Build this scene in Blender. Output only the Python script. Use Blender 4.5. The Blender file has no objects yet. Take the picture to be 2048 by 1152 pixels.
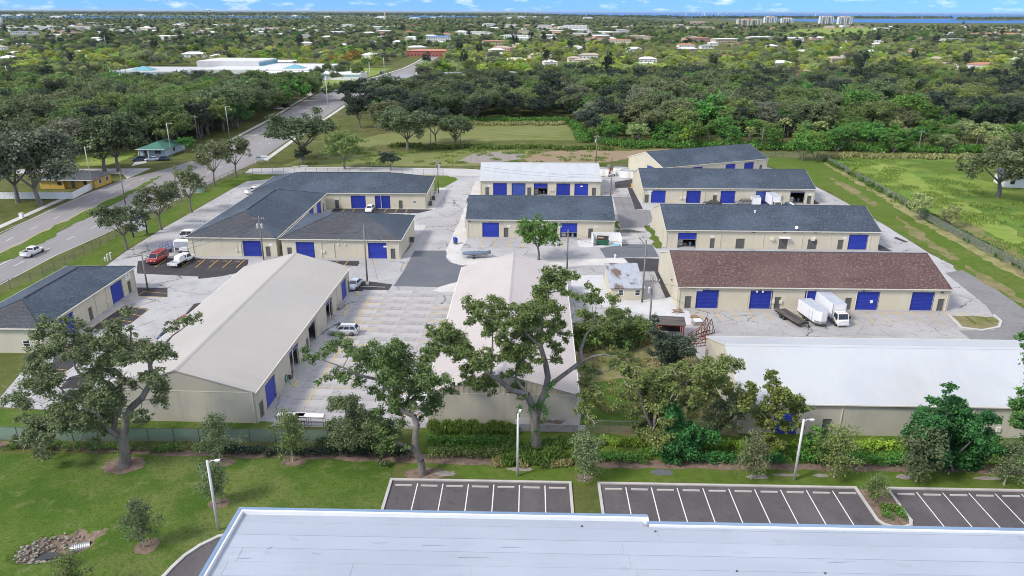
# Aerial view of a light-industrial storage park; units are metres, z up, the drone hovers at (0, 0, 48) looking along +y.
import bpy, bmesh, math, random
import numpy as np
from mathutils import Matrix, Vector

SC = bpy.context.scene
COL = SC.collection
rad = math.radians

# ---------------------------------------------------------------- camera
cd = bpy.data.cameras.new('drone_camera')
cd.sensor_width = 36.0
cd.lens = 36.0 * 1480 / 2048
cd.clip_start = 0.5
cd.clip_end = 300000
cam = bpy.data.objects.new('drone_camera', cd)
COL.objects.link(cam)
cam.matrix_world = Matrix.Translation((0, 0, 48)) @ (Matrix.Rotation(rad(90 - 20.488), 4, 'X') @ Matrix.Rotation(rad(0.22), 4, 'Z'))
SC.camera = cam

# ---------------------------------------------------------------- sky, sun, exposure
SUN_EL, SUN_AZ = rad(44), math.atan2(-0.88, -0.47)      # azimuth measured from +y towards +x
W = bpy.data.worlds.new('World')
SC.world = W
W.use_nodes = True
nt = W.node_tree
L = nt.links.new
for n in list(nt.nodes):
    nt.nodes.remove(n)
wn = nt.nodes.new
out = wn('ShaderNodeOutputWorld'); bg = wn('ShaderNodeBackground')
sky = wn('ShaderNodeTexSky'); sky.sky_type = 'NISHITA'; sky.sun_disc = False
sky.sun_elevation = SUN_EL; sky.sun_rotation = SUN_AZ % (2 * math.pi)
sky.altitude = 0; sky.air_density = 1.0; sky.dust_density = 0.15; sky.ozone_density = 2.5
tint = wn('ShaderNodeMix'); tint.data_type = 'RGBA'; tint.blend_type = 'MULTIPLY'
tint.inputs[0].default_value = 1.0
tint.inputs[7].default_value = (0.42, 0.60, 0.80, 1)
# small fair-weather clouds low over the horizon
tc = wn('ShaderNodeTexCoord'); mp = wn('ShaderNodeMapping'); mp.inputs['Scale'].default_value = (26, 26, 95)
nz = wn('ShaderNodeTexNoise'); nz.inputs['Scale'].default_value = 1.0; nz.inputs['Detail'].default_value = 6; nz.inputs['Roughness'].default_value = 0.62
cr = wn('ShaderNodeValToRGB'); cr.color_ramp.elements[0].position = 0.53; cr.color_ramp.elements[1].position = 0.75
cr.color_ramp.elements[1].color = (0.75, 0.75, 0.75, 1)
cl = wn('ShaderNodeMix'); cl.data_type = 'RGBA'
cl.inputs[7].default_value = (4.2, 4.6, 5.0, 1)
# look the sky up a little above each direction: the air over the bay is clear and blue down to the horizon
geo = wn('ShaderNodeTexCoord'); sx_ = wn('ShaderNodeSeparateXYZ'); cx_ = wn('ShaderNodeCombineXYZ'); ml_ = wn('ShaderNodeMath'); ml_.operation = 'MULTIPLY_ADD'; ml_.inputs[1].default_value = 0.8; ml_.inputs[2].default_value = 0.2
L(geo.outputs['Generated'], sx_.inputs[0]); L(sx_.outputs[0], cx_.inputs[0]); L(sx_.outputs[1], cx_.inputs[1]); L(sx_.outputs[2], ml_.inputs[0]); L(ml_.outputs[0], cx_.inputs[2]); L(cx_.outputs[0], sky.inputs[0])
L(sky.outputs[0], tint.inputs[6]); L(tc.outputs['Generated'], mp.inputs[0]); L(mp.outputs[0], nz.inputs[0])
L(nz.outputs[0], cr.inputs[0]); L(cr.outputs[0], cl.inputs[0]); L(tint.outputs[2], cl.inputs[6])
# broken cloud deck above the view, added to whiten the ambient light
dz = wn('ShaderNodeMath'); dz.operation = 'MAXIMUM'; dz.inputs[1].default_value = 0.02; L(sx_.outputs[2], dz.inputs[0])
dv = wn('ShaderNodeVectorMath'); dv.operation = 'DIVIDE'; cb3 = wn('ShaderNodeCombineXYZ')
for i in range(3): L(dz.outputs[0], cb3.inputs[i])
L(geo.outputs['Generated'], dv.inputs[0]); L(cb3.outputs[0], dv.inputs[1])
dn = wn('ShaderNodeTexNoise'); dn.inputs['Scale'].default_value = 0.9; dn.inputs['Detail'].default_value = 7; L(dv.outputs[0], dn.inputs[0])
dr = wn('ShaderNodeMapRange'); dr.inputs[1].default_value = 0.42; dr.inputs[2].default_value = 0.56; L(dn.outputs[0], dr.inputs[0])
fd = wn('ShaderNodeMapRange'); fd.inputs[1].default_value = 0.06; fd.inputs[2].default_value = 0.22; L(sx_.outputs[2], fd.inputs[0])
dm = wn('ShaderNodeMath'); dm.operation = 'MULTIPLY'; L(dr.outputs[0], dm.inputs[0]); L(fd.outputs[0], dm.inputs[1])
deck = wn('ShaderNodeMix'); deck.data_type = 'RGBA'; deck.inputs[7].default_value = (5.2, 5.2, 5.25, 1)
L(dm.outputs[0], deck.inputs[0]); L(cl.outputs[2], deck.inputs[6]); L(deck.outputs[2], bg.inputs[0]); L(bg.outputs[0], out.inputs[0])
bg.inputs[1].default_value = 0.15

sd = bpy.data.lights.new('sun', 'SUN'); sd.energy = 2.0; sd.angle = rad(12.0); sd.color = (1.0, 0.93, 0.82)
sun = bpy.data.objects.new('sun', sd); COL.objects.link(sun)
to_sun = Vector((math.sin(SUN_AZ) * math.cos(SUN_EL), math.cos(SUN_AZ) * math.cos(SUN_EL), math.sin(SUN_EL)))
sun.rotation_euler = to_sun.to_track_quat('Z', 'Y').to_euler()
vs = SC.view_settings
vs.view_transform = 'Standard'; vs.look = 'None'; vs.exposure = 0.93; vs.gamma = 1.0; vs.use_curve_mapping = False
SC.cycles.use_denoising = True; SC.cycles.denoising_input_passes = 'RGB_ALBEDO_NORMAL'; SC.cycles.denoising_prefilter = 'ACCURATE'
SC.cycles.pixel_filter_type = 'BLACKMAN_HARRIS'; SC.cycles.filter_width = 1.0
SC.cycles.max_bounces = 6; SC.cycles.diffuse_bounces = 3; SC.cycles.glossy_bounces = 2
SC.cycles.transparent_max_bounces = 10; SC.cycles.transmission_bounces = 3; SC.cycles.volume_bounces = 0
SC.cycles.sample_clamp_indirect = 4.0

# ---------------------------------------------------------------- helpers
class MB:
    """collects faces and links them as one mesh object"""
    def __init__(s): s.v = []; s.f = []; s.m = []
    def face(s, pts, mi=0):
        n = len(s.v); s.v.extend([tuple(p) for p in pts]); s.f.append(tuple(range(n, n + len(pts)))); s.m.append(mi); return s
    def add(s, vs, fs, mi=0):
        n = len(s.v); s.v.extend([tuple(p) for p in vs])
        for f in fs: s.f.append(tuple(i + n for i in f)); s.m.append(mi)
        return s
    def box(s, x0, x1, y0, y1, z0, z1, mi=0, rz=0.0, c=None):
        vs = [(x0,y0,z0),(x1,y0,z0),(x1,y1,z0),(x0,y1,z0),(x0,y0,z1),(x1,y0,z1),(x1,y1,z1),(x0,y1,z1)]
        if rz:
            cx, cy = c or ((x0+x1)/2, (y0+y1)/2); a, b = math.cos(rz), math.sin(rz)
            vs = [(cx+(x-cx)*a-(y-cy)*b, cy+(x-cx)*b+(y-cy)*a, z) for x, y, z in vs]
        return s.add(vs, [(0,3,2,1),(4,5,6,7),(0,1,5,4),(1,2,6,5),(2,3,7,6),(3,0,4,7)], mi)
    def prism(s, poly, z0, z1, mi=0, bottom=True):
        n = len(poly); vs = [(x,y,z0) for x,y in poly] + [(x,y,z1) for x,y in poly]
        fs = [tuple(range(n, 2*n))] + [(i,(i+1)%n,n+(i+1)%n,n+i) for i in range(n)]
        if bottom: fs.append(tuple(range(n-1,-1,-1)))
        return s.add(vs, fs, mi)
    def tube(s, a, b, r0, r1=None, n=6, mi=0, cap=True):
        r1 = r0 if r1 is None else r1
        a, b = Vector(a), Vector(b); d = b - a
        if d.length < 1e-6: return s
        d.normalize(); u = d.orthogonal().normalized(); w = d.cross(u); vs = []
        for p, r in ((a, r0), (b, r1)):
            for i in range(n):
                t = 2*math.pi*i/n; vs.append(p + u*(math.cos(t)*r) + w*(math.sin(t)*r))
        fs = [(i,(i+1)%n,n+(i+1)%n,n+i) for i in range(n)]
        if cap: fs += [tuple(range(n-1,-1,-1)), tuple(range(n,2*n))]
        return s.add(vs, fs, mi)
    def path(s, pts, r, n=6, mi=0):
        for i in range(len(pts)-1): s.tube(pts[i], pts[i+1], r, r, n, mi)
        return s
    def loft(s, rings, mi=0, cap=True):
        n = len(rings[0]); vs = [p for r in rings for p in r]; fs = []
        for k in range(len(rings)-1):
            for i in range(n): fs.append((k*n+i, k*n+(i+1)%n, (k+1)*n+(i+1)%n, (k+1)*n+i))
        if cap: fs += [tuple(range(n-1,-1,-1)), tuple(range((len(rings)-1)*n, len(rings)*n))]
        return s.add(vs, fs, mi)
    def mesh(s, name, mats, smooth=False):
        me = bpy.data.meshes.new(name); me.from_pydata(s.v, [], s.f)
        for m in (mats if isinstance(mats, (list, tuple)) else [mats]): me.materials.append(m)
        if any(s.m): me.polygons.foreach_set('material_index', s.m)
        if smooth: me.polygons.foreach_set('use_smooth', [True]*len(s.f))
        me.update(); return me
    def build(s, name, mats, parent=None, smooth=False, kind=None):
        return link(name, s.mesh(name, mats, smooth), parent, kind=kind)

def link(name, me, parent=None, loc=(0,0,0), rz=0.0, kind=None):
    o = bpy.data.objects.new(name, me); COL.objects.link(o); o.parent = parent
    o.location = loc; o.rotation_euler = (0, 0, rz)
    if kind: o['kind'] = kind
    return o

def tag(o, label, cat, group=None):
    o['label'] = label; o['category'] = cat
    if group: o['group'] = group
    return o

def thing(name, label, cat, loc=(0,0,0), rz=0.0, group=None):
    return tag(link(name, None, None, (loc[0], loc[1], loc[2] if len(loc) > 2 else 0), rz), label, cat, group)

def dup(o, loc=None, rz=None, label=None, parent=None, scale=None):
    c = o.copy(); COL.objects.link(c); c.parent = parent
    if loc is not None: c.location = (loc[0], loc[1], loc[2] if len(loc) > 2 else 0)
    if rz is not None: c.rotation_euler = (0, 0, rz)
    if scale is not None: c.scale = scale
    if label: c['label'] = label
    for ch in o.children: dup(ch, parent=c)
    return c

def recolor(o, frm, to):
    """swap one material for another on a copy and its parts (meshes stay shared)"""
    for q in [o] + list(o.children_recursive):
        for s in q.material_slots:
            if s.material == frm: s.link = 'OBJECT'; s.material = to

# ---------------------------------------------------------------- procedural materials
def _m(name):
    m = bpy.data.materials.new(name); m.use_nodes = True
    t = m.node_tree; b = t.nodes['Principled BSDF']
    return m, t, b

def c4(c): return (c[0], c[1], c[2], 1.0)

def mixc(t, fac, a, b, mode='MIX'):
    n = t.nodes.new('ShaderNodeMix'); n.data_type = 'RGBA'; n.blend_type = mode
    for i, v in ((0, fac), (6, a), (7, b)):
        if hasattr(v, 'node') or hasattr(v, 'is_linked'): t.links.new(v, n.inputs[i])
        else: n.inputs[i].default_value = v if i == 0 else c4(v)
    return n.outputs[2]

def noise(t, co, scale, detail=4, rough=0.55, lo=0.35, hi=0.65, stretch=None):
    if stretch:
        mp = t.nodes.new('ShaderNodeMapping'); mp.inputs['Scale'].default_value = stretch
        t.links.new(co, mp.inputs[0]); co = mp.outputs[0]
    n = t.nodes.new('ShaderNodeTexNoise'); n.inputs['Scale'].default_value = scale
    n.inputs['Detail'].default_value = detail; n.inputs['Roughness'].default_value = rough
    t.links.new(co, n.inputs[0])
    r = t.nodes.new('ShaderNodeMapRange'); r.inputs[1].default_value = lo; r.inputs[2].default_value = hi
    t.links.new(n.outputs[0], r.inputs[0])
    return r.outputs[0]

def mat(name, base, layers=(), rough=0.8, metal=0.0, bump=None, cracks=None, spec=0.3, rnd=0.0, coat=0.0):
    """base colour + noise layers (scale, colour, amount, lo, hi[, stretch]); bump (scale, strength); cracks (scale, width, colour)"""
    m, t, b = _m(name)
    co = t.nodes.new('ShaderNodeTexCoord').outputs['Object']
    col = None; cur = base
    for ly in layers:
        f = noise(t, co, ly[0], lo=ly[3], hi=ly[4], stretch=ly[5] if len(ly) > 5 else None)
        mu = t.nodes.new('ShaderNodeMath'); mu.operation = 'MULTIPLY'; mu.inputs[1].default_value = ly[2]
        t.links.new(f, mu.inputs[0]); cur = mixc(t, mu.outputs[0], cur, ly[1])
    if cracks:
        dn = t.nodes.new('ShaderNodeTexNoise'); dn.inputs['Scale'].default_value = 0.9; dn.inputs['Detail'].default_value = 5
        t.links.new(co, dn.inputs[0])
        ad = t.nodes.new('ShaderNodeVectorMath'); ad.operation = 'MULTIPLY_ADD'; ad.inputs[1].default_value = (1.6, 1.6, 0)
        t.links.new(dn.outputs[1], ad.inputs[0]); t.links.new(co, ad.inputs[2])
        vo = t.nodes.new('ShaderNodeTexVoronoi'); vo.feature = 'DISTANCE_TO_EDGE'; vo.inputs['Scale'].default_value = cracks[0]
        t.links.new(ad.outputs[0], vo.inputs[0])
        r = t.nodes.new('ShaderNodeMapRange'); r.inputs[1].default_value = cracks[1]*0.3; r.inputs[2].default_value = cracks[1]; r.inputs[3].default_value = 1; r.inputs[4].default_value = 0
        t.links.new(vo.outputs[0], r.inputs[0])
        # break the network up so that only some of the cracks show
        br = noise(t, co, 0.16, lo=0.42, hi=0.6)
        mu = t.nodes.new('ShaderNodeMath'); mu.operation = 'MULTIPLY'; t.links.new(r.outputs[0], mu.inputs[0]); t.links.new(br, mu.inputs[1])
        cur = mixc(t, mu.outputs[0], cur, cracks[2])
    if rnd:
        oi = t.nodes.new('ShaderNodeObjectInfo')
        mr = t.nodes.new('ShaderNodeMapRange'); mr.inputs[3].default_value = 1-rnd; mr.inputs[4].default_value = 1+rnd*0.6
        t.links.new(oi.outputs['Random'], mr.inputs[0])
        cb = t.nodes.new('ShaderNodeCombineColor')
        for i in range(3): t.links.new(mr.outputs[0], cb.inputs[i])
        cur = mixc(t, 1.0, cur, cb.outputs[0], 'MULTIPLY')
    if isinstance(cur, tuple): b.inputs['Base Color'].default_value = c4(cur)
    else: t.links.new(cur, b.inputs['Base Color'])
    b.inputs['Roughness'].default_value = rough; b.inputs['Metallic'].default_value = metal
    b.inputs['Specular IOR Level'].default_value = spec
    if coat: b.inputs['Coat Weight'].default_value = coat; b.inputs['Coat Roughness'].default_value = 0.08
    if bump:
        n = t.nodes.new('ShaderNodeTexNoise'); n.inputs['Scale'].default_value = bump[0]; n.inputs['Detail'].default_value = 6
        t.links.new(co, n.inputs[0])
        bp = t.nodes.new('ShaderNodeBump'); bp.inputs['Strength'].default_value = bump[1]; bp.inputs['Distance'].default_value = 0.05
        t.links.new(n.outputs[0], bp.inputs['Height']); t.links.new(bp.outputs[0], b.inputs['Normal'])
    return m

def shingle_mat(name, c1, c2, c3, flecks):
    """asphalt shingles: courses of tabs with blotchy granules"""
    m, t, b = _m(name)
    co = t.nodes.new('ShaderNodeTexCoord').outputs['Object']
    sx = t.nodes.new('ShaderNodeSeparateXYZ'); t.links.new(co, sx.inputs[0])
    ad = t.nodes.new('ShaderNodeMath'); ad.operation = 'ADD'; t.links.new(sx.outputs[0], ad.inputs[0]); t.links.new(sx.outputs[1], ad.inputs[1])
    mz = t.nodes.new('ShaderNodeMath'); mz.operation = 'MULTIPLY'; mz.inputs[1].default_value = 3.1; t.links.new(sx.outputs[2], mz.inputs[0])
    cb = t.nodes.new('ShaderNodeCombineXYZ'); t.links.new(ad.outputs[0], cb.inputs[0]); t.links.new(mz.outputs[0], cb.inputs[1])
    bk = t.nodes.new('ShaderNodeTexBrick'); t.links.new(cb.outputs[0], bk.inputs[0])
    bk.inputs['Scale'].default_value = 1.0; bk.inputs['Brick Width'].default_value = 0.85; bk.inputs['Row Height'].default_value = 0.30
    bk.inputs['Mortar Size'].default_value = 0.05; bk.inputs['Bias'].default_value = -0.1
    bk.inputs['Color1'].default_value = c4(c1); bk.inputs['Color2'].default_value = c4(c2); bk.inputs['Mortar'].default_value = c4(tuple(x*0.55 for x in c1))
    f = noise(t, co, 1.9, 5, 0.75, 0.42, 0.60)
    cur = mixc(t, f, bk.outputs[0], c3)
    f2 = noise(t, co, 2.6, 4, 0.8, 0.54, 0.64)
    mu = t.nodes.new('ShaderNodeMath'); mu.operation = 'MULTIPLY'; mu.inputs[1].default_value = 0.75; t.links.new(f2, mu.inputs[0])
    cur = mixc(t, mu.outputs[0], cur, flecks)
    f3 = noise(t, co, 0.12, 3, 0.6, 0.45, 0.65)
    mu = t.nodes.new('ShaderNodeMath'); mu.operation = 'MULTIPLY'; mu.inputs[1].default_value = 0.25; t.links.new(f3, mu.inputs[0])
    cur = mixc(t, mu.outputs[0], cur, tuple(x*1.35 for x in c2))
    t.links.new(cur, b.inputs['Base Color']); b.inputs['Roughness'].default_value = 0.88; b.inputs['Specular IOR Level'].default_value = 0.2
    bp = t.nodes.new('ShaderNodeBump'); bp.inputs['Strength'].default_value = 0.5; bp.inputs['Distance'].default_value = 0.04
    t.links.new(f, bp.inputs['Height']); t.links.new(bp.outputs[0], b.inputs['Normal'])
    return m

def leaf_mat(name, dark, light, trans=0.3, var=0.25):
    """leaves: tint attribute per leaf, small shift per tree"""
    m, t, b = _m(name)
    at = t.nodes.new('ShaderNodeAttribute'); at.attribute_name = 'tint'
    cur = mixc(t, at.outputs['Fac'], dark, light)
    oi = t.nodes.new('ShaderNodeObjectInfo')
    mr = t.nodes.new('ShaderNodeMapRange'); mr.inputs[3].default_value = 1-var; mr.inputs[4].default_value = 1+var
    t.links.new(oi.outputs['Random'], mr.inputs[0])
    hs = t.nodes.new('ShaderNodeHueSaturation'); t.links.new(cur, hs.inputs['Color']); t.links.new(mr.outputs[0], hs.inputs['Value'])
    hm = t.nodes.new('ShaderNodeMapRange'); hm.inputs[3].default_value = 0.525; hm.inputs[4].default_value = 0.475
    wr = t.nodes.new('ShaderNodeMath'); wr.operation = 'FRACT'; ml = t.nodes.new('ShaderNodeMath'); ml.operation = 'MULTIPLY'; ml.inputs[1].default_value = 7.31
    t.links.new(oi.outputs['Random'], ml.inputs[0]); t.links.new(ml.outputs[0], wr.inputs[0]); t.links.new(wr.outputs[0], hm.inputs[0]); t.links.new(hm.outputs[0], hs.inputs['Hue'])
    b.inputs['Roughness'].default_value = 0.55; b.inputs['Specular IOR Level'].default_value = 0.25
    t.links.new(hs.outputs[0], b.inputs['Base Color'])
    tr = t.nodes.new('ShaderNodeBsdfTranslucent'); t.links.new(hs.outputs[0], tr.inputs[0])
    mx = t.nodes.new('ShaderNodeMixShader'); mx.inputs[0].default_value = trans
    o = t.nodes['Material Output']
    t.links.new(b.outputs[0], mx.inputs[1]); t.links.new(tr.outputs[0], mx.inputs[2]); t.links.new(mx.outputs[0], o.inputs[0])
    return m

def glass_mat(name, col=(0.02, 0.03, 0.04)):
    return mat(name, col, rough=0.06, spec=0.8)

def mesh_fence_mat(name, col, dens):
    m, t, b = _m(name)
    b.inputs['Base Color'].default_value = c4(col); b.inputs['Metallic'].default_value = 0.2; b.inputs['Roughness'].default_value = 0.6
    tr = t.nodes.new('ShaderNodeBsdfTransparent'); mx = t.nodes.new('ShaderNodeMixShader'); mx.inputs[0].default_value = dens
    o = t.nodes['Material Output']
    t.links.new(tr.outputs[0], mx.inputs[1]); t.links.new(b.outputs[0], mx.inputs[2]); t.links.new(mx.outputs[0], o.inputs[0])
    return m

M = {}
M['cream'] = mat('cream_stucco', (0.573, 0.533, 0.423), [(0.25, (0.478, 0.438, 0.340), 0.5, 0.4, 0.7), (1.2, (0.421, 0.390, 0.313), 0.35, 0.55, 0.75, (1, 1, 0.15))], 0.9, bump=(14, 0.15))
M['cream2'] = mat('weathered_stucco', (0.497, 0.469, 0.396), [(0.22, (0.386, 0.368, 0.322), 0.6, 0.42, 0.66), (0.9, (0.331, 0.313, 0.276), 0.5, 0.52, 0.74, (1, 1, 0.12))], 0.9, bump=(10, 0.15))
M['panel'] = mat('plain_tan_panel', (0.44, 0.415, 0.355), [(0.4, (0.38, 0.36, 0.31), 0.5, 0.42, 0.66, (1, 1, 0.25))], 0.7)
M['siding'] = mat('tan_metal_siding', (0.504, 0.456, 0.360), [(0.5, (0.432, 0.384, 0.300), 0.6, 0.4, 0.7, (1, 1, 0.2))], 0.55, spec=0.4)
M['trim'] = mat('cream_trim', (0.66, 0.63, 0.55), [(0.7, (0.5, 0.47, 0.4), 0.4, 0.45, 0.7)], 0.6)
M['shingle'] = shingle_mat('slate_blue_shingle', (0.052, 0.072, 0.099), (0.091, 0.116, 0.151), (0.039, 0.054, 0.076), (0.130, 0.151, 0.177))
M['shingle2'] = shingle_mat('weathered_grey_shingle', (0.058, 0.070, 0.089), (0.093, 0.104, 0.120), (0.066, 0.062, 0.066), (0.132, 0.132, 0.132))
M['shingle_brown'] = shingle_mat('red_brown_shingle', (0.118, 0.074, 0.069), (0.143, 0.091, 0.083), (0.088, 0.052, 0.050), (0.275, 0.209, 0.187))
M['ridge'] = mat('dark_ridge_vent', (0.048, 0.061, 0.080), rough=0.8)
M['roof_white'] = mat('white_coated_metal_roof', (0.452, 0.474, 0.494), [(0.12, (0.411, 0.432, 0.466), 0.7, 0.4, 0.65), (0.7, (0.481, 0.481, 0.481), 0.5, 0.5, 0.7, (1, 0.08, 1)), (0.08, (0.377, 0.364, 0.343), 0.35, 0.55, 0.75)], 0.42, spec=0.4, bump=(1.2, 0.12))
M['roof_dull'] = mat('dull_coated_metal_roof', (0.396, 0.373, 0.348), [(0.10, (0.361, 0.346, 0.326), 0.7, 0.4, 0.65), (0.6, (0.422, 0.390, 0.352), 0.5, 0.5, 0.7, (0.08, 1, 1)), (0.07, (0.344, 0.310, 0.271), 0.4, 0.55, 0.75)], 0.5, spec=0.3, bump=(1.2, 0.1))
M['roof_pink'] = mat('faded_cream_metal_roof', (0.449, 0.407, 0.388), [(0.15, (0.405, 0.361, 0.340), 0.6, 0.4, 0.66), (0.5, (0.362, 0.319, 0.298), 0.45, 0.55, 0.75, (0.1, 1, 1))], 0.5, spec=0.35, bump=(1.2, 0.1))
M['roof_grey'] = mat('grey_galvalume_roof', (0.44, 0.46, 0.48), [(0.6, (0.36, 0.38, 0.40), 0.5, 0.42, 0.66, (1, 0.1, 1))], 0.4, spec=0.5)
M['roof_rust'] = mat('rusting_galvanised_roof', (0.42, 0.45, 0.52), [(0.5, (0.15, 0.095, 0.07), 0.95, 0.47, 0.56, (1, 0.45, 1)), (2.0, (0.25, 0.22, 0.22), 0.5, 0.5, 0.7, (1, 0.2, 1))], 0.32, metal=0.55)
M['blue'] = mat('cobalt_blue_door_paint', (0.021, 0.041, 0.338), [(1.4, (0.027, 0.056, 0.413), 0.6, 0.45, 0.65, (0.3, 1, 3)), (0.7, (0.018, 0.031, 0.250), 0.5, 0.5, 0.7)], 0.45, spec=0.4, rnd=0.18)
M['blue_faded'] = mat('faded_blue_door_paint', (0.06, 0.10, 0.36), [(1.0, (0.035, 0.06, 0.30), 0.8, 0.4, 0.65, (0.3, 1, 3))], 0.6)
M['door_grey'] = mat('charcoal_door_paint', (0.10, 0.10, 0.10), [(2.0, (0.13, 0.125, 0.12), 0.5, 0.4, 0.7)], 0.6)
M['dark'] = mat('dark_interior', (0.02, 0.02, 0.022), [(0.8, (0.06, 0.055, 0.05), 0.8, 0.5, 0.7)], 0.9)
M['white'] = mat('white_paint', (0.78, 0.78, 0.78), [(0.8, (0.66, 0.66, 0.65), 0.5, 0.45, 0.7)], 0.5, spec=0.4)
M['steel'] = mat('galvanised_steel', (0.42, 0.43, 0.44), [(3.0, (0.30, 0.30, 0.31), 0.5, 0.4, 0.7)], 0.4, metal=0.6)
M['steel_dark'] = mat('dull_dark_steel', (0.10, 0.10, 0.10), [(3.0, (0.16, 0.15, 0.14), 0.6, 0.4, 0.7)], 0.6, metal=0.3)
M['black'] = mat('black_plastic', (0.018, 0.018, 0.02), rough=0.5)
M['rubber'] = mat('tyre_rubber', (0.02, 0.02, 0.021), [(6.0, (0.04, 0.038, 0.035), 0.5, 0.4, 0.7)], 0.85)
M['rust'] = mat('rusted_steel', (0.13, 0.045, 0.032), [(2.5, (0.22, 0.085, 0.05), 0.7, 0.4, 0.65)], 0.85)
M['wood_pole'] = mat('weathered_pole_wood', (0.22, 0.20, 0.18), [(3.0, (0.13, 0.115, 0.10), 0.7, 0.4, 0.65, (1, 1, 0.05))], 0.9)
M['wood'] = mat('pallet_wood', (0.33, 0.22, 0.13), [(3.0, (0.22, 0.14, 0.09), 0.7, 0.4, 0.65)], 0.9)
M['deck'] = mat('weathered_deck_plank', (0.075, 0.065, 0.06), [(2.0, (0.15, 0.13, 0.12), 0.6, 0.42, 0.68, (0.15, 1, 1))], 0.9, rnd=0.35)
M['pole_white'] = mat('pale_concrete_pole', (0.62, 0.62, 0.62), [(1.2, (0.5, 0.5, 0.5), 0.5, 0.4, 0.7)], 0.7)
M['pole_metal'] = mat('pale_light_pole', (0.48, 0.48, 0.48), rough=0.5, metal=0.2)
M['concrete'] = mat('yard_concrete', (0.385, 0.38, 0.39), [(0.04, (0.30, 0.29, 0.295), 0.8, 0.42, 0.60), (0.22, (0.25, 0.24, 0.24), 0.7, 0.52, 0.70), (0.9, (0.19, 0.18, 0.18), 0.5, 0.60, 0.74, (1, 0.3, 1)), (1.6, (0.44, 0.435, 0.44), 0.4, 0.45, 0.65)], 0.9, bump=(6, 0.15), cracks=(0.13, 0.014, (0.07, 0.07, 0.07)))
M['slab'] = mat('old_parking_slab', (0.380, 0.366, 0.366), [(0.12, (0.266, 0.252, 0.252), 0.85, 0.42, 0.64), (0.9, (0.209, 0.195, 0.190), 0.65, 0.54, 0.72, (0.35, 1, 1)), (3.0, (0.427, 0.418, 0.418), 0.35, 0.45, 0.65)], 0.9, bump=(6, 0.2), cracks=(0.3, 0.012, (0.095, 0.090, 0.090)), rnd=0.06)
M['cracked'] = mat('cracked_parking_concrete', (0.351, 0.342, 0.337), [(0.10, (0.275, 0.266, 0.261), 0.8, 0.42, 0.62), (0.8, (0.228, 0.214, 0.204), 0.6, 0.54, 0.72), (2.2, (0.408, 0.399, 0.394), 0.35, 0.45, 0.65)], 0.9, bump=(6, 0.2), cracks=(0.22, 0.012, (0.085, 0.081, 0.081)))
M['walk'] = mat('sidewalk_concrete', (0.50, 0.49, 0.48), [(0.3, (0.41, 0.40, 0.39), 0.7, 0.42, 0.66), (2.5, (0.36, 0.35, 0.34), 0.4, 0.52, 0.7)], 0.9)
M['kerb'] = mat('kerb_concrete', (0.468, 0.450, 0.432), [(0.8, (0.360, 0.342, 0.324), 0.6, 0.45, 0.7), (4, (0.540, 0.522, 0.504), 0.4, 0.45, 0.7)], 0.9)
M['shell'] = mat('crushed_shell', (0.552, 0.534, 0.515), [(3.5, (0.331, 0.313, 0.294), 0.7, 0.52, 0.66), (0.25, (0.442, 0.423, 0.405), 0.6, 0.42, 0.64)], 0.95, bump=(9, 0.5))
M['whitesand'] = mat('white_crushed_stone', (0.511, 0.511, 0.518), [(0.4, (0.444, 0.444, 0.451), 0.7, 0.45, 0.65), (5, (0.371, 0.371, 0.371), 0.5, 0.58, 0.72)], 0.95, bump=(9, 0.4))
M['asphalt_new'] = mat('fresh_black_asphalt', (0.038, 0.034, 0.040), [(0.4, (0.065, 0.06, 0.066), 0.6, 0.45, 0.68), (9, (0.08, 0.075, 0.08), 0.5, 0.5, 0.7)], 0.85, bump=(18, 0.2))
M['asphalt_mid'] = mat('blue_grey_asphalt', (0.105, 0.115, 0.135), [(0.25, (0.14, 0.145, 0.16), 0.6, 0.42, 0.66), (3, (0.16, 0.16, 0.17), 0.4, 0.5, 0.7)], 0.88, bump=(18, 0.2))
M['asphalt_old'] = mat('old_grey_asphalt', (0.20, 0.195, 0.20), [(0.2, (0.155, 0.15, 0.155), 0.7, 0.42, 0.64), (1.5, (0.25, 0.245, 0.25), 0.5, 0.48, 0.7), (0.9, (0.11, 0.105, 0.105), 0.6, 0.6, 0.75)], 0.9, bump=(18, 0.2), cracks=(0.2, 0.007, (0.08, 0.08, 0.08)))
M['asphalt_lot'] = mat('purple_grey_lot_asphalt', (0.090, 0.083, 0.090), [(0.3, (0.113, 0.101, 0.108), 0.7, 0.42, 0.64), (2.2, (0.071, 0.064, 0.071), 0.6, 0.5, 0.7), (9, (0.137, 0.127, 0.127), 0.4, 0.56, 0.7)  , (0.7, (0.057, 0.051, 0.057), 0.55, 0.60, 0.70), (0.15, (0.148, 0.137, 0.142), 0.5, 0.52, 0.66, (1, 0.3, 1))], 0.88, bump=(18, 0.25))
M['road'] = mat('highway_asphalt', (0.235, 0.225, 0.225), [(0.10, (0.190, 0.180, 0.185), 0.7, 0.4, 0.62, (1, 0.15, 1)), (1.0, (0.290, 0.280, 0.280), 0.5, 0.48, 0.7, (1, 0.12, 1))], 0.9, bump=(18, 0.15))
M['road_pale'] = mat('pale_street_concrete', (0.43, 0.42, 0.42), [(0.15, (0.35, 0.34, 0.34), 0.6, 0.4, 0.65), (1.2, (0.49, 0.48, 0.48), 0.4, 0.45, 0.65)], 0.9)
M['yellow'] = mat('worn_yellow_paint', (0.62, 0.40, 0.045), [(4, (0.42, 0.34, 0.20), 0.8, 0.5, 0.7)], 0.8)
M['white_line'] = mat('white_road_paint', (0.72, 0.72, 0.72), [(4, (0.5, 0.5, 0.5), 0.7, 0.5, 0.72)], 0.8)
M['orange_num'] = mat('faded_orange_paint', (0.50, 0.27, 0.16), rough=0.8)
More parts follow.
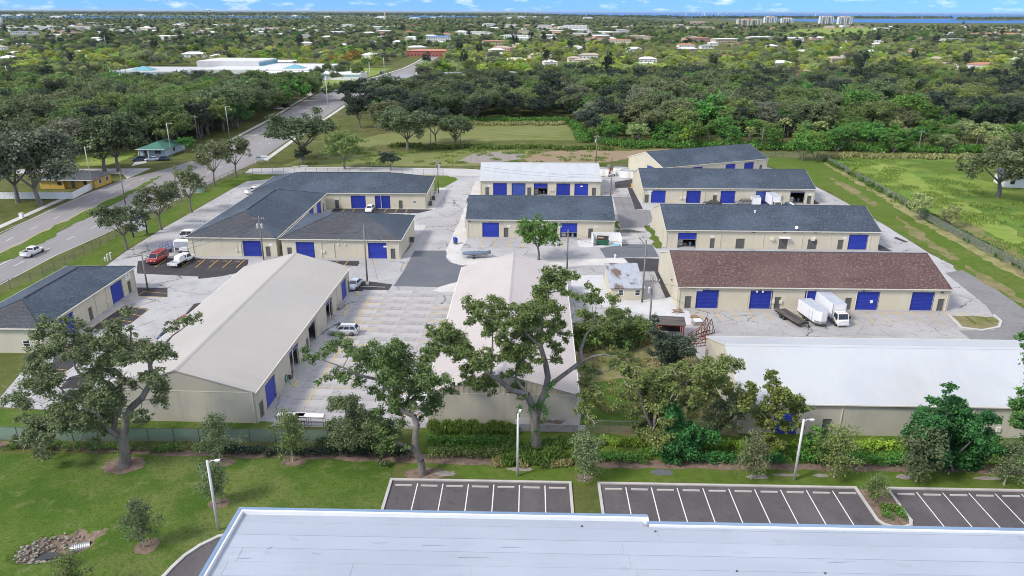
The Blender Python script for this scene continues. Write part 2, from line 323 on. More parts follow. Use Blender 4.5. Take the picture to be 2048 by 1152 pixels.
M['grass'] = mat('rough_grass', (0.106, 0.119, 0.038), [(0.03, (0.162, 0.140, 0.072), 0.8, 0.45, 0.66), (0.2, (0.064, 0.089, 0.024), 0.8, 0.44, 0.62), (1.5, (0.178, 0.162, 0.085), 0.5, 0.55, 0.72), (6, (0.043, 0.060, 0.017), 0.5, 0.5, 0.7)], 1.0, bump=(5, 0.6), spec=0.05)
M['lawn'] = mat('mown_lawn', (0.084, 0.135, 0.025), [(0.045, (0.133, 0.158, 0.051), 0.9, 0.44, 0.58), (0.16, (0.046, 0.100, 0.013), 0.9, 0.47, 0.60), (0.6, (0.158, 0.174, 0.070), 0.65, 0.54, 0.68), (1.8, (0.048, 0.098, 0.014), 0.7, 0.5, 0.64), (5, (0.034, 0.066, 0.010), 0.7, 0.5, 0.64), (12, (0.162, 0.210, 0.066), 0.6, 0.52, 0.66)], 1.0, bump=(9, 1.0), spec=0.05)
M['verge'] = mat('green_verge', (0.092, 0.145, 0.025), [(0.15, (0.147, 0.160, 0.053), 0.7, 0.45, 0.66), (1.0, (0.065, 0.114, 0.017), 0.7, 0.45, 0.65), (6, (0.046, 0.080, 0.016), 0.5, 0.5, 0.7)], 1.0, bump=(7, 0.6), spec=0.05)
M['meadow'] = mat('tall_bright_meadow', (0.129, 0.212, 0.038), [(0.045, (0.216, 0.253, 0.054), 0.8, 0.45, 0.6), (0.12, (0.070, 0.132, 0.030), 0.85, 0.46, 0.62), (0.6, (0.226, 0.212, 0.093), 0.5, 0.54, 0.7), (3, (0.053, 0.105, 0.022), 0.6, 0.48, 0.66)], 1.0, bump=(3, 0.9), spec=0.05)
M['park'] = mat('bright_park_grass', (0.19, 0.26, 0.055), [(0.05, (0.26, 0.29, 0.09), 0.7, 0.45, 0.65), (0.3, (0.14, 0.20, 0.04), 0.6, 0.45, 0.65)], 1.0, spec=0.05)  # brighter, yellower green than the lawn
M['dirt'] = mat('reddish_dirt', (0.255, 0.189, 0.126), [(0.12, (0.204, 0.184, 0.099), 0.7, 0.45, 0.64), (0.8, (0.306, 0.248, 0.180), 0.6, 0.45, 0.66), (4, (0.153, 0.120, 0.077), 0.5, 0.5, 0.7)], 1.0, bump=(5, 0.6), spec=0.05)
M['drygrass'] = mat('dry_yard_grass', (0.209, 0.182, 0.094), [(0.25, (0.110, 0.143, 0.039), 0.9, 0.42, 0.60), (0.6, (0.286, 0.220, 0.132), 0.6, 0.5, 0.68), (3, (0.132, 0.110, 0.055), 0.5, 0.5, 0.7)], 1.0, bump=(6, 0.7), spec=0.05)
M['field'] = mat('tan_mown_field', (0.175, 0.187, 0.075), [(0.08, (0.132, 0.163, 0.046), 0.8, 0.42, 0.62, (0.3, 1, 1)), (0.5, (0.217, 0.221, 0.099), 0.6, 0.46, 0.66, (0.3, 1, 1)), (3, (0.098, 0.114, 0.038), 0.5, 0.5, 0.7)], 1.0, bump=(4, 0.6), spec=0.05)
M['straw'] = mat('straw_strip', (0.255, 0.233, 0.112), [(0.4, (0.145, 0.157, 0.056), 0.9, 0.45, 0.62), (2.5, (0.306, 0.285, 0.152), 0.5, 0.48, 0.68)], 1.0, bump=(6, 0.7), spec=0.05)
M['mulch'] = mat('pine_mulch', (0.21, 0.155, 0.125), [(1.5, (0.13, 0.085, 0.065), 0.8, 0.45, 0.62), (6, (0.34, 0.29, 0.25), 0.6, 0.54, 0.7)], 1.0, bump=(9, 0.8), spec=0.05)
M['sandpatch'] = mat('pale_sand_patch', (0.273, 0.248, 0.229), [(1.0, (0.186, 0.161, 0.136), 0.7, 0.45, 0.65)], 1.0, bump=(8, 0.4), spec=0.05)
M['rock'] = mat('pale_rip_rap', (0.302, 0.281, 0.238), [(1.2, (0.158, 0.144, 0.115), 0.7, 0.45, 0.65)], 0.95, bump=(5, 0.6), rnd=0.3)
M['water'] = mat('bay_water', (0.012, 0.13, 0.38), [(0.0006, (0.015, 0.17, 0.46), 0.7, 0.4, 0.6, (0.3, 1, 1)), (0.004, (0.01, 0.10, 0.30), 0.5, 0.45, 0.65, (0.25, 1, 1))], 0.6, spec=0.1)
M['dark_water'] = mat('ditch_water', (0.03, 0.028, 0.026), rough=0.1, spec=0.6)
M['bark'] = mat('grey_oak_bark', (0.194, 0.175, 0.161), [(2.0, (0.107, 0.092, 0.083), 0.7, 0.42, 0.62, (1, 1, 0.3)), (0.7, (0.272, 0.258, 0.243), 0.5, 0.5, 0.68)], 0.95, bump=(6, 0.8))
M['bark_dark'] = mat('dark_bark', (0.10, 0.085, 0.075), [(2.0, (0.06, 0.05, 0.045), 0.7, 0.42, 0.62, (1, 1, 0.3))], 0.95, bump=(6, 0.8))
M['twig'] = mat('bleached_dead_limb', (0.42, 0.39, 0.36), [(2.0, (0.28, 0.26, 0.24), 0.6, 0.42, 0.62)], 0.95)
M['glass'] = glass_mat('dark_window_glass')
M['glass_car'] = glass_mat('vehicle_glass', (0.015, 0.02, 0.026))
M['yellow_post'] = mat('yellow_bollard_paint', (0.75, 0.50, 0.02), rough=0.5)
M['tpo'] = mat('white_membrane', (0.350, 0.390, 0.460), [(0.06, (0.308, 0.344, 0.410), 0.8, 0.40, 0.62), (0.25, (0.385, 0.424, 0.494), 0.5, 0.45, 0.66, (0.3, 1, 1)), (0.9, (0.280, 0.310, 0.360), 0.55, 0.58, 0.74, (0.35, 1, 1)), (4.5, (0.210, 0.223, 0.243), 0.6, 0.66, 0.74), (0.35, (0.252, 0.265, 0.285), 0.5, 0.64, 0.74)], 0.5, spec=0.35, bump=(1.1, 0.3), rnd=0.05)
M['coping'] = mat('blue_grey_coping', (0.22, 0.32, 0.46), [(0.4, (0.19, 0.28, 0.41), 0.6, 0.4, 0.65)], 0.35, metal=0.3)

# ================================================================ the setting: ground, roads, lots
SOFT = {'verge', 'meadow', 'field', 'straw', 'dirt', 'sandpatch', 'drygrass', 'mulch', 'park', 'shell', 'whitesand'}
def ragged(poly, amp, seed):
    """break straight edges of natural ground into uneven ones"""
    r = random.Random(seed); o = []
    for i in range(len(poly)):
        (x0, y0), (x1, y1) = poly[i], poly[(i+1) % len(poly)]; d = math.hypot(x1-x0, y1-y0); n = max(1, min(60, int(d/(1.2+.004*abs(y0))))); a = min(amp, d*.07)
        for k in range(n): t = k/n; o.append((x0+(x1-x0)*t+r.uniform(-a, a)*(k > 0), y0+(y1-y0)*t+r.uniform(-a, a)*(k > 0)))
    return o
def sheet(name, poly, z, m, parent=None):
    nm = next((k for k, v in M.items() if v == m), '')
    if nm in SOFT: poly = ragged(poly, {'shell': .25, 'whitesand': .3, 'mulch': .25, 'sandpatch': .3}.get(nm, .7), len(poly)*7)
    o = MB().face([(x, y, z) for x, y in poly]).build(name, m, parent)
    if parent is None: o['kind'] = 'structure'
    return o

def xf(org, yaw):
    a, b = math.cos(rad(yaw)), math.sin(rad(yaw))
    return lambda u, v: (org[0] + u*a - v*b, org[1] + u*b + v*a)

PIT = (-49.0, -38.0, 53.0, 62.5)           # opening in the ground for the drainage pit
def framed(name, x0, x1, y0, y1, z, m):
    a, b, c, d = PIT
    mb = MB()
    for q in ((x0, x1, y0, c), (x0, x1, d, y1), (x0, a, c, d), (b, x1, c, d)):
        mb.face([(q[0], q[2], z), (q[1], q[2], z), (q[1], q[3], z), (q[0], q[3], z)])
    return mb.build(name, m, kind='structure')
framed('ground', -90000, 90000, -2000, 160000, 0.0, M['grass'])
framed('lawn', -110, -13.2, 10, 73.2, 0.004, M['lawn'])

# drainage pit: a hollow in the lawn, drawn as real terrain
def pit_z(x, y):
    a = rad(24); cx, cy = -43.4, 57.6
    u = (x-cx)*math.cos(a) + (y-cy)*math.sin(a); v = -(x-cx)*math.sin(a) + (y-cy)*math.cos(a)
    d = math.sqrt((u/3.4)**2 + (v/1.9)**2)
    return -1.15*max(0.0, min(1.0, (1.25-d)/0.8))**1.3, d
mb = MB(); N = 44; rr = random.Random(5)
a, b, c, d = PIT
for j in range(N+1):
    for i in range(N+1):
        x = a+(b-a)*i/N; y = c+(d-c)*j/N; z, dd = pit_z(x, y)
        mb.v.append((x, y, 0.004 + z + (rr.uniform(-.05, .05) if dd < 1.25 else 0)))
for j in range(N):
    for i in range(N):
        k = j*(N+1)+i; mb.f.append((k, k+1, k+N+2, k+N+1))
        x = a+(b-a)*(i+.5)/N; y = c+(d-c)*(j+.5)/N; dd = pit_z(x, y)[1] + 0.12*math.sin(3*x)*math.cos(2.3*y)
        mb.m.append(1 if dd < 1.02 or (x > -41.5 and x < -39.8 and abs(y-(59.4+.25*(x+41))) < .45) else 0)
mb.build('drainage_hollow', [M['lawn'], M['mulch']], kind='structure')
sheet('ditch_water', [(-44.6+1.5*math.cos(t*.4)*(1+.1*math.sin(5*t)), 57.1+.55*math.sin(t*.4)+.3*math.cos(t*.4)) for t in range(16)], -0.86, M['dark_water'])

sheet('hedge_bed', [(-62, 74.9), (-40, 72.9), (-22, 72.4), (-5, 71.2), (6, 71.4), (14, 70.6), (30, 70.6), (62, 69.8), (62, 71.6), (30, 72.0), (14, 72.4), (-10, 73.4), (-36, 74.0), (-62, 76.0)], 0.010, M['mulch'])
sheet('green_strip', [(-66, 77.3), (-30, 76.7), (-29.5, 80.5), (-52, 82.4), (-66, 83.4)], 0.007, M['lawn'])
sheet('rear_grass_strip', [(-12, 69), (62, 66), (62, 78), (9, 79), (-12, 79)], 0.006, M['verge'])
for i, (x, y, rx, ry) in enumerate([(-43.6, 71.0, 2.3, 1.7), (-9.5, 69.6, 2.4, 1.2), (-24.8, 71.8, 1.4, .8), (-33.0, 71.7, 1.7, .9), (-30.4, 64.2, 1.1, .9), (-34.8, 57.6, 1.1, 1.2), (8.0, 68.9, 1.0, .8)]):
    sheet('mulch_ring', [(x+rx*math.cos(t*.314)*(1+.08*math.sin(3*t+i)), y+ry*math.sin(t*.314)*(1+.1*math.cos(2*t+i))) for t in range(20)], 0.016, M['mulch'])
for x, y, rx, ry, m in [(1.0, 70.5, 1.5, .4, 'sandpatch'), (27.2, 69.2, 1.3, .4, 'sandpatch'), (30.5, 69.6, 1.5, .25, 'sandpatch'), (34.3, 69.5, .9, .35, 'sandpatch'), (43.4, 69.3, .9, .5, 'sandpatch'), (52.5, 69.1, 1.6, .35, 'sandpatch'), (16.8, 70.0, 1.3, .6, 'asphalt_mid'), (-7.3, 69.6, 1.2, .5, 'sandpatch')]:
    sheet('bare_patch', [(x+rx*math.cos(t*.42)*(1+.2*math.sin(4*t)), y+ry*math.sin(t*.42)*(1+.2*math.cos(3*t))) for t in range(15)], 0.019, M[m])

# concrete yard of the storage park
sheet('concrete_yard', [(-59, 83.2), (-67, 84), (-70, 97), (-70, 128.2), (-80.8, 129), (-81.3, 140), (-82, 150), (-82, 166), (-80.2, 214), (-79.5, 219.3), (-75, 221.5), (-66, 221), (-66, 208), (-21.5, 207), (-17.0, 221), (-20.5, 229.3), (-9.5, 238), (-9.2, 226), (24, 224), (28, 236), (40, 240), (84, 246), (88.5, 230), (89.8, 207), (90.2, 192), (90.0, 173), (89, 150), (91, 128), (100, 108), (104, 92), (75, 93), (28, 96.5), (27, 104), (22, 110.5), (10.5, 112), (9.2, 79.2), (9, 77.2), (-10.3, 79.0), (-31.5, 79.6)], 0.005, M['concrete'])
sheet('side_street', [(-85.11,238.25),(-69.65,241.02),(-53.41,241.76),(-15.45,239.19),(-9.69,237.67),(-10.41,227.95),(-21.66,228.49),(-50.95,229.84),(-78.39,229.32),(-84.32,231.13)], 0.008, M['road_pale'])
sheet('verge', [(-94, 118), (-91.5, 128.5), (-89.6, 140), (-89.4, 156), (-88.4, 175), (-87.8, 204), (-86.6, 226.0), (-79, 230.0), (-22, 228.9), (-17.6, 225.5), (-16.6, 222.5), (-18.5, 217.5), (-21.6, 208.2), (-66, 208.6), (-66, 221.6), (-75, 222.2), (-80, 219.8), (-80.8, 214), (-82.6, 166), (-82.6, 150), (-81.6, 128), (-82, 98), (-88, 90)], 0.006, M['verge'])
sheet('meadow', [(101.7, 124), (102.2, 153), (102.8, 178), (105.5, 200), (107.2, 232), (108.5, 258), (118, 262), (150, 264), (185, 259), (200, 235), (196, 190), (175, 120)], 0.006, M['meadow'])
for q_, m_ in (([(119.3,246.41),(125.92,250.89),(127.37,232.01),(123.37,203.49),(119.7,177.95),(116.99,158.84),(109.81,147.97),(111.9,171.04),(114.37,195.81),(117.16,220.86)], 'park'), ([(130.63,248.36),(148.16,255.84),(163.04,249.0),(160.99,232.63),(147.33,211.34),(143.36,232.3)], 'verge'), ([(107.34,185.07),(112.2,177.84),(107.65,146.27),(99.59,133.95),(102.36,154.9)], 'drygrass')): sheet('grass_band', q_, {'park': 0.0115, 'verge': 0.0125, 'drygrass': 0.0135}[m_], M[m_])
for k_, q_ in enumerate(([(98.76,227.72),(99.88,215.77),(98.08,192.8),(95.57,191.67),(96.17,210.47)], [(97.07,182.43),(95.32,164.47),(93.0,146.09),(90.91,146.07),(91.96,162.41)], [(92.18,142.85),(92.81,133.87),(91.57,123.34),(89.7,120.44),(89.57,133.27)])): sheet('dry_band', q_, 0.0145, M['drygrass'])
sheet('fence_strip', [(88, 120), (89.8, 150), (90.3, 175), (90.8, 205), (89.5, 228), (86, 246), (80, 262), (108.4, 258), (107, 232), (105, 200), (102.4, 178), (101.6, 153), (101.2, 120), (106, 92), (103, 92), (96, 108)], 0.006, M['verge'])
sheet('straw_verge', [(98.4, 124), (98.6, 150), (99.8, 178), (102.4, 200), (104.2, 230), (105.5, 250), (107.8, 254), (106.6, 231), (104.6, 200), (102.1, 178), (101.2, 153), (101.0, 124)], 0.009, M['straw'])
sheet('bare_dirt', [(4.35,256.59),(9.05,268.33),(15.62,272.58),(28.72,274.96),(41.44,273.14),(59.16,278.84),(55.84,271.38),(45.52,264.13),(36.09,253.56),(27.97,249.82),(14.4,249.54),(5.95,250.26)], 0.006, M['dirt'])
sheet('sandy_track', [(-18.31,252.46),(-14.37,265.82),(-4.58,271.1),(4.49,266.23),(2.61,256.55),(-5.91,249.14),(-14.35,248.97)], 0.007, M['sandpatch'])
sheet('mown_field', [(-66.54,255.13),(-59.86,273.02),(-50.68,284.13),(-24.61,292.87),(6.95,297.24),(24.94,297.67),(27.24,321.5),(23.69,339.35),(-12.46,338.38),(-36.24,328.58),(-55.23,311.14),(-65.22,289.56)], 0.006, M['field'])
sheet('rough_field', [(-76.41,241.73),(-73.41,254.99),(-47.99,268.12),(-4.67,276.36),(6.47,274.48),(4.35,256.59),(-12.42,243.82),(-43.79,243.21)], 0.0055, M['field'])
sheet('yard_grass', [(9.4, 77.4), (9.3, 96), (10.6, 111), (14.5, 113.5), (21, 110), (25.5, 105), (27.4, 97.5), (27.4, 77.4)], 0.012, M['drygrass'])
sheet('yard_lawn', [(8.5,80.02),(9.36,86.33),(11.52,91.27),(15.89,92.79),(17.51,87.75),(16.87,81.89),(14.67,79.83)], 0.016, M['lawn'])
sheet('sand_pad', [(13.52,101.77),(14.4,105.42),(16.58,106.01),(17.26,103.6),(16.48,102.33),(15.45,101.43)], 0.017, M['sandpatch'])
sheet('dirt_pad', [(19.26,97.06),(19.79,99.4),(21.72,99.76),(22.02,97.42),(20.75,96.43)], 0.017, M['dirt'])
sheet('white_stone_yard', [(11.22,134.94),(17.71,135.89),(17.55,122.07),(23.32,122.62),(27.38,123.4),(28.98,124.66),(29.28,118.89),(30.32,117.3),(29.93,111.89),(28.52,111.46),(25.48,113.53),(20.99,116.76),(16.13,118.98),(13.79,123.5),(11.02,129.65)], 0.016, M['whitesand'])
# crushed shell strips beside the lanes
sheet('shell_strip', [(-11.15,220.68),(-9.79,220.71),(-8.7,201.32),(-12.31,201.26),(-11.6,176.04),(-10.19,160.25),(-11.19,151.65),(-10.5,147.49),(-9.04,142.27),(-10.0,141.31),(-12.13,142.87),(-13.68,146.78),(-14.2,151.61),(-13.67,162.99),(-12.83,176.02),(-12.04,196.61)], 0.016, M['shell'])
sheet('shell_island', [(-10.41,146.15),(-0.44,146.61),(7.82,145.05),(21.42,146.54),(23.25,146.23),(23.59,144.27),(22.95,142.65),(15.74,141.62),(5.1,140.56),(3.61,141.16),(-7.97,141.02),(-9.75,142.26)], 0.018, M['shell'])
sheet('shell_corner', [(-14.93,125.96),(-13.38,128.85),(-9.87,131.88),(-9.89,129.42),(-10.22,126.26)], 0.016, M['shell'])
sheet('shell_pad', [(14.46,158.25),(14.78,159.41),(18.78,159.08),(23.96,157.61),(23.39,154.99),(15.83,153.79),(14.56,154.14)], 0.019, M['whitesand'])
sheet('pale_walk', [(-23.13,144.35),(-20.57,170.49),(-21.14,171.36),(-23.3,171.33),(-22.59,162.87),(-22.34,151.5)], 0.010, M['walk'])
sheet('pale_walk', [(-22.35,186.68),(-21.63,202.9),(-21.62,211.69),(-19.1,211.08),(-19.06,202.34),(-20.18,185.68)], 0.010, M['walk'])
sheet('asphalt_junction', [(-20.88,150.99),(-13.74,151.26),(-13.84,146.78),(-12.79,143.5),(-10.41,141.46),(-7.97,141.02),(-2.42,140.47),(7.58,139.97),(10.12,132.94),(6.76,122.44),(-9.35,132.72),(-10.06,131.87),(-13.92,128.71),(-22.09,129.29),(-21.42,137.21)], 0.012, M['asphalt_mid'])
for k, p in enumerate([
    [(-74.66,139.3),(-76.39,143.38),(-71.77,145.4),(-54.24,144.62),(-53.38,141.74),(-53.2,136.54),(-56.23,134.17),(-59.79,132.71),(-60.45,134.12),(-72.95,135.72)],
    [(-69.26,127.97),(-63.54,127.77),(-61.54,123.19),(-66.93,123.63)], [(-67.1,119.06),(-62.13,117.5),(-62.26,111.2),(-63.82,108.95),(-67.73,108.91)],
    [(-68.43,100.16),(-67.38,103.92),(-62.13,104.53),(-62.61,100.74),(-63.1,93.66),(-64.93,93.65)], [(-55.47,119.88),(-53.84,120.85),(-53.5,117.13),(-53.74,112.75),(-54.9,112.74)],
    [(-46.17,183.26),(-46.22,186.83),(-20.36,186.19),(-23.78,182.35),(-44.16,182.79)], [(-37.78,144.17),(-31.27,143.93),(-30.95,140.75),(-33.62,141.03)],
    [(-29.96,132.77),(-22.39,130.09),(-22.7,126.13),(-29.63,126.57)], [(33.5,211.98),(34.87,212.33),(34.0,187.54),(31.83,186.99)],
    [(30.75,220.03),(36.84,224.4),(34.92,212.66),(29.96,211.6)], [(23.3,146.57),(31.24,146.17),(29.62,138.1),(24.87,138.04),(24.03,141.72)],
    [(28.13,138.08),(29.52,138.1),(28.96,124.16),(27.52,123.64)], [(81.18,157.61),(81.81,151.76),(78.85,152.08)], [(86.71,161.94),(87.9,162.76),(88.69,158.85),(87.71,158.45)], [(82.67,199.29),(82.41,193.64),(80.58,193.07)]]):
    sheet('asphalt_patch', p, 0.014, M['asphalt_new'])
sheet('alley_asphalt', [(27.86,200.74),(32.58,200.81),(31.83,186.99),(35.64,186.53),(34.68,176.71),(31.57,169.91),(25.67,169.4)], 0.012, M['asphalt_old'])
sheet('alley_asphalt', [(19.02,153.11),(24.53,156.49),(30.82,156.2),(30.73,147.33),(19.46,146.69)], 0.012, M['asphalt_mid'])
sheet('east_lane', [(85.38,137.85),(89.89,139.71),(89.95,129.18),(88.79,119.03),(88.78,110.0),(83.51,102.4),(72.03,105.58),(72.14,109.64),(78.02,109.9),(81.16,113.01),(81.72,116.26),(83.14,120.61)], 0.012, M['asphalt_old'])
sheet('kerb_island', [(74.51,115.96),(81.24,115.59),(81.14,113.65),(79.51,111.54),(76.39,110.29),(73.71,111.28)], 0.02, M['drygrass'])
mb = MB(); ring = [(74.0,115.96),(73.12,110.66),(76.03,109.68),(79.46,110.93),(81.34,113.44),(81.76,116.04)]
for i in range(len(ring)-1):
    (x0, y0), (x1, y1) = ring[i], ring[i+1]; d = Vector((x1-x0, y1-y0)); n = Vector((-d.y, d.x)).normalized()*.18; e = d.normalized()*.1
    mb.prism([(x0-n.x-e.x, y0-n.y-e.y), (x1-n.x+e.x, y1-n.y+e.y), (x1+n.x+e.x, y1+n.y+e.y), (x0+n.x-e.x, y0+n.y-e.y)], 0, 0.15+.002*i)
mb.build('island_kerb', M['kerb'], kind='structure')
sheet('side_strip', [(31.67,171.23),(33.14,172.13),(33.0,159.65),(32.37,153.28),(31.17,153.26)], 0.012, M['verge'])
sheet('side_strip', [(25.6,177.99),(26.1,174.28),(24.47,156.49),(23.77,159.53)], 0.012, M['verge'])

# slabs of the lot between the two long metal buildings, each one a piece with open joints
lot = link('slab_lot', None); lot['kind'] = 'structure'
slab_me = MB().box(-2.28, 2.28, -1.55, 1.55, -0.05, 0.03).mesh('slab', M['slab'])
T = xf((-29.0, 79.7), -2.0); rr = random.Random(9)
for j in range(15):
    for i in range(4):
        x, y = T(2.33 + i*4.62, 1.7 + j*3.16)
        if j > 12 and i > 2: continue
        o = link('slab', slab_me, lot, (x, y, rr.uniform(-.004, .004)), rad(-2.0)); o.scale = (1, 1, 1)
def marks(name, segs, w, m, z, parent=None, lift=0.0):
    """painted stripes, one piece each"""
    for (x0, y0), (x1, y1) in segs:
        d = Vector((x1-x0, y1-y0)); n = Vector((-d.y, d.x)).normalized()*(w/2)
        o = MB().face([(x0-n.x, y0-n.y, z), (x1-n.x, y1-n.y, z), (x1+n.x, y1+n.y, z), (x0+n.x, y0+n.y, z)]).build(name, m, parent)
        if parent is None: o['kind'] = 'structure'
pr = lambda p: [(p[i], p[i+1]) for i in range(0, len(p), 2)]
marks('edge_line', [(T(2.15, 5), T(2.15, 44))], .13, M['yellow'], 0.042, lot)
marks('stall_line', [(T(2.2, v), T(6.6, v)) for v in (10, 12.8, 18.3, 21.1, 23.9, 29.5, 32.3, 35.1, 37.9, 40.7)], .11, M['yellow'], 0.042, lot)
marks('stall_line', [(T(13.6, v), T(18.2, v)) for v in (3, 5.8, 8.6, 11.4, 14.2, 17, 19.8, 22.6, 25.4, 28.2, 31, 33.8, 36.6, 39.4)], .11, M['yellow'], 0.042, lot)

# lot in front of the brown-roofed building
blot = sheet('cracked_lot', [(22.5, 112), (27, 104.5), (28.2, 97.4), (88, 96), (86, 110), (80.5, 117.2), (28.6, 118.2)], 0.011, M['cracked'])
T1 = xf((28.5, 118.9), -1.1)
u0 = [3.71,3.77]
marks('stall_line', [(T1(u0[0]+k*2.78, -1.15), T1(u0[0]+k*2.78, -5.6)) for k in range(18)], .12, M['yellow'], 0.020, blot)
marks('edge_line', [(T1(3.4, -1.0), T1(50, -1.0))], .1, M['yellow'], 0.021, blot)
# painted stalls elsewhere in the yard
marks('stall_line', pr([(-71.13,144.42),(-71.23,139.65),(-65.71,144.48),(-65.87,139.71),(-63.15,144.51),(-63.07,139.44),(-60.33,144.39),(-60.38,139.32),(-57.51,144.26),(-57.66,139.35),(-54.9,144.13),(-54.93,139.38),(-43.39,186.62),(-43.37,183.55),(-40.87,186.65),(-40.76,183.59),(-35.27,186.48),(-35.33,183.17),(-32.56,186.52),(-32.67,183.21),(-29.75,186.31),(-29.83,183.0),(-27.13,186.09),(-27.13,182.79),(-33.62,143.9),(-33.76,140.72),(-35.66,143.87),(-35.98,142.58),(-27.89,143.97),(-27.83,140.17),(-21.68,142.75),(-21.8,139.93),(-6.57,159.91),(-6.88,153.86),(-3.64,159.75),(-3.94,153.35),(-0.6,159.6),(-0.74,153.21),(2.43,159.25),(2.24,153.25),(11.16,158.98),(10.68,153.0)]), .13, M['yellow'], 0.022)
marks('edge_line', pr([(-67.03,126.16),(-67.99,102.28),(-66.85,125.78),(-62.39,124.94),(-66.96,123.51),(-61.57,123.07),(-66.36,118.6),(-61.92,117.04),(-66.55,115.88),(-61.79,114.39),(-66.63,113.05),(-61.64,111.62),(-66.55,110.34),(-62.64,109.16),(-67.74,101.57),(-64.85,100.72),(-65.28,94.74),(-62.89,94.29)]), .11, M['yellow'], 0.022)
marks('stall_line', pr([(-28.2,129.08),(-23.56,128.6)]), .12, M['white_line'], 0.022)
sheet('blue_paint_patch', [(-23.14,143.7),(-21.97,143.39),(-21.99,142.75),(-23.15,143.06)], 0.023, M['coping'])
def text_mesh(txt, size, m):
    cu = bpy.data.curves.new('t', 'FONT'); cu.body = txt; cu.size = size; cu.align_x = 'CENTER'; cu.extrude = 0.0
    o = bpy.data.objects.new('t', cu); COL.objects.link(o); dg = bpy.context.evaluated_depsgraph_get()
    me = bpy.data.meshes.new_from_object(o.evaluated_get(dg)); bpy.data.objects.remove(o); me.materials.clear(); me.materials.append(m); return me
for t_, p in zip(('70', '71', '74', '44'), [(-64.11,143.04),(-61.17,143.08),(-58.58,143.11),(-56.04,142.98)]):
    o = link('stall_number', text_mesh(t_, .95, M['orange_num']), None, (p[0], p[1], 0.024), rad(-1.5), kind='structure')

# ---------------------------------------------------------------- highway on the left
sheet('highway', [(-96.4, 60), (-95.6, 130), (-95.2, 146.5), (-93.4, 164), (-90.0, 210), (-88.6, 226.5), (-86.5, 250), (-88.5, 290), (-90.4, 352), (-93, 424), (-90, 470), (-86.6, 480), (-87, 548), (-80.5, 615), (-83.7, 770), (-82, 1000), (-70, 1300), (-86, 1300), (-97, 1000), (-95.1, 770), (-96, 690), (-104, 600), (-111, 548), (-121, 490), (-120.8, 477), (-118.7, 423), (-112, 352), (-109.9, 300), (-107.6, 283), (-107.3, 260), (-111, 240), (-117.6, 220), (-118.6, 205), (-118.8, 185), (-116.4, 160), (-113, 120), (-110, 60)], 0.008, M['road'])
sheet('median', [(-103.6, 60), (-103.2, 141), (-103.0, 156), (-104.5, 167), (-104.8, 182), (-106.5, 205), (-108.3, 226), (-109.3, 226), (-108.6, 205), (-108.6, 180), (-107.6, 158), (-107.0, 146), (-106.5, 60)], 0.06, M['verge'])
sheet('cross_street', [(-330, 470), (-330, 478), (-220, 492), (-117, 512), (-92, 512), (10, 520), (10, 508), (-92, 500), (-117, 496), (-220, 480)], 0.007, M['road_pale'])
sheet('side_road', [(-117, 222), (-117, 238), (-150, 236), (-220, 232), (-220, 226), (-150, 229), (-122, 229)], 0.0075, M['road_pale'])
sheet('left_boulevard', [(-520, 452), (-520, 466), (-330, 478), (-330, 462)], 0.007, M['road_pale'])
marks('lane_edge_line', [((-96.0, 60), (-95.2, 146.5)), ((-95.2, 146.5), (-92.9, 166)), ((-92.9, 166), (-89.6, 214)), ((-116.0, 130), (-117.6, 165)), ((-117.6, 165), (-118.0, 205)), ((-103.1, 60), (-102.7, 150))], .14, M['white_line'], 0.014)
marks('lane_dash', [((-99.5-.0*i + (y > 150)*(y-150)*.045, y), (-99.5 + (y > 150)*(y-150)*.045, y+3)) for i, y in enumerate(range(95, 260, 9))] + [((-112.2 - (y < 165)*(165-y)*-.02, y), (-112.4, y+3)) for y in range(130, 225, 9)], .13, M['white_line'], 0.0145)
marks('median_line', [((-107.4, 130), (-108.2, 158)), ((-108.2, 158), (-109.2, 180)), ((-109.2, 180), (-109.4, 205))], .14, M['yellow'], 0.0148)
marks('lane_dash', [((xo-.05*(y-280), y), (xo-.15-.05*(y-280), y+3.5)) for y in range(285, 470, 10) for xo in (-93.5, -97.2, -104.5)], .15, M['white_line'], 0.0146)
for pts in ([(-119.6, 100), (-120.4, 160), (-121.6, 192), (-121.2, 212)], [(-109.2, 262), (-110.5, 290), (-112, 305), (-114, 352), (-120.6, 423), (-123, 470)], [(-84.6, 252), (-86.5, 290), (-88.6, 352), (-91.2, 424)], [(-113, 552), (-106, 600), (-98, 690), (-97, 770), (-98.5, 900)], [(-85.5, 550), (-79, 615), (-82, 770)]):
    mb = MB()
    for i in range(len(pts)-1):
        (x0, y0), (x1, y1) = pts[i], pts[i+1]; mb.face([(x0-.9, y0, .06), (x0+.9, y0, .06), (x1+.9, y1, .06), (x1-.9, y1, .06)])
    mb.build('sidewalk', M['walk'], kind='structure')
sheet('house_driveway', [(-126.8,246.72),(-124.93,240.78),(-123.14,246.79),(-123.92,252.12),(-128.5,253.86)], 0.012, M['walk'])
sheet('park_lawn', [(-205, 496), (-120, 514), (-112, 570), (-108, 690), (-170, 690), (-230, 580)], 0.006, M['park'])
sheet('park_lawn', [(-330, 480), (-225, 494), (-240, 540), (-330, 530)], 0.006, M['park'])
sheet('park_lawn', [(-152.62,242.76),(-161.74,270.79),(-158.37,281.68),(-136.42,271.35),(-132.42,253.78),(-134.6,241.42)], 0.006, M['park'])
sheet('golf_green', [(582.93,1706.57),(896.95,2450.89),(1174.38,2734.98),(1250.61,2749.43),(1100.47,2350.8),(747.05,1658.46),(646.93,1646.55)], 0.02, M['park'])
sheet('golf_green', [(1018.53,2008.69),(1396.36,2692.36),(1558.15,2898.9),(1189.85,2132.91),(975.89,1830.69)], 0.02, M['park'])

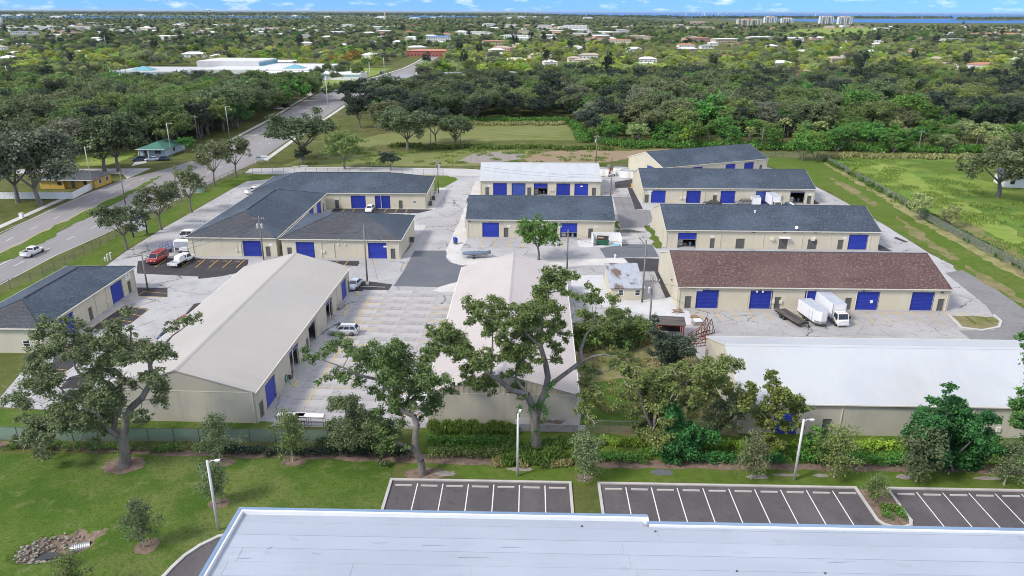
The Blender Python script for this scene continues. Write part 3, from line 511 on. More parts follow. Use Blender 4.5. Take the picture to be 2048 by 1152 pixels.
# ---------------------------------------------------------------- customer lots in the foreground
Tf = xf((-13.1, 68.4), -1.35)
sheet('front_lot', [Tf(.15, -.1), Tf(19.35, -.1), Tf(19.35, -30), Tf(.15, -30)], 0.008, M['asphalt_lot'])
sheet('front_lot', [Tf(22.75, -.1), Tf(50.15, -.1), Tf(50.15, -6.2), Tf(53.6, -6.2), Tf(53.6, -.1), Tf(85, -.1), Tf(85, -30), Tf(22.75, -30)], 0.008, M['asphalt_lot'])
sheet('planter_bed', [Tf(50.2, -.1), Tf(53.55, -.1), Tf(53.55, -6.3), Tf(50.2, -6.3)], 0.012, M['mulch'])
sheet('drive_lane', [(-31.89,51.87),(-31.37,53.6),(-31.12,54.7),(-30.61,56.24),(-29.75,57.63),(-28.46,58.93)]+[(-24, 59.2), (-20, 30), (-36, 30), (-34, 45)], 0.012, M['asphalt_lot'])
def kerb_run(pts, w=.30, h=.15):
    mb = MB()
    for i in range(len(pts)-1):
        (x0, y0), (x1, y1) = pts[i], pts[i+1]; d = Vector((x1-x0, y1-y0)); n = Vector((-d.y, d.x)).normalized()*(w/2); e = d.normalized()*(w/2)
        mb.prism([(x0-n.x-e.x, y0-n.y-e.y), (x1-n.x+e.x, y1-n.y+e.y), (x1+n.x+e.x, y1+n.y+e.y), (x0+n.x-e.x, y0+n.y-e.y)], -.05, h+.0015*i)
    mb.build('kerb', M['kerb'], kind='structure')
kerb_run([Tf(0, -9), Tf(0, 0), Tf(19.5, 0), Tf(19.5, -9)])
kerb_run([Tf(22.6, -9), Tf(22.6, 0), Tf(50.2, 0), Tf(50.2, -5.4), Tf(50.6, -6.1), Tf(51.4, -6.45), Tf(52.4, -6.45), Tf(53.2, -6.1), Tf(53.55, -5.4), Tf(53.55, 0), Tf(85, 0)])
kerb_run([(-31.89,51.87),(-31.37,53.6),(-31.12,54.7),(-30.61,56.24),(-29.75,57.63),(-28.46,58.93)]+[(-25.5, 60)], .35)
for lo, n in ((0, 7), (22.6, 10), (53.6, 11)):
    marks('bay_line', [(Tf(lo+2.76*k + (.2 if lo == 0 else .1), -.55), Tf(lo+2.76*k + (.2 if lo == 0 else .1), -6.4)) for k in range(1, n)], .11, M['white_line'], 0.015)
stop_me = MB().loft([[(x, -.09*s, 0), (x, -.06*s, .13*s), (x, .06*s, .13*s), (x, .09*s, 0)] for x, s in ((-.92, .75), (-.85, 1), (.85, 1), (.92, .75))]).mesh('wheel_stop', M['kerb'])
words = ['first', 'second', 'third', 'fourth', 'fifth', 'sixth', 'seventh', 'eighth', 'ninth', 'tenth']
for lo, n, nm in ((0, 7, 'left'), (22.6, 10, 'middle'), (53.6, 6, 'right')):
    for k in range(n):
        x, y = Tf(lo + 2.76*(k+.5) + .15, -1.0)
        tag(link('wheel_stop', stop_me, None, (x, y, .010), rad(-1.35)), 'pale concrete wheel stop, %s from the left in the %s front lot' % (words[k], nm), 'wheel stop', 'wheel stops in the front lots')
M['stop_yellow'] = mat('yellow_wheel_stop', (0.70, 0.52, 0.06), [(3, (0.5, 0.42, 0.2), 0.6, 0.5, 0.7)], 0.8)
for p, lb in zip([(-29.66,90.49),(-28.34,115.82),(-28.49,118.53),(-28.05,125.05)], ('nearest the open doorway with the hose', 'beside the cart, nearer one of the pair', 'beside the cart, farther one of the pair', 'by the black asphalt at the far end')):
    o = tag(link('wheel_stop', stop_me, None, (p[0], p[1], .035), rad(88)), 'yellow wheel stop along the long white building, ' + lb, 'wheel stop', 'yellow wheel stops'); o.material_slots[0].link = 'OBJECT'; o.material_slots[0].material = M['stop_yellow']
# far water: the bay on the right, the river on the left
sheet('bay_water', [(830.02,5357.99),(1443.54,5771.64),(1663.64,4904.77),(1687.88,4325.63),(1980.53,4025.06),(3329.83,4111.65)]+[(9000, 3600), (60000, 20000), (60000, 130000), (0, 130000), (951.2,14446.56), (758.0,7762.76)], 0.4, M['water'])
sheet('river_water', [(-3358.94,4310.5),(-3015.45,4625.27),(-2276.34,5148.92),(-1429.56,5544.2),(-1770.11,6869.04),(-2771.67,6273.12),(-3827.76,5875.98),(-4584.55,5889.77)], 0.4, M['water'])
sheet('river_water', [(-936.95,6529.91),(-526.08,6574.69),(-330.37,7880.62),(-410.51,9795.46),(-1137.06,8699.13)], 0.4, M['water'])

# ================================================================ buildings
def wall_panel(mb, A, ax, n, Lw, H, holes, th=.22):
    """wall from A along ax (2-D), outward normal n, rectangular holes (u0,u1,v0,v1) with jambs"""
    us = sorted({0, Lw, *[h[0] for h in holes], *[h[1] for h in holes]}); vs = sorted({0, H, *[h[2] for h in holes], *[h[3] for h in holes]})
    P3 = lambda u, v, d=0: (A[0]+ax[0]*u-n[0]*d, A[1]+ax[1]*u-n[1]*d, v)
    for i in range(len(us)-1):
        for j in range(len(vs)-1):
            um, vm = (us[i]+us[i+1])/2, (vs[j]+vs[j+1])/2
            if any(h[0] < um < h[1] and h[2] < vm < h[3] for h in holes): continue
            mb.face([P3(us[i], vs[j]), P3(us[i+1], vs[j]), P3(us[i+1], vs[j+1]), P3(us[i], vs[j+1])])
    for a, b, c, d in holes:
        for p, q in (((a, c), (a, d)), ((a, d), (b, d)), ((b, d), (b, c))) + ((((b, c), (a, c)),) if c > 0 else ()):
            mb.face([P3(*p), P3(*q), P3(*q, th), P3(*p, th)])

def roll_door(par, A, ax, n, u0, u1, h, m, open_=0.0, plate=True):
    """corrugated roll-up door set back in its opening"""
    mb = MB(); d = .12; ns = 13; z0 = h*open_
    P3 = lambda u, v, dd: (A[0]+ax[0]*u-n[0]*dd, A[1]+ax[1]*u-n[1]*dd, v)
    zz = []
    k = max(3, round(ns*(1-open_)))
    for i in range(k):
        a = z0+(h-z0)*i/k; b = z0+(h-z0)*(i+1)/k
        zz += [(a, d+.025), (a+(b-a)*.25, d-.02), (a+(b-a)*.85, d-.02)]
    zz.append((h, d+.025))
    for (a, da), (b, db) in zip(zz[:-1], zz[1:]): mb.face([P3(u0, a, da), P3(u1, a, da), P3(u1, b, db), P3(u0, b, db)])
    o = mb.build('rollup_door', m, par)
    fr = MB(); w = .09
    for a, b, c, e in ((u0-w, u0, 0, h+w), (u1, u1+w, 0, h+w), (u0, u1, h, h+w)):
        fr.face([P3(a, c, -.012), P3(b, c, -.012), P3(b, e, -.012), P3(a, e, -.012)])
        fr.face([P3(a, c, 0), P3(a, c, -.012), P3(a, e, -.012), P3(a, e, 0)]); fr.face([P3(b, c, -.012), P3(b, c, 0), P3(b, e, 0), P3(b, e, -.012)])
    fr.build('door_frame', M['blue_dark'], o)
    if open_ > 0:
        bar = MB(); bar.tube(P3(u0, z0, d), P3(u1, z0, d), .05, n=6); bar.build('bottom_bar', M['steel'], o)
    if plate:
        uc = (u0+u1)/2; pm = MB()
        pm.face([P3(uc-.34, h+.14, -.02), P3(uc+.34, h+.14, -.02), P3(uc+.34, h+.36, -.02), P3(uc-.34, h+.36, -.02)])
        pm.face([P3(uc-.25, h+.19, -.026), P3(uc+.25, h+.19, -.026), P3(uc+.25, h+.31, -.026), P3(uc-.25, h+.31, -.026)], 1)
        pm.build('number_plate', [M['door_grey'], M['white']], par)
    return o

M['blue_dark'] = mat('dark_blue_frame', (0.012, 0.018, 0.10), rough=0.5)
def man_door(par, A, ax, n, u0, u1, h):
    P3 = lambda u, v, dd: (A[0]+ax[0]*u-n[0]*dd, A[1]+ax[1]*u-n[1]*dd, v)
    mb = MB(); d = .07
    mb.face([P3(u0, 0, d), P3(u1, 0, d), P3(u1, h, d), P3(u0, h, d)])
    if u1-u0 > 1.5:
        um = (u0+u1)/2; mb.face([P3(um-.015, .02, d-.004), P3(um+.015, .02, d-.004), P3(um+.015, h, d-.004), P3(um-.015, h, d-.004)], 1)
    o = mb.build('door', [M['door_grey'], M['black']], par)
    k = u1-.14 if u1-u0 < 1.5 else (u0+u1)/2+.1
    MB().tube(P3(k, 1.02, d), P3(k, 1.02, d-.09), .035).build('door_handle', M['steel'], o)
    fr = MB(); w = .06
    for a, b, c, e in ((u0-w, u0, 0, h+w), (u1, u1+w, 0, h+w), (u0, u1, h, h+w)):
        fr.face([P3(a, c, -.01), P3(b, c, -.01), P3(b, e, -.01), P3(a, e, -.01)])
    fr.build('door_frame', M['door_grey'], o)

def window(par, A, ax, n, u0, u1, v0, v1, mid=True):
    P3 = lambda u, v, dd: (A[0]+ax[0]*u-n[0]*dd, A[1]+ax[1]*u-n[1]*dd, v)
    fr = MB(); w = .07
    bars = [(u0-w, u0+.03, v0-w, v1+w), (u1-.03, u1+w, v0-w, v1+w), (u0+.03, u1-.03, v1-.03, v1+w), (u0+.03, u1-.03, v0-w, v0+.03)]
    if mid: bars.append((u0+.03, u1-.03, (v0+v1)/2-.03, (v0+v1)/2+.03))
    for a, b, c, e in bars:
        q = [P3(a, c, -.03), P3(b, c, -.03), P3(b, e, -.03), P3(a, e, -.03)]; fr.face(q)
        fr.face([P3(a, c, .05), q[0], q[3], P3(a, e, .05)]); fr.face([q[1], P3(b, c, .05), P3(b, e, .05), q[2]])
    o = fr.build('window', M['white'], par)
    MB().face([P3(u0, v0, .06), P3(u1, v0, .06), P3(u1, v1, .06), P3(u0, v1, .06)]).build('pane', M['glass'], o)

def building(name, label, cat, org, yaw, Lx, Dy, eh, rh, style, wm, rm, ops=None, spouts=(), metal=False, lamps=(), group=None, gab='cream', oh=.32):
    """shell in local metres, x along the front, y into the depth; style: gx, gy (ridge direction), hip, shed"""
    b = thing(name, label, cat, (org[0], org[1], 0), rad(yaw), group)
    ops = ops or {}
    faces = {'F': ((0, 0), (1, 0), (0, -1), Lx), 'R': ((Lx, 0), (0, 1), (1, 0), Dy), 'B': ((Lx, Dy), (-1, 0), (0, 1), Lx), 'L': ((0, Dy), (0, -1), (-1, 0), Dy)}
    for k, (A, ax, n, Lw) in faces.items():
        holes = []
        for op in ops.get(k, ()):
            t, u0, u1 = op[:3]; h = op[3] if len(op) > 3 and op[3] else {'roll': 3.3, 'rollf': 3.3, 'open': 3.3}.get(t, 2.15)
            if t == 'win': holes.append((u0, u1, op[3], op[4]))
            else: holes.append((u0, u1, 0, h))
        mb = MB(); wall_panel(mb, A, ax, n, Lw, eh, holes)
        w = mb.build('wall', wm, b)
        if (style == 'gx' and k in 'LR') or (style == 'gy' and k in 'FB'):
            q = MB(); e = .012
            p = lambda u, z: (A[0]+ax[0]*u+n[0]*e, A[1]+ax[1]*u+n[1]*e, z)
            q.face([p(0, eh), p(Lw, eh), p(Lw/2, rh)]); q.face([p(0, eh-.02), p(Lw, eh-.02), p(Lw, eh), p(0, eh)])
            g = q.build('gable', M[gab], b)
            if gab == 'siding':
                r = MB(); nst = int(Lw/.62)
                for i in range(1, nst):
                    u = Lw*i/nst; zt = eh+(rh-eh)*(1-abs(u-Lw/2)/(Lw/2))-.06; e = .012
                    if zt > eh+.1: r.box(*sorted((p(u-.05, 0)[0], p(u+.05, 0)[0] + n[0]*.05)), *sorted((p(u, 0)[1], p(u, 0)[1]+n[1]*.06+.001)), eh, zt) if k in 'FB' else None
                if r.v: r.build('siding_rib', M['siding'], g, kind='stuff')
        if style == 'shed' and k in 'LRB':
            p = lambda u, z: (A[0]+ax[0]*u, A[1]+ax[1]*u, z)
            MB().face({'R': [p(0, eh), p(Lw, eh), p(Lw, rh)], 'L': [p(0, eh), p(Lw, eh), p(0, rh)], 'B': [p(0, eh), p(Lw, eh), p(Lw, rh), p(0, rh)]}[k]).build('gable', wm, b)
        for op in ops.get(k, ()):
            t, u0, u1 = op[:3]
            if t == 'roll': roll_door(b, A, ax, n, u0, u1, 3.3, M['blue'])
            elif t == 'rollf': roll_door(b, A, ax, n, u0, u1, 3.3, M['blue_faded'])
            elif t == 'open': roll_door(b, A, ax, n, u0, u1, 3.3, M['blue'], op[4] if len(op) > 4 else .6)
            elif t == 'win': window(b, A, ax, n, u0, u1, op[3], op[4])
            else: man_door(b, A, ax, n, u0, u1, op[3] if len(op) > 3 and op[3] else 2.15)
    # roof
    g = .10; t = .16; root = link('roof', None, b)
    def slab(q, name='roof_slope', mm=rm):
        """q: top corners, counter-clockwise from above"""
        v = [tuple(p) for p in q] + [(p[0], p[1], p[2]-t) for p in q]; k = len(q)
        return MB().add(v, [tuple(range(k)), tuple(range(2*k-1, k-1, -1))] + [(i, k+i, k+(i+1) % k, (i+1) % k) for i in range(k)]).build(name, mm, root)
    def ribs(p0, p1, s0, s1, step, w=.04, hgt=.022):
        """standing ribs from the eave line p0-p1 to the ridge line s0-s1"""
        mb = MB(); p0, p1, s0, s1 = map(Vector, (p0, p1, s0, s1)); L_ = (p1-p0).length; n_ = int(L_/step); d = (p1-p0).normalized()*(w/2); up = Vector((0, 0, hgt))
        for i in range(1, n_):
            a = p0.lerp(p1, i/n_); c = s0.lerp(s1, i/n_)
            mb.face([a-d*2, a-d*.7+up, c-d*.7+up, c-d*2]); mb.face([a-d*.7+up, a+d*.7+up, c+d*.7+up, c-d*.7+up]); mb.face([a+d*.7+up, a+d*2, c+d*2, c+d*.7+up])
        mb.build('roof_rib', rm, root, kind='stuff')
    trim = M['trim']; ez = eh+.06
    if style in ('gx', 'gy'):
        W_, L_ = (Dy, Lx) if style == 'gx' else (Lx, Dy)
        s = (rh-eh)/(W_/2); ze = ez-s*oh; rz_ = rh+.06
        f = (lambda u, v, z: (u, v, z)) if style == 'gx' else (lambda u, v, z: (W_-v, u, z))
        A_, B_, C_, D_ = f(-g, -oh, ze), f(L_+g, -oh, ze), f(L_+g, W_/2, rz_), f(-g, W_/2, rz_)
        E_, F_ = f(L_+g, W_+oh, ze), f(-g, W_+oh, ze)
        slab([A_, B_, C_, D_]); slab([D_, C_, E_, F_])
        if metal:
            ribs(A_, B_, D_, C_, metal); ribs(F_, E_, D_, C_, metal)
        rc = MB(); w = .32 if metal else .14
        rc.face([f(-g, W_/2-w, rz_-s*w+.03), f(L_+g, W_/2-w, rz_-s*w+.03), f(L_+g, W_/2, rz_+.08), f(-g, W_/2, rz_+.08)]); rc.face([f(-g, W_/2, rz_+.08), f(L_+g, W_/2, rz_+.08), f(L_+g, W_/2+w, rz_-s*w+.03), f(-g, W_/2+w, rz_-s*w+.03)])
        rc.build('ridge_cap', rm if metal else M['ridge'], root)
        for sgn in (0, 1):
            gm = MB(); y0 = -oh-.13 if sgn == 0 else W_+oh
            pts = [f(-g, y0, 0), f(L_+g, y0+.13, 0)]
            gm.box(min(pts[0][0], pts[1][0]), max(pts[0][0], pts[1][0]), min(pts[0][1], pts[1][1]), max(pts[0][1], pts[1][1]), ze-.17, ze-.02)
            gm.build('gutter', trim, root)
        if not metal or gab == 'cream':
            for u in (-g-.025, L_+g+.003):
                r = MB()
                for va, za, vb, zb in ((-oh, ze, W_/2, rz_), (W_/2, rz_, W_+oh, ze)):
                    q = [f(u, va, za-.2), f(u, vb, zb-.2), f(u, vb, zb+.012), f(u, va, za+.012)]; q2 = [f(u+.022, *p) for p in ((va, za-.2), (vb, zb-.2), (vb, zb+.012), (va, za+.012))]
                    r.add(q+q2, [(0, 1, 2, 3), (7, 6, 5, 4), (3, 2, 6, 7), (0, 4, 5, 1)])
                r.build('rake_trim', trim, root)
    elif style == 'hip':
        s = (rh-eh)/(min(Lx, Dy)/2); ze = ez-s*oh; rz_ = rh+.06
        q = [(-oh, -oh, ze), (Lx+oh, -oh, ze), (Lx+oh, Dy+oh, ze), (-oh, Dy+oh, ze)]
        if Lx >= Dy: r0, r1 = (Dy/2, Dy/2, rz_), (Lx-Dy/2, Dy/2, rz_); sl = [[q[0], q[1], r1, r0], [q[1], q[2], r1], [q[2], q[3], r0, r1], [q[3], q[0], r0]]; hips = [(q[0], r0), (q[3], r0), (q[1], r1), (q[2], r1)]
        else: r0, r1 = (Lx/2, Lx/2, rz_), (Lx/2, Dy-Lx/2, rz_); sl = [[q[0], q[1], r0], [q[1], q[2], r1, r0], [q[2], q[3], r1], [q[3], q[0], r0, r1]]; hips = [(q[0], r0), (q[1], r0), (q[2], r1), (q[3], r1)]
        for k, p in enumerate(sl): slab(p, mm=rm[k % len(rm)] if isinstance(rm, list) else rm)
        for a, c in hips: MB().tube(Vector(a), Vector(c), .09, n=5).build('hip_cap', M['shingle2'], root)
        d = (Vector(r1)-Vector(r0)).normalized()*.6
        MB().tube(Vector(r0)+d+Vector((0, 0, .02)), Vector(r1)-d+Vector((0, 0, .02)), .13, n=6).build('ridge_vent', M['ridge'], root)
        for k in range(4):
            x0, x1 = min(q[k][0], q[(k+1) % 4][0]), max(q[k][0], q[(k+1) % 4][0]); y0, y1 = min(q[k][1], q[(k+1) % 4][1]), max(q[k][1], q[(k+1) % 4][1])
            if k == 0: y0 -= .12; y1 = -oh-.002
            if k == 1: x0 += .002; x1 += .12
            if k == 2: y0 += .002; y1 += .12
            if k == 3: x0 -= .12; x1 = -oh-.002
            MB().box(x0, x1, y0, y1, ze-.19, ze-.03).build('gutter', trim, root)
    elif style == 'shed':
        q = [(-.15, -.25, ez), (Lx+.15, -.25, ez), (Lx+.15, Dy+.15, rh+.08), (-.15, Dy+.15, rh+.08)]
        slab(q); ribs(q[0], q[1], q[3], q[2], metal or .5)
    for k, u in spouts:
        A, ax, n, Lw = faces[k]
        x, y = A[0]+ax[0]*u+n[0]*.07, A[1]+ax[1]*u+n[1]*.07
        MB().box(x-.05, x+.05, y-.05, y+.05, 0.05, eh-.05).build('downspout', trim, b)
    for k, u, z in lamps:
        A, ax, n, Lw = faces[k]; x, y = A[0]+ax[0]*u+n[0]*.1, A[1]+ax[1]*u+n[1]*.1
        MB().box(x-.2, x+.2, y-.1, y+.1, z, z+.2).build('wall_light', M['steel_dark'], b)
    return b

def ff(lst): return lst
sh = M['shingle']
R1 = building('warehouse', 'long storage building with red-brown shingle roof and five blue doors', 'building', (28.5, 118.9), -1.1, 46.3, 19.2, 4.1, 7.3, 'gx', M['cream'], M['shingle_brown'],
    {'F': [(t, *u) for t, u in zip(['roll', 'roll', 'roll', 'roll', 'roll', 'man', 'man', 'man', 'man'],
      [[3.3,6.95], [12.53,16.17], [21.83,25.56], [30.71,34.34], [39.99,43.63], [1.39,2.35], [16.75,17.7], [28.8,29.76], [44.55,45.5]])]},
    spouts=[('F', .3), ('F', 22), ('F', 30.5), ('F', 45.9), ('L', .5)], lamps=[('F', 31.6, 3.4), ('F', 44.9, 3.3), ('L', 14, 3.2)])
O2 = ((33.2, 153.9), -1.3)
R2 = building('warehouse', 'grey-roofed storage building directly behind the brown-roofed one', 'building', (33.2, 153.9), -1.3, 45.8, 18.8, 4.15, 7.35, 'gx', M['cream'], sh,
    {'F': [('open', *[2.77,6.57], None, .58), ('roll', *[39.37,43.27]), ('man', *[9.72,10.59]), ('man', *[15.29,17.02]), ('man', *[24.52,26.25]), ('man', *[30.71,32.55]), ('man', *[37.14,38.17])],
     'L': [('win', 12.0, 12.9, 2.4, 3.2)]}, spouts=[('F', .25), ('F', 11.8), ('F', 21), ('F', 29.3), ('F', 43.8), ('L', 16)])
R3 = building('warehouse', 'grey-roofed storage building with trucks and trailers parked along its front', 'building', (34.8, 194.3), -1.0, 45.8, 19.0, 4.2, 7.4, 'gx', M['cream'], sh,
    {'F': [('roll', *[2.46,6.09]), ('roll', *[11.83,15.47]), ('roll', *[20.93,24.63]), ('rollf', *[30.28,33.92]), ('open', *[39.4,43.1], None, .93), ('man', *[0.75,1.69]), ('man', *[18.97,19.85]), ('man', *[43.97,44.92])]},
    spouts=[('F', .3), ('F', 16.6), ('F', 29.5), ('F', 45.4)])
R4 = building('warehouse', 'farthest grey-roofed storage building, set at an angle to the others', 'building', (45.3, 221.3), 23.4, 40.0, 19.4, 4.2, 7.3, 'gx', M['cream'], sh,
    {'F': [('roll', 11.0, 14.6), ('roll', 23.5, 27.1), ('roll', 30.8, 34.4), ('man', 37.0, 37.95)], 'L': [('rollf', 11.0, 14.4)]}, spouts=[('F', 5), ('F', 36.3), ('F', 39.7)])
C1 = building('warehouse', 'storage building with ribbed silver metal roof and five blue doors', 'building', (-9.0, 202.5), -.4, 33.6, 18.4, 4.2, 7.3, 'gx', M['cream'], M['roof_grey'],
    {'F': [('roll', *[3.73,7.36]), ('rollf', *[8.9,12.53]), ('open', *[15.04,18.68], None, .62), ('roll', *[21.32,24.95]), ('roll', *[26.33,29.96]), ('man', *[1.55,2.46]), ('man', *[13.23,14.21]), ('man', *[31.22,32.19])]}, spouts=[('F', .3), ('F', 33.3)], metal=.45)
C2 = building('warehouse', 'grey-shingled storage building behind the leafy round tree and boat', 'building', (-10.4, 161.6), -1.0, 33.5, 18.6, 4.2, 7.4, 'gx', M['cream'], sh,
    {'F': [('roll', *[3.72,7.3]), ('open', *[21.35,24.97], None, .36), ('man', *[8.55,9.46]), ('man', *[19.53,20.44]), ('man', *[27.66,28.57])]}, spouts=[('F', .3), ('F', 33.2), ('F', 18.6)], lamps=[('F', .8, 3.5)])
D1 = building('warehouse', 'long hip-roofed grey storage building nearest the side street', 'building', (-67.3, 187.2), -.5, 45.0, 19.4, 4.2, 7.35, 'hip', M['cream'], sh,
    {'F': [('man', *[21.48,22.39]), ('roll', *[25.68,29.3]), ('roll', *[31.89,35.65]), ('man', *[38.02,38.86]), ('win', *[41.52,42.56], 1.5, 2.0)],
     'R': [('man', 9.0, 9.95), ('win', 13.5, 14.5, 1.4, 2.3)]}, spouts=[('F', 22.6), ('F', 33.4), ('F', 44.8)])
D2 = building('warehouse', 'long hip-roofed grey storage building beside the driveway with the red van', 'building', (-67.2, 146.9), -1.2, 18.4, 39.3, 4.2, 7.3, 'hip', M['cream'], [M['shingle2'], sh, sh, sh],
    {'F': [('roll', *[11.47,15.09]), ('man', *[16.14,16.97])], 'R': [('roll', 24.5, 28.1), ('roll', 31.2, 34.8), ('man', 36.5, 37.4)]}, spouts=[('F', .9), ('F', 11.0)])
D3 = building('warehouse', 'smaller square hip-roofed grey storage building at the lane corner', 'building', (-47.5, 146.0), -1.4, 24.5, 18.9, 4.2, 7.3, 'hip', M['cream'], [M['shingle2'], sh, sh, sh],
    {'F': [('man', *[1.08,1.91]), ('roll', *[2.99,6.6]), ('roll', *[17.9,21.56]), ('man', *[22.54,23.36])], 'R': [('win', 8, 8.8, 1.3, 2.4)]}, spouts=[('F', 8.2), ('F', 10.8), ('F', 24.2)])
L0 = building('warehouse', 'grey hip-roofed storage building at the left edge beside the highway fence', 'building', (-81.6, 100.1), -1.0, 12.0, 27.8, 4.2, 6.15, 'hip', M['cream'], [M['shingle2'], sh, sh, sh],
    {'F': [('win', *[9.07,10.07], 1.1, 2.0)], 'R': [('roll', 19.6, 23.2), ('man', 25.0, 25.95), ('man', 12.3, 13.25), ('roll', 4.6, 8.2)]}, spouts=[('R', 14.6), ('R', 18.0), ('R', 27.5)])
L1 = building('metal_building', 'long metal building with pale ridged roof and open blue doorways, left of centre', 'building', (-50.3, 80.85), -2.2, 18.9, 46.6, 4.35, 7.1, 'gy', M['cream2'], M['roof_dull'],
    {'R': [('man', *[0.98,2.14]), ('roll', *[3.4,6.75]), ('open', *[13.03,16.59], None, .86), ('man', *[20.38,21.25]), ('open', *[21.96,25.45], None, .95), ('open', *[31.39,34.81], None, .86), ('roll', *[41.22,44.17]), ('man', *[45.43,46.33])]}, spouts=[('F', 18.6), ('R', 14), ('R', 25), ('R', 33), ('R', 38)], metal=.45, gab='panel', oh=.12)
W2 = building('metal_building', 'long metal building with faded pinkish roof behind the big central oak', 'building', (-10.35, 80.3), -1.7, 18.4, 47.2, 4.35, 7.1, 'gy', M['cream2'], M['roof_pink'], {'R': [('man', 20, 21)]}, spouts=[('R', 5), ('R', 30)], metal=.45, gab='siding', oh=.15)
W3 = building('metal_building', 'long white-roofed metal building behind the hedge on the right', 'building', (27.6, 78.2), -1.4, 47.0, 19.0, 4.35, 7.5, 'gx', M['cream2'], M['roof_white'],
    {'F': [('roll', *[4.16,6.84]), ('man', *[9.96,10.88])], 'L': [('man', 6.0, 6.95)]}, spouts=[('F', 27.5), ('F', 12), ('L', .4)], metal=.45, oh=.2)
SH = building('shed', 'small cream shed with rusty corrugated sloping roof between two poles', 'shed', (17.5, 122.4), .5, 5.8, 8.6, 2.35, 4.0, 'shed', M['cream'], M['roof_rust'],
    {'F': [('win', 1.35, 2.2, .95, 1.95), ('win', 4.3, 5.15, .95, 1.95)], 'L': [('win', 5.5, 6.2, 1.1, 1.9)]}, metal=.42)
# fittings on the walls (parts of their buildings)
def fit(b, name, x0, x1, y0, y1, z0, z1, m): MB().box(x0, x1, y0, y1, z0, z1).build(name, M[m], b)
for u, z in ((3.1, 3.5),): fit(R1, 'sign_plate', u, u+1.1, -.03, -.004, 3.15, 3.7, 'trim')
for u in (13.3, 14.3): fit(R1, 'wall_light', u, u+.3, -.2, -.004, 3.1, 3.4, 'white')
for u in (16.2, 17.5): fit(R1, 'meter_box', u, u+.45, -.25, -.004, 1.1, 1.7, 'trim')
fit(R1, 'conduit', 16.0, 16.06, -.07, -.004, .2, 3.7, 'trim'); fit(R1, 'conduit', 12.0, 12.06, -.07, -.004, .2, 2.6, 'trim')
fit(R1, 'notice', 33.0, 33.45, -.03, .055, 1.3, 1.8, 'white')
for b_, us in ((R2, (22.5, 31.2)), (R3, (36.2,)), (R1, ())):
    for u in us: fit(b_, 'air_conditioner', u, u+.75, -.45, -.004, 2.0, 2.55, 'trim')
fit(R2, 'awning', 24.3, 26.6, -.9, -.004, 2.55, 2.68, 'white'); fit(R2, 'conduit', 35.4, 35.46, -.07, -.004, .1, 3.9, 'trim')
for b_, us in ((R2, (18.8, 25.4, 32.0)), (R3, ())):
    for u in us: fit(b_, 'number_plate', u-.3, u+.3, -.03, -.004, 3.55, 3.75, 'door_grey')
for b_, us in ((R2, (10.0, 31.9, 38.4)), (R3, (2.0, 19.6, 33.5, 44.6)), (C2, (9.6, 21.2, 29.3)), (C1, (2.6, 28.2)), (D2, (17.2,)), (D3, (21.4,))):
    for u in us: fit(b_, 'sign_plate', u-.35, u+.35, -.025, -.004, 2.45, 2.8, 'white')
for u in (10.0, 11.0): fit(R3, 'meter_box', u, u+.6, -.3, -.004, 1.1, 1.7, 'trim')
fit(R3, 'conduit', 10.5, 10.57, -.07, -.004, 1.7, 3.9, 'trim'); fit(R3, 'sign_plate', 1.3, 2.6, -.03, -.004, 3.0, 3.5, 'white')
for u in (19.4, 20.0): fit(C1, 'meter_box', u, u+.45, -.25, -.004, 1.2, 1.8, 'trim')
fit(C1, 'conduit', 19.3, 19.37, -.07, -.004, .3, 4.0, 'trim')
MB().tube((19.33, -.1, 3.6), (19.33, -.1, 6.2), .05).build('service_mast', M['steel'], C1)
fit(C2, 'vent_panel', 7.4, 8.3, -.06, -.004, 2.9, 3.6, 'cream2')
for u in (9.8, 10.6): fit(D2, 'meter_box', u, u+.4, -.2, -.004, 1.1, 1.6, 'trim')
fit(D2, 'conduit', 10.1, 10.16, -.07, -.004, 1.6, 3.9, 'trim')
for u in (8.0, 8.5): fit(D3, 'meter_box', u, u+.35, -.2, -.004, 1.1, 1.7, 'trim')
for u in (11.6, 13.0): fit(D3, 'wall_light', u, u+.25, -.2, -.004, 2.9, 3.15, 'white')
fit(L0, 'sign_board', 12.004, 12.05, 24.6, 26.2, 2.6, 3.7, 'white'); fit(L0, 'sign_emblem', 12.05, 12.056, 25.15, 25.7, 3.2, 3.45, 'coping'); fit(L0, 'sign_emblem', 12.05, 12.056, 24.9, 25.9, 2.9, 2.98, 'door_grey')
fit(L0, 'wall_light', 11.2, 11.6, -.2, -.004, 3.5, 3.7, 'steel_dark'); fit(L0, 'meter_box', 12.004, 12.2, 17.6, 18.0, 1.1, 1.6, 'trim')
fit(L1, 'skirt_band', -.02, 18.92, -.03, -.015, 4.24, 4.36, 'trim'); fit(W2, 'skirt_band', -.02, 18.42, -.03, -.015, 4.24, 4.36, 'trim')
fit(W3, 'meter_box', 30.6, 31.1, -.2, -.004, .9, 1.5, 'trim')
link('roof_vent', MB().tube((20.5, 6.3, 6.2), (20.5, 6.3, 6.9), .16, .2, 8).mesh('roof_vent', M['white']), R2)
for b_, x, y in ((R1, 19, 1.2), (R3, 30, 7)): link('vent_pipe', MB().tube((x, y, 4.4), (x, y, 5.2+.2*(y > 4)*5), .06, n=6).mesh('vent_pipe', M['steel']), b_)
# satellite dish on the eave of the second building
link('satellite_dish', MB().tube((27.9, .15, 4.2), (27.9, .15, 4.75), .03).tube((27.75, -.1, 4.85), (27.95, .2, 4.75), .36, .08, 10).mesh('satellite_dish', M['white']), R2)

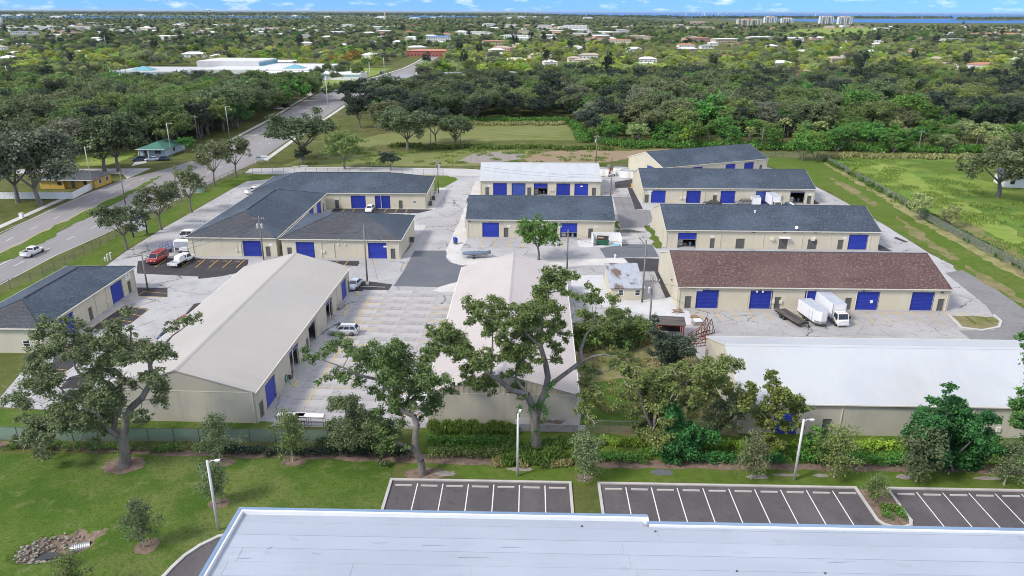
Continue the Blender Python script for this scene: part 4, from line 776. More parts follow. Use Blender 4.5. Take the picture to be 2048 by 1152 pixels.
# loading pad against the pink-roofed building
pad = thing('loading_pad', 'raised weathered concrete pad against the gable of the pinkish-roofed building', 'platform', (0.4, 78.55, 0), rad(-1.7))
MB().box(0, 7.7, 0, 1.45, 0, 1.0).build('slab', M['cracked'], pad)
MB().prism([(1.9+.5*k+.3*math.sin(k*3), .25+.1*math.cos(k*5)) for k in range(9)]+[(6.2-.5*k+.2*math.sin(k*2), .95+.2*math.cos(k*3)) for k in range(9)], 1.0, 1.05).build('leaf_litter', M['mulch'], pad)

# ---------------------------------------------------------------- foreground flat roof
fb = thing('flat_roof_building', 'large white membrane-roofed building with blue-grey parapet in the foreground', 'building', (-23.9, 54.2, 0), rad(-1.3))
MB().prism([(.12, -.12), (35.7, -.12), (35.7, -.82), (95, -.82), (95, -44), (.12, -44)][::-1], 0, 6.62).build('wall', M['steel'], fb)
def run(pts, w, z0, z1, name, m, off=0.0):
    for i in range(len(pts)-1):
        (x0, y0), (x1, y1) = pts[i], pts[i+1]
        if abs(x1-x0) > abs(y1-y0): MB().box(min(x0, x1), max(x0, x1), y0-w+off, y0+off, z0, z1).build(name, m, fb)
        else: MB().box(x0-off, x0+w-off, min(y0, y1)-w, max(y0, y1)-w, z0, z1).build(name, m, fb)
o_ = [(0, 0), (35.8, 0)]
MB().box(0, 35.8, -.42, 0, 6.6, 7.0).box(35.38, 35.8, -.72, -.42, 6.6, 6.998).build('parapet', M['white'], fb)
MB().box(35.8, 95, -1.12, -.70, 6.58, 6.82).build('parapet', M['white'], fb)
MB().box(0, .42, -44, -.421, 6.6, 6.999).build('parapet', M['white'], fb)
for k in range(4): MB().box(-.05+8.95*k+.005, -.05+8.95*(k+1), -.22, .06, 7.002, 7.05).build('coping', M['coping'], fb)
for k in range(4): MB().box(35.62+15*k+.005, 35.62+15*(k+1), -.96, -.62, 6.822, 6.87).build('coping', M['coping'], fb)
for k in range(5): MB().box(-.06, .26, -.262-8.9*(k+1)+.005, -.262-8.9*k, 7.002, 7.05).build('coping', M['coping'], fb)
rr = random.Random(3); yy = -.43
joints = {0: [37.5], 1: [36.4], 2: [33.2], 3: [2.0, 33.6], 4: [1.4, 11.5, 20.9, 34.0], 5: [10.8, 19.8, 27.4, 34.2]}
for r in range(22):
    h = 1.62 if r else 1.0
    js = [.43] + (joints[r] if r in joints else [rr.uniform(6, 14), rr.uniform(18, 27), rr.uniform(30, 40)]) + [94.9]
    for k in range(len(js)-1):
        y1 = yy - (.70 if (r == 0 and js[k] > 36) else 0)
        x0 = js[k]; x1 = js[k+1]
        ya = yy if not (r == 0 and x1 > 36 and x0 < 36) else yy
        parts = [(x0, x1, yy)]
        if r == 0: parts = [(x0, min(x1, 35.3), yy)] + ([(max(x0, 35.3), x1, -1.125)] if x1 > 35.8 else []) if x0 < 35.3 else [(x0, x1, -1.125)]
        for a_, b_, top in parts:
            if b_-a_ < .2: continue
            z = 6.63 + .010*((r+k) % 2) + .004*(r % 3)
            MB().box(a_+.02, b_-.02, yy-h+.03, top, 6.5, z).build('membrane_sheet', M['tpo'], fb)
    yy -= h
# wrinkles in the membrane
for x, y, l, a in ((5.9, -3.55, 1.1, -.35), (8.2, -5.2, .9, -.2), (13.2, -3.75, 1.6, .08), (17.6, -3.95, 2.1, .02), (24, -4.0, 2.0, .02), (2.6, -5.9, 1.2, .05), (40, -7.9, 1.8, .1), (50.5, -5.0, 2.2, .06), (21, -5.3, 2.6, .03), (4.2, -4.6, .5, .6)):
    mb = MB(); d = Vector((math.cos(a), math.sin(a), 0)); n = Vector((-d.y, d.x, 0))
    p0 = Vector((x, y, 6.645)); mb.loft([[tuple(p0+d*(l*t-l/2)+n*(w*s*.07)+Vector((0, 0, .045*s*(w == 0)))) for w in (-1, 0, 1)] for t, s in ((0, .1), (.3, 1), (.7, .8), (1, .1))], cap=False)
    mb.build('membrane_wrinkle', M['tpo'], fb, smooth=True)
for x, y in ((41.9, -6.3), (48.8, -6.35), (30, -1.2), (36.2, -1.7)):
    MB().tube((x, y, 6.6), (x, y, 6.72), .09, n=8).build('roof_drain', M['steel_dark'], fb)

# ================================================================ vehicles
def paint(name, c, metal=0.0): return mat(name, c, [(2.0, tuple(x*.85 for x in c), .4, .45, .7)], .32, metal=metal, spec=.5, coat=.5)
PA = {'silver': paint('silver_car_paint', (0.52, 0.53, 0.55), .3), 'white': paint('white_car_paint', (0.74, 0.75, 0.77)), 'red': paint('red_car_paint', (0.32, 0.012, 0.025)), 'blue': paint('blue_car_paint', (0.04, 0.09, 0.2), .2),
      'navy': paint('navy_car_paint', (0.03, 0.045, 0.09), .2), 'black': paint('black_car_paint', (0.015, 0.015, 0.017)), 'paleblue': paint('pale_blue_car_paint', (0.45, 0.52, 0.62), .2), 'grey': paint('grey_car_paint', (0.18, 0.18, 0.19), .3), 'crimson': paint('crimson_car_paint', (0.35, 0.02, 0.05))}
lens_w = mat('clear_lamp_lens', (0.7, 0.7, 0.72), rough=.1, spec=.7); lens_r = mat('red_lamp_lens', (0.35, 0.01, 0.01), rough=.15, spec=.6)
chrome = mat('dull_chrome', (0.55, 0.55, 0.56), rough=.25, metal=.8)
tyre_me = {}
def wheel(par, x, y, r=.34, w=.22):
    key = (r, w)
    if key not in tyre_me:
        mb = MB(); pr_ = [(r*.55, -w/2), (r*.93, -w/2), (r, -w*.3), (r, w*.3), (r*.93, w/2), (r*.55, w/2)]; n = 16
        mb.loft([[(rr_*math.cos(2*math.pi*i/n), yy_, rr_*math.sin(2*math.pi*i/n)) for i in range(n)] for rr_, yy_ in pr_], cap=False)
        t = mb.mesh('tyre', M['rubber'], True)
        mb = MB(); n = 10
        for yy_ in (-w*.42, w*.42): mb.face([(r*.58*math.cos(2*math.pi*i/n), yy_, r*.58*math.sin(2*math.pi*i/n)) for i in range(n)])
        for i in range(5):
            a = 2*math.pi*i/5; mb.tube((r*.1*math.cos(a), 0, r*.1*math.sin(a)), (r*.52*math.cos(a), 0, r*.52*math.sin(a)), w*.46, n=4, mi=1)
        tyre_me[key] = (t, mb.mesh('rim', [M['steel_dark'], chrome]))
    t, rm_ = tyre_me[key]
    o = link('wheel', t, par, (x, y, r)); link('rim', rm_, o)

def ring(x, hw, zb, zt, c=.16):
    """rounded box cross-section at x"""
    return [(x, -hw+.05, zb), (x, -hw, zb+.14), (x, -hw, zt-c), (x, -hw+c*.8, zt), (x, hw-c*.8, zt), (x, hw, zt-c), (x, hw, zb+.14), (x, hw-.05, zb)]

def glasshouse(par, pm, b, t, zb, zt, hb, ht, nside=2, ext=None, rearglass=True):
    """cabin above the belt line: b=(x rear, x front) at the belt, t at the roof"""
    Bq = [(b[0], -hb, zb), (b[1], -hb, zb), (b[1], hb, zb), (b[0], hb, zb)]; Tq = [(t[0], -ht, zt), (t[1], -ht, zt), (t[1], ht, zt), (t[0], ht, zt)]
    mb = MB(); mb.loft([[Bq[0], Bq[1], Bq[2], Bq[3]], [Tq[0], Tq[1], Tq[2], Tq[3]]], cap=False)
    m_ = [(x*.93+(t[0]+t[1])*.035, y*.88, zt+.045) for x, y, z in Tq]
    mb.add(Tq+m_, [(0, 1, 5, 4), (1, 2, 6, 5), (2, 3, 7, 6), (3, 0, 4, 7), (4, 5, 6, 7)])
    cab = mb.build('cabin', pm, par)
    def pane(q0, q1, q2, q3, s0, s1, r0, r1, name):
        q0, q1, q2, q3 = map(Vector, (q0, q1, q2, q3)); n = (q1-q0).cross(q3-q0).normalized()*.012
        f = lambda s, r: (q0.lerp(q1, s)).lerp(q3.lerp(q2, s), r)+n
        MB().face([f(s0, r0), f(s1, r0), f(s1, r1), f(s0, r1)]).build(name, M['glass_car'], cab)
    pane(Bq[1], Bq[2], Tq[2], Tq[1], .06, .94, .08, .94, 'windscreen')
    if rearglass: pane(Bq[3], Bq[0], Tq[0], Tq[3], .08, .92, .15, .9, 'rear_window')
    for k in range(nside):
        a, c = .05+.92*k/nside, .05+.92*(k+1)/nside-.04
        pane(Bq[0], Bq[1], Tq[1], Tq[0], a, c, .1, .9, 'side_window'); pane(Bq[2], Bq[3], Tq[3], Tq[2], 1-c, 1-a, .1, .9, 'side_window')

def lamps(par, L_, hw, zh, zt, xr=None):
    for s in (-1, 1):
        y0, y1 = sorted((s*(hw-.42), s*(hw-.08)))
        MB().box(L_/2-.10, L_/2-.015, y0, y1, zh-.07, zh+.07).build('headlight', lens_w, par)
        y0, y1 = sorted((s*(hw-.3), s*(hw-.04)))
        MB().box(-L_/2-.0, -L_/2+.06, y0, y1, zt-.1, zt+.12).build('taillight', lens_r, par)

def car(kind, label, loc, rz, pm, cat='car', group=None):
    t = thing({'suv': 'parked_suv', 'sedan': 'parked_car', 'pickup': 'pickup_truck', 'van': 'cargo_van'}[kind], label, cat, loc, rz, group)
    if kind == 'sedan':
        L_, hw = 4.7, .9; st = [(-2.35, .72, .35, .78), (-2.2, .84, .25, .95), (-1.2, .9, .2, .98), (.9, .9, .2, .96), (1.7, .88, .22, .88), (2.2, .8, .27, .78), (2.35, .66, .35, .66)]
        MB().loft([ring(*s) for s in st]).build('body', pm, t, True); glasshouse(t, pm, (-1.95, 1.05), (-1.15, .35), .92, 1.40, .82, .62); lamps(t, L_, .84, .64, .72); wr, wx = .33, (1.42, -1.38)
    elif kind == 'suv':
        L_, hw = 4.75, .94; st = [(-2.37, .78, .4, .95), (-2.25, .9, .28, 1.12), (-1.2, .94, .24, 1.12), (1.0, .94, .24, 1.08), (1.8, .92, .26, 1.02), (2.25, .84, .32, .92), (2.38, .7, .4, .78)]
        MB().loft([ring(*s) for s in st]).build('body', pm, t, True); glasshouse(t, pm, (-2.25, 1.2), (-1.85, .45), 1.06, 1.64, .86, .68, 3); lamps(t, L_, .88, .76, .95); wr, wx = .37, (1.45, -1.42)
        for s in (-1, 1): MB().tube((-1.7, s*.62, 1.71), (.3, s*.62, 1.71), .025).build('roof_rail', M['black'], t)
    elif kind == 'pickup':
        L_, hw = 5.5, .95; st = [(-2.75, .9, .42, .98), (-2.7, .94, .36, 1.02), (-.7, .95, .33, 1.04), (1.1, .95, .33, 1.06), (2.0, .93, .34, 1.03), (2.6, .86, .38, .95), (2.75, .72, .45, .8)]
        MB().loft([ring(*s, .08) for s in st]).build('body', pm, t, True); glasshouse(t, pm, (-.75, 1.35), (-.55, .7), 1.02, 1.72, .86, .70)
        MB().box(-2.62, -.85, -.72, .72, 1.0, 1.075).build('bed_liner', M['black'], t)
        bw = MB()
        for x0, x1, y0, y1 in ((-2.7, -.75, -.93, -.77), (-2.7, -.75, .77, .93), (-2.74, -2.64, -.77, .77)): bw.box(x0, x1, y0, y1, 1.0, 1.32)
        bw.build('bed_side', pm, t); lamps(t, L_, .9, .8, .95); wr, wx = .39, (1.75, -1.65)
        MB().box(-2.86, -2.74, -.85, .85, .42, .58).build('bumper', chrome, t)
    elif kind == 'van':
        L_, hw = 5.4, 1.0; st = [(-2.7, .93, .4, 1.2), (-2.65, 1.0, .32, 1.25), (1.6, 1.0, .3, 1.25), (2.1, .97, .32, 1.15), (2.6, .9, .36, 1.0), (2.7, .8, .42, .9)]
        MB().loft([ring(*s, .1) for s in st]).build('body', pm, t, True); glasshouse(t, pm, (-2.68, 1.95), (-2.6, 1.15), 1.2, 2.02, .95, .8, 4); lamps(t, L_, .95, .85, 1.15); wr, wx = .37, (1.75, -1.55)
        MB().box(2.62, 2.78, -.92, .92, .38, .55).build('bumper', M['black'], t); MB().box(2.66, 2.73, -.5, .5, .62, .85).build('grille', M['black'], t)
    for x in wx:
        for s in (-1, 1): wheel(t, x, s*(hw-.1), wr)
    if kind in ('suv', 'sedan'):
        for s in (-1, 1): MB().box(.55, .72, *sorted((s*(hw-.02), s*(hw+.17))), .95 if kind == 'suv' else .88, 1.08 if kind == 'suv' else 1.0).build('wing_mirror', pm, t)
    return t
PI = math.pi
car('suv', 'silver SUV parked nose-in beside the long white-roofed metal building', (-26.6, 107.4), PI-.03, PA['silver'], 'SUV')
car('pickup', 'white pickup truck driving on the highway lane', (-100.2, 147.4), rad(87), PA['white'], 'pickup')
car('van', 'red cargo van parked on black asphalt beside the flatbed truck', (-72.2, 143.2), rad(-94), PA['red'], 'van')
car('sedan', 'white car parked before the two blue doors of the hip-roofed building', (-36.5, 184.6), rad(-91), PA['white'])
car('sedan', 'pale blue-white car parked at the far corner of the long metal building', (-29.2, 128.6), rad(-100), PA['paleblue'])
car('sedan', 'red car partly hidden behind the roof of the long metal building', (-53.11,111.5), rad(75), PA['crimson'])
car('sedan', 'blue car partly hidden by the oak branch left of the metal roof', (-53.36,105.86), rad(80), PA['blue'])
car('suv', 'dark blue SUV, left of three cars at the green-roofed house', (-126.3, 250.0), rad(200), PA['navy'], 'SUV')
car('sedan', 'light silver car, middle of three cars at the green-roofed house', (-122.4, 250.6), rad(195), PA['paleblue'])
car('sedan', 'dark blue-grey car, right of three cars at the green-roofed house', (-119.2, 251.4), rad(190), PA['navy'])
car('pickup', 'white pickup parked behind the left end of the long hip roof', (-72.41,203.88), rad(60), PA['white'], 'pickup')
car('sedan', 'black car with a grey hood before the door of the truck-lined building', (52.95,191.55), rad(178), PA['black'])
car('suv', 'dark low vehicle beside the small white trailer', (61.34,191.68), rad(178), PA['grey'], 'SUV')
for (x, y), rz, c, k, lb in [((-81.5,444.51), 95, 'navy', 'sedan', 'dark car waiting at the far intersection, right one of two'), ((-94.5,449.43), 92, 'paleblue', 'sedan', 'pale car waiting at the far intersection, left one of two'), ((-95.9,510.87), -85, 'white', 'suv', 'white car leading the queue beyond the far intersection'), ((-96.06,528.85), -85, 'silver', 'sedan', 'silver car second in the queue beyond the far intersection'), ((-113.52,483.76), 3, 'white', 'van', 'white van crossing at the far intersection'), ((-121.08,391.37), 5, 'white', 'sedan', 'white car parked under the dark roadside oaks'), ((-120.27,402.12), 5, 'black', 'suv', 'black vehicle parked under the dark roadside oaks'), ((-318.04,530.89), 10, 'navy', 'sedan', 'dark car on the distant left boulevard'), ((-348.14,533.45), 10, 'white', 'sedan', 'white car on the distant left boulevard'), ((198.02,483.05), 0, 'navy', 'sedan', 'dark car on the road behind the woodland'), ((232.82,542.42), 90, 'black', 'suv', 'black vehicle parked by the house beyond the woods')]:
    car(k, lb, (x, y), rad(rz), PA[c])

white_box = mat('white_box_panel', (0.72, 0.73, 0.75), [(.6, (.62, .63, .66), .5, .42, .66)], .45); grey_top = mat('grey_box_roof', (0.38, 0.41, 0.46), [(.8, (.3, .33, .38), .6, .42, .66)], .5)
def box_truck(label, loc, rz, bl=5.6, crew=False):
    t = thing('box_truck', label, 'truck', loc, rz)
    if bl:
        MB().box(-bl+.2, .2, -1.15, 1.15, .95, 3.35).build('cargo_box', white_box, t); MB().box(-bl+.24, .16, -1.1, 1.1, 3.352, 3.40).build('box_roof', grey_top, t)
        MB().box(-bl+.1, .3, -1.17, 1.17, .88, .96).build('box_sill', M['steel'], t)
        for s in (-1, 1): MB().tube((.21, s*1.13, .95), (.21, s*1.13, 3.36), .05, n=4).build('corner_post', M['steel'], t)
    else:
        MB().box(-3.6, .2, -1.1, 1.1, .85, 1.0).build('flatbed', M['steel_dark'], t)
    cl = 2.9 if crew else 1.75
    st = [(.35, .95, .55, 1.35), (cl-.1, .98, .5, 1.35), (cl+.25, .95, .5, 1.25), (cl+.32, .88, .55, 1.1)]
    MB().loft([ring(*s, .06) for s in st]).build('cab_body', PA['white'], t, True)
    glasshouse(t, PA['white'], (.38, cl+.2), (.42, cl-.15), 1.28, 2.25, .95, .86, 2 if crew else 1, rearglass=False)
    MB().box(cl+.28, cl+.42, -.95, .95, .42, .68).build('bumper', PA['white'], t)
    for s in (-1, 1):
        MB().box(cl+.28, cl+.36, *sorted((s*.55, s*.88)), .78, .98).build('headlight', lens_w, t)
        MB().box(cl-.1, cl+.05, *sorted((s*1.05, s*1.25)), 1.35, 1.8).build('wing_mirror', M['black'], t)
        wheel(t, cl-.45, s*.85, .4, .24); wheel(t, -bl*.55 if bl else -2.4, s*.82, .4, .4)
    MB().box(-bl+.4 if bl else -3.5, cl-.6, -.42, .42, .55, .8).build('chassis', M['black'], t)
    for x in (-.5, 0, .5): MB().box(cl-.5, cl-.38, x-.08, x+.08, 2.29, 2.36).build('marker_light', mat('amber_lens', (.5, .2, .02), rough=.2) if 'amber' not in M else M['amber'], t)
    return t
box_truck('white box truck parked facing the camera before the brown-roofed building', (53.67,110.68)[0:1]+((53.67,110.68)[1]+2.0,), rad(-86), 6.2)
box_truck('white crew-cab truck half hidden behind the hip-roofed corner', (-70.6, 158.6), rad(181), 0, True)
box_truck('white box truck parked before the faded blue door, box toward the building', (68.51,188.07), rad(-90), 5.2)

def enclosed_trailer(label, loc, rz, L_=5.6, vnose=True, h=2.7, W_=2.25):
    t = thing('enclosed_trailer', label, 'trailer', loc, rz); hw = W_/2
    nose = [(L_/2, -hw), (L_/2+(.75 if vnose else 0), 0)] if False else []
    poly = [(-L_/2, -hw), (L_/2-.1, -hw)] + ([(L_/2+.7, -.45), (L_/2+.7, .45)] if vnose else []) + [(L_/2-.1, hw), (-L_/2, hw)]
    MB().prism(poly, .62, h).build('body', white_box, t); MB().prism([(x*.985, y*.97) for x, y in poly], h+.001, h+.05).build('roof', grey_top, t)
    MB().prism([(x*1.004, y*1.008) for x, y in poly], .45, .64).build('skirt', M['steel_dark'], t)
    if vnose: MB().prism([(L_/2-.08, -hw-.012), (L_/2+.715, -.462), (L_/2+.715, .462), (L_/2-.08, hw+.012)], .645, 1.05).build('stone_guard', M['steel'], t)
    MB().box(.9, 1.75, -hw-.02, -hw-.005, .75, 2.4).build('side_door', white_box, t)
    fr = MB()
    for x in (.88, 1.75): fr.box(x, x+.03, -hw-.03, -hw-.004, .72, 2.42)
    fr.build('door_trim', M['steel_dark'], t)
    for x in (-.55, .35):
        for s in (-1, 1): wheel(t, x, s*(hw-.02), .33)
    MB().path([(L_/2+.3, -.3, .5), (L_/2+1.7, 0, .5), (L_/2+.3, .3, .5)], .05, 5).tube((L_/2+1.5, 0, .15), (L_/2+1.5, 0, .75), .04).build('tongue', M['black'], t)
    return t
enclosed_trailer('white enclosed cargo trailer parked between the flatbed trailer and the box truck', (50.0, 114.0), rad(-80), 5.4)
enclosed_trailer('small white box trailer beside the faded blue door', (64.41,191.73), rad(-100), 3.6, False, 2.4)
t = thing('flatbed_trailer', 'dark plank-decked flatbed trailer parked left of the white cargo trailer', 'trailer', (46.5, 113.6), rad(-74))
fr = MB()
for y in (-1.0, 1.0): fr.box(-3.3, 3.1, y-.06, y+.06, .55, .72)
for k in range(8): fr.box(-3.2+.88*k, -3.12+.88*k, -.94, .94, .57, .68)
fr.build('frame', M['black'], t)
for k in range(8): MB().box(-3.3, 3.05, -1.05+.265*k, -1.05+.265*k+.25, .721, .765+.004*(k % 3)).build('plank', M['deck'], t)
for x in (-1.4, -.55):
    for s in (-1, 1): wheel(t, x, s*1.1, .33)
o = link('spare_wheel', tyre_me[(.33, .22)][0], t, (3.25, .25, 1.0)); link('rim', tyre_me[(.33, .22)][1], o); o.rotation_euler = (rad(90), 0, rad(12))
MB().path([(3.05, -.9, .62), (4.7, 0, .6), (3.05, .9, .62)], .07, 5).tube((4.4, 0, .1), (4.4, 0, 1.0), .05).build('tongue', M['black'], t)

t = thing('utility_truck', 'white utility truck with flat service bed and covered load beside the red van', 'truck', (-66.6, 142.6), rad(77))
MB().loft([ring(*s, .08) for s in [(-.2, .95, .45, 1.1), (1.0, .97, .42, 1.12), (2.1, .94, .42, 1.08), (2.7, .85, .48, .98), (2.85, .7, .55, .85)]]).build('cab_body', PA['white'], t, True)
glasshouse(t, PA['white'], (-.15, 1.55), (0, 1.0), 1.06, 1.8, .9, .74, 1)
MB().box(-3.6, -.25, -1.1, 1.1, .82, .95).build('flatbed', M['steel'], t)
MB().loft([[(x, -w, .95), (x, -w*.8, z), (x, w*.8, z), (x, w, .95)] for x, w, z in ((-2.2, .7, 1.5), (-1.9, .8, 1.85), (-.6, .8, 1.9), (-.35, .7, 1.7))]).build('covered_load', white_box, t)
MB().box(-3.75, -3.6, -1.1, 1.1, .5, .98).build('rear_panel', PA['white'], t)
for s in (-1, 1): wheel(t, 1.75, s*.88, .38); wheel(t, -1.9, s*.85, .38, .4); MB().box(-3.76, -3.74, *sorted((s*.75, s*.95)), .65, .8).build('taillight', lens_r, t)
# equipment parked behind the utility truck
t = thing('equipment_trailer', 'white equipment trailer with a big grey screen panel against the hip-roofed wall', 'trailer', (-69.3, 149.6), rad(2))
MB().box(-1.9, 1.7, -.9, .9, .5, 2.6).build('body', white_box, t); MB().box(-1.7, 1.1, -.93, -.902, 1.3, 2.45).build('screen_panel', grey_top, t); MB().box(-1.7, -.9, -.93, -.902, .6, 1.2).build('vent_panel', M['steel_dark'], t)
MB().box(-.2, 1.0, -1.3, -.94, .55, 1.3).build('step_box', white_box, t)
for s in (-1, 1): wheel(t, -.4, s*.95, .3)
t = thing('rack_trailer', 'blue pipe-rack trailer between the red van and the white equipment trailer', 'trailer', (-73.2, 150.0), rad(80))
rk = MB()
for x in (-1.4, -.4, .6, 1.4):
    for s in (-1, 1): rk.tube((x, s*.7, .5), (x, s*.75, 1.7), .035, n=5)
for s in (-1, 1):
    for z in (.55, 1.1, 1.7): rk.tube((-1.5, s*.73, z), (1.5, s*.73, z), .035, n=5)
for x in (-1.4, 0, 1.4): rk.tube((x, -.7, .5), (x, .7, .5), .04, n=5)
bp = mat('bright_blue_frame', (.03, .07, .35), rough=.5); rk.build('rack', bp, t)
MB().box(-1.3, 1.3, -.6, .6, .5, .62).build('bed', M['steel'], t)
for s in (-1, 1): wheel(t, -.2, s*.85, .28)
MB().path([(1.4, -.4, .5), (2.4, 0, .45), (1.4, .4, .5)], .04, 5).build('tongue', bp, t)
t = thing('navy_truck', 'dark navy truck beside the white box truck at the open doorway', 'truck', (71.68,187.09), rad(90))
MB().box(-3.2, -.2, -1.05, 1.05, .8, 2.1).build('cargo_body', PA['navy'], t); MB().box(-3.1, -.3, -.25, .25, 2.101, 2.15).build('roof_stripe', white_box, t)
MB().loft([ring(*s, .08) for s in [(-.15, .95, .45, 1.2), (1.2, .95, .45, 1.2), (2.0, .88, .5, 1.05)]]).build('cab_body', PA['navy'], t, True); glasshouse(t, PA['navy'], (-.1, 1.3), (0, .9), 1.15, 1.95, .88, .75, 1)
for s in (-1, 1): wheel(t, 1.2, s*.88, .38); wheel(t, -2.0, s*.85, .38)
# covered boat on its trailer
t = thing('boat_on_trailer', 'boat under a blue cover on a small trailer, left of the round tree', 'boat', (-7.41,146.52), rad(4))
hull = [(-2.9, .05, .75, .95), (-2.6, .85, .6, 1.05), (-1, 1.0, .5, 1.1), (1, .95, .5, 1.12), (2.2, .55, .6, 1.18), (3.0, .06, .8, 1.25)]
MB().loft([[(x, -w, zt), (x, -w*.6, zb+.15), (x, 0, zb), (x, w*.6, zb+.15), (x, w, zt)] for x, w, zb, zt in hull], cap=True).build('hull', M['steel'], t, True)
MB().loft([[(x, -w*1.03, zt-.12), (x, -w*1.03, zt+.02), (x, 0, zt+.28), (x, w*1.03, zt+.02), (x, w*1.03, zt-.12)] for x, w, zb, zt in hull]).build('cover', mat('blue_grey_tarp', (.13, .17, .24), [(1.5, (.09, .12, .18), .6, .42, .65)], .7), t, True)
MB().path([(-2.4, -.7, .42), (2.6, -.35, .42), (3.9, 0, .42), (2.6, .35, .42), (-2.4, .7, .42)], .05, 5).tube((3.3, 0, .1), (3.3, 0, .9), .04).tube((-.6, -.95, .3), (-.6, .95, .3), .04).build('trailer_frame', M['steel'], t)
MB().tube((-.6, 0, 1.3), (1.9, .2, 1.75), .05).tube((-3.2, 0, 1.0), (-4.2, .1, 1.1), .04).build('mast', M['steel'], t)
for s in (-1, 1): wheel(t, -.6, s*1.0, .27, .18)

# ================================================================ poles, wires, fences, yard things
def utility_pole(label, x, y, h, arm=True, cans=0, m='wood_pole', armrz=0.0, r=.15):
    t = thing('utility_pole', label, 'utility pole', (x, y), armrz)
    MB().tube((0, 0, -.1), (0, 0, h), r*1.15, r*.75, 8).build('pole', M[m], t, True)
    if arm:
        MB().box(-1.1, 1.1, -.06, .06, h-.75, h-.6).build('crossarm', M['wood_pole'], t)
        for k in (-1, -.55, .55, 1): MB().tube((k, 0, h-.6), (k, 0, h-.42), .045, .03).build('insulator', M['white'], t)
    for k in range(cans):
        s = (-1, 1)[k % 2]; MB().tube((s*.42, -.05, h-2.6), (s*.42, -.05, h-1.75), .24, n=10).tube((s*.42, -.05, h-1.75), (s*.42, -.05, h-1.62), .24, .12, 10).tube((0, 0, h-2.1), (s*.25, -.05, h-2.1), .04).build('transformer', M['pole_metal'], t)
    return t
def wire(a, b, sag, label, r=.022):
    pts = [tuple(Vector(a).lerp(Vector(b), i/10) - Vector((0, 0, sag*4*(i/10)*(1-i/10)))) for i in range(11)]
    tag(MB().path(pts, r, 4).build('overhead_wire', M['black']), label, 'wire')
up = {}
for k, (b, lb, arm, cans, mm) in {
    'p1': ((-66.64,126.69,7.3), 'short bare wooden pole at the corner of the left building', False, 0, 'wood_pole'),
    'p2': ((-51.12,144.66,9.3), 'wooden pole with two transformers before the blue door of the hip-roofed building', True, 2, 'wood_pole'),
    'p3': ((-27.12,130.31,11.5), 'tall wooden pole with a white foot on the black asphalt patch', False, 0, 'wood_pole'),
    'p4': ((-20.85,205.05,9.7), 'wooden pole with crossarm and transformers beside the side street', True, 3, 'wood_pole'),
    'p5': ((10.94,139.39,8.1), 'wooden pole with a small lamp arm right of the round tree', False, 0, 'wood_pole'),
    'p6': ((22.96,121.5,11.5), 'tall bare pole right against the small rusty-roofed shed', False, 0, 'wood_pole'),
    'p7': ((21.22,104.92,10.7), 'pole with transformer and crossarm standing in the scrubby yard', True, 1, 'wood_pole'),
    'p8': ((27.09,200.14,6.7), 'pole with transformer in the alley beside the silver roof', True, 1, 'wood_pole'),
    'a': ((-30.1,273.68,9.6), 'bare pole at the edge of the field, left of two', False, 0, 'wood_pole'),
    'b': ((-19.36,276.03,9.0), 'pole with double crossarm at the edge of the field', True, 0, 'wood_pole'),
    'e': ((27.86,246.32,10.1), 'pole with transformer behind the silver-roofed building', True, 1, 'wood_pole'),
    'c': ((92.56,276.36,8.1), 'pole before the woodland behind the farthest storage building', False, 0, 'wood_pole'),
    'd': ((147.23,269.26,8.6), 'leaning pole at the back of the bright meadow', True, 0, 'wood_pole'),
    'l2': ((-102.18,190.74,8.7), 'weathered pole in the highway median behind the leafy tree', True, 0, 'wood_pole'),
    'l4': ((-119.91,283.69,11.1), 'roadside pole right of the green-roofed house', True, 0, 'wood_pole'),
    'l6': ((-97.36,398.48,16.3), 'tall pale pole at the far intersection', True, 1, 'pole_white'),
    'l7': ((-120.69,430.26,11.0), 'pale pole left of the far intersection', False, 0, 'pole_white'),
    'l8': ((-109.67,520.95,12.1), 'pale pole beyond the far intersection, nearer one', True, 0, 'pole_white'),
    'l9': ((-107.53,576.94,12.3), 'pale pole beside the far street by the park', False, 0, 'pole_white'),
    'l13': ((-104.38,624.68,12.8), 'pale pole beside the far street past the blue kiosk', False, 0, 'pole_white'),
    'l10': ((-300.38,455.94,17.0), 'tall pale pole at the far left boulevard', True, 0, 'pole_white'),
    'l11': ((-488.73,933.24,19.9), 'tall white pole rising from the far left woods', False, 0, 'pole_white'),
}.items():
    up[k] = b; utility_pole(lb, *b, arm, cans, mm, r=.15 if b[1] < 300 else .22)
MB().box(-27.35, -26.85, 129.9, 130.4, 0, .5).build('pole_foot', M['kerb'], bpy.data.objects['utility_pole.002']).matrix_parent_inverse = bpy.data.objects['utility_pole.002'].matrix_basis.inverted()
W_ = lambda k, dz=.5: (up[k][0], up[k][1], up[k][2]-dz)
for a, b, s, lb in [('p2', 'p3', 1.1, 'between the transformer pole and the white-footed pole'), ('p5', 'p6', .7, 'between the lamp-arm pole and the shed pole'), ('p6', 'p7', .6, 'between the shed pole and the yard pole'), ('a', 'b', .4, 'between the two field poles'), ('b', 'e', .9, 'from the field pole to the silver-roofed building'), ('e', 'c', 1.6, 'along the woodland edge'), ('c', 'd', 1.2, 'over the back of the meadow'), ('l2', 'l4', 1.2, 'along the highway'), ('p8', 'p4', 1.0, 'over the silver-roofed building'), ('p1', 'p2', .8, 'from the short pole to the transformer pole'), ('p6', 'p8', 1.0, 'up the alley')]:
    wire(W_(a), W_(b), s, 'upper overhead wire ' + lb); wire(W_(a, 1.3), W_(b, 1.3), s*1.1, 'lower overhead wire ' + lb)
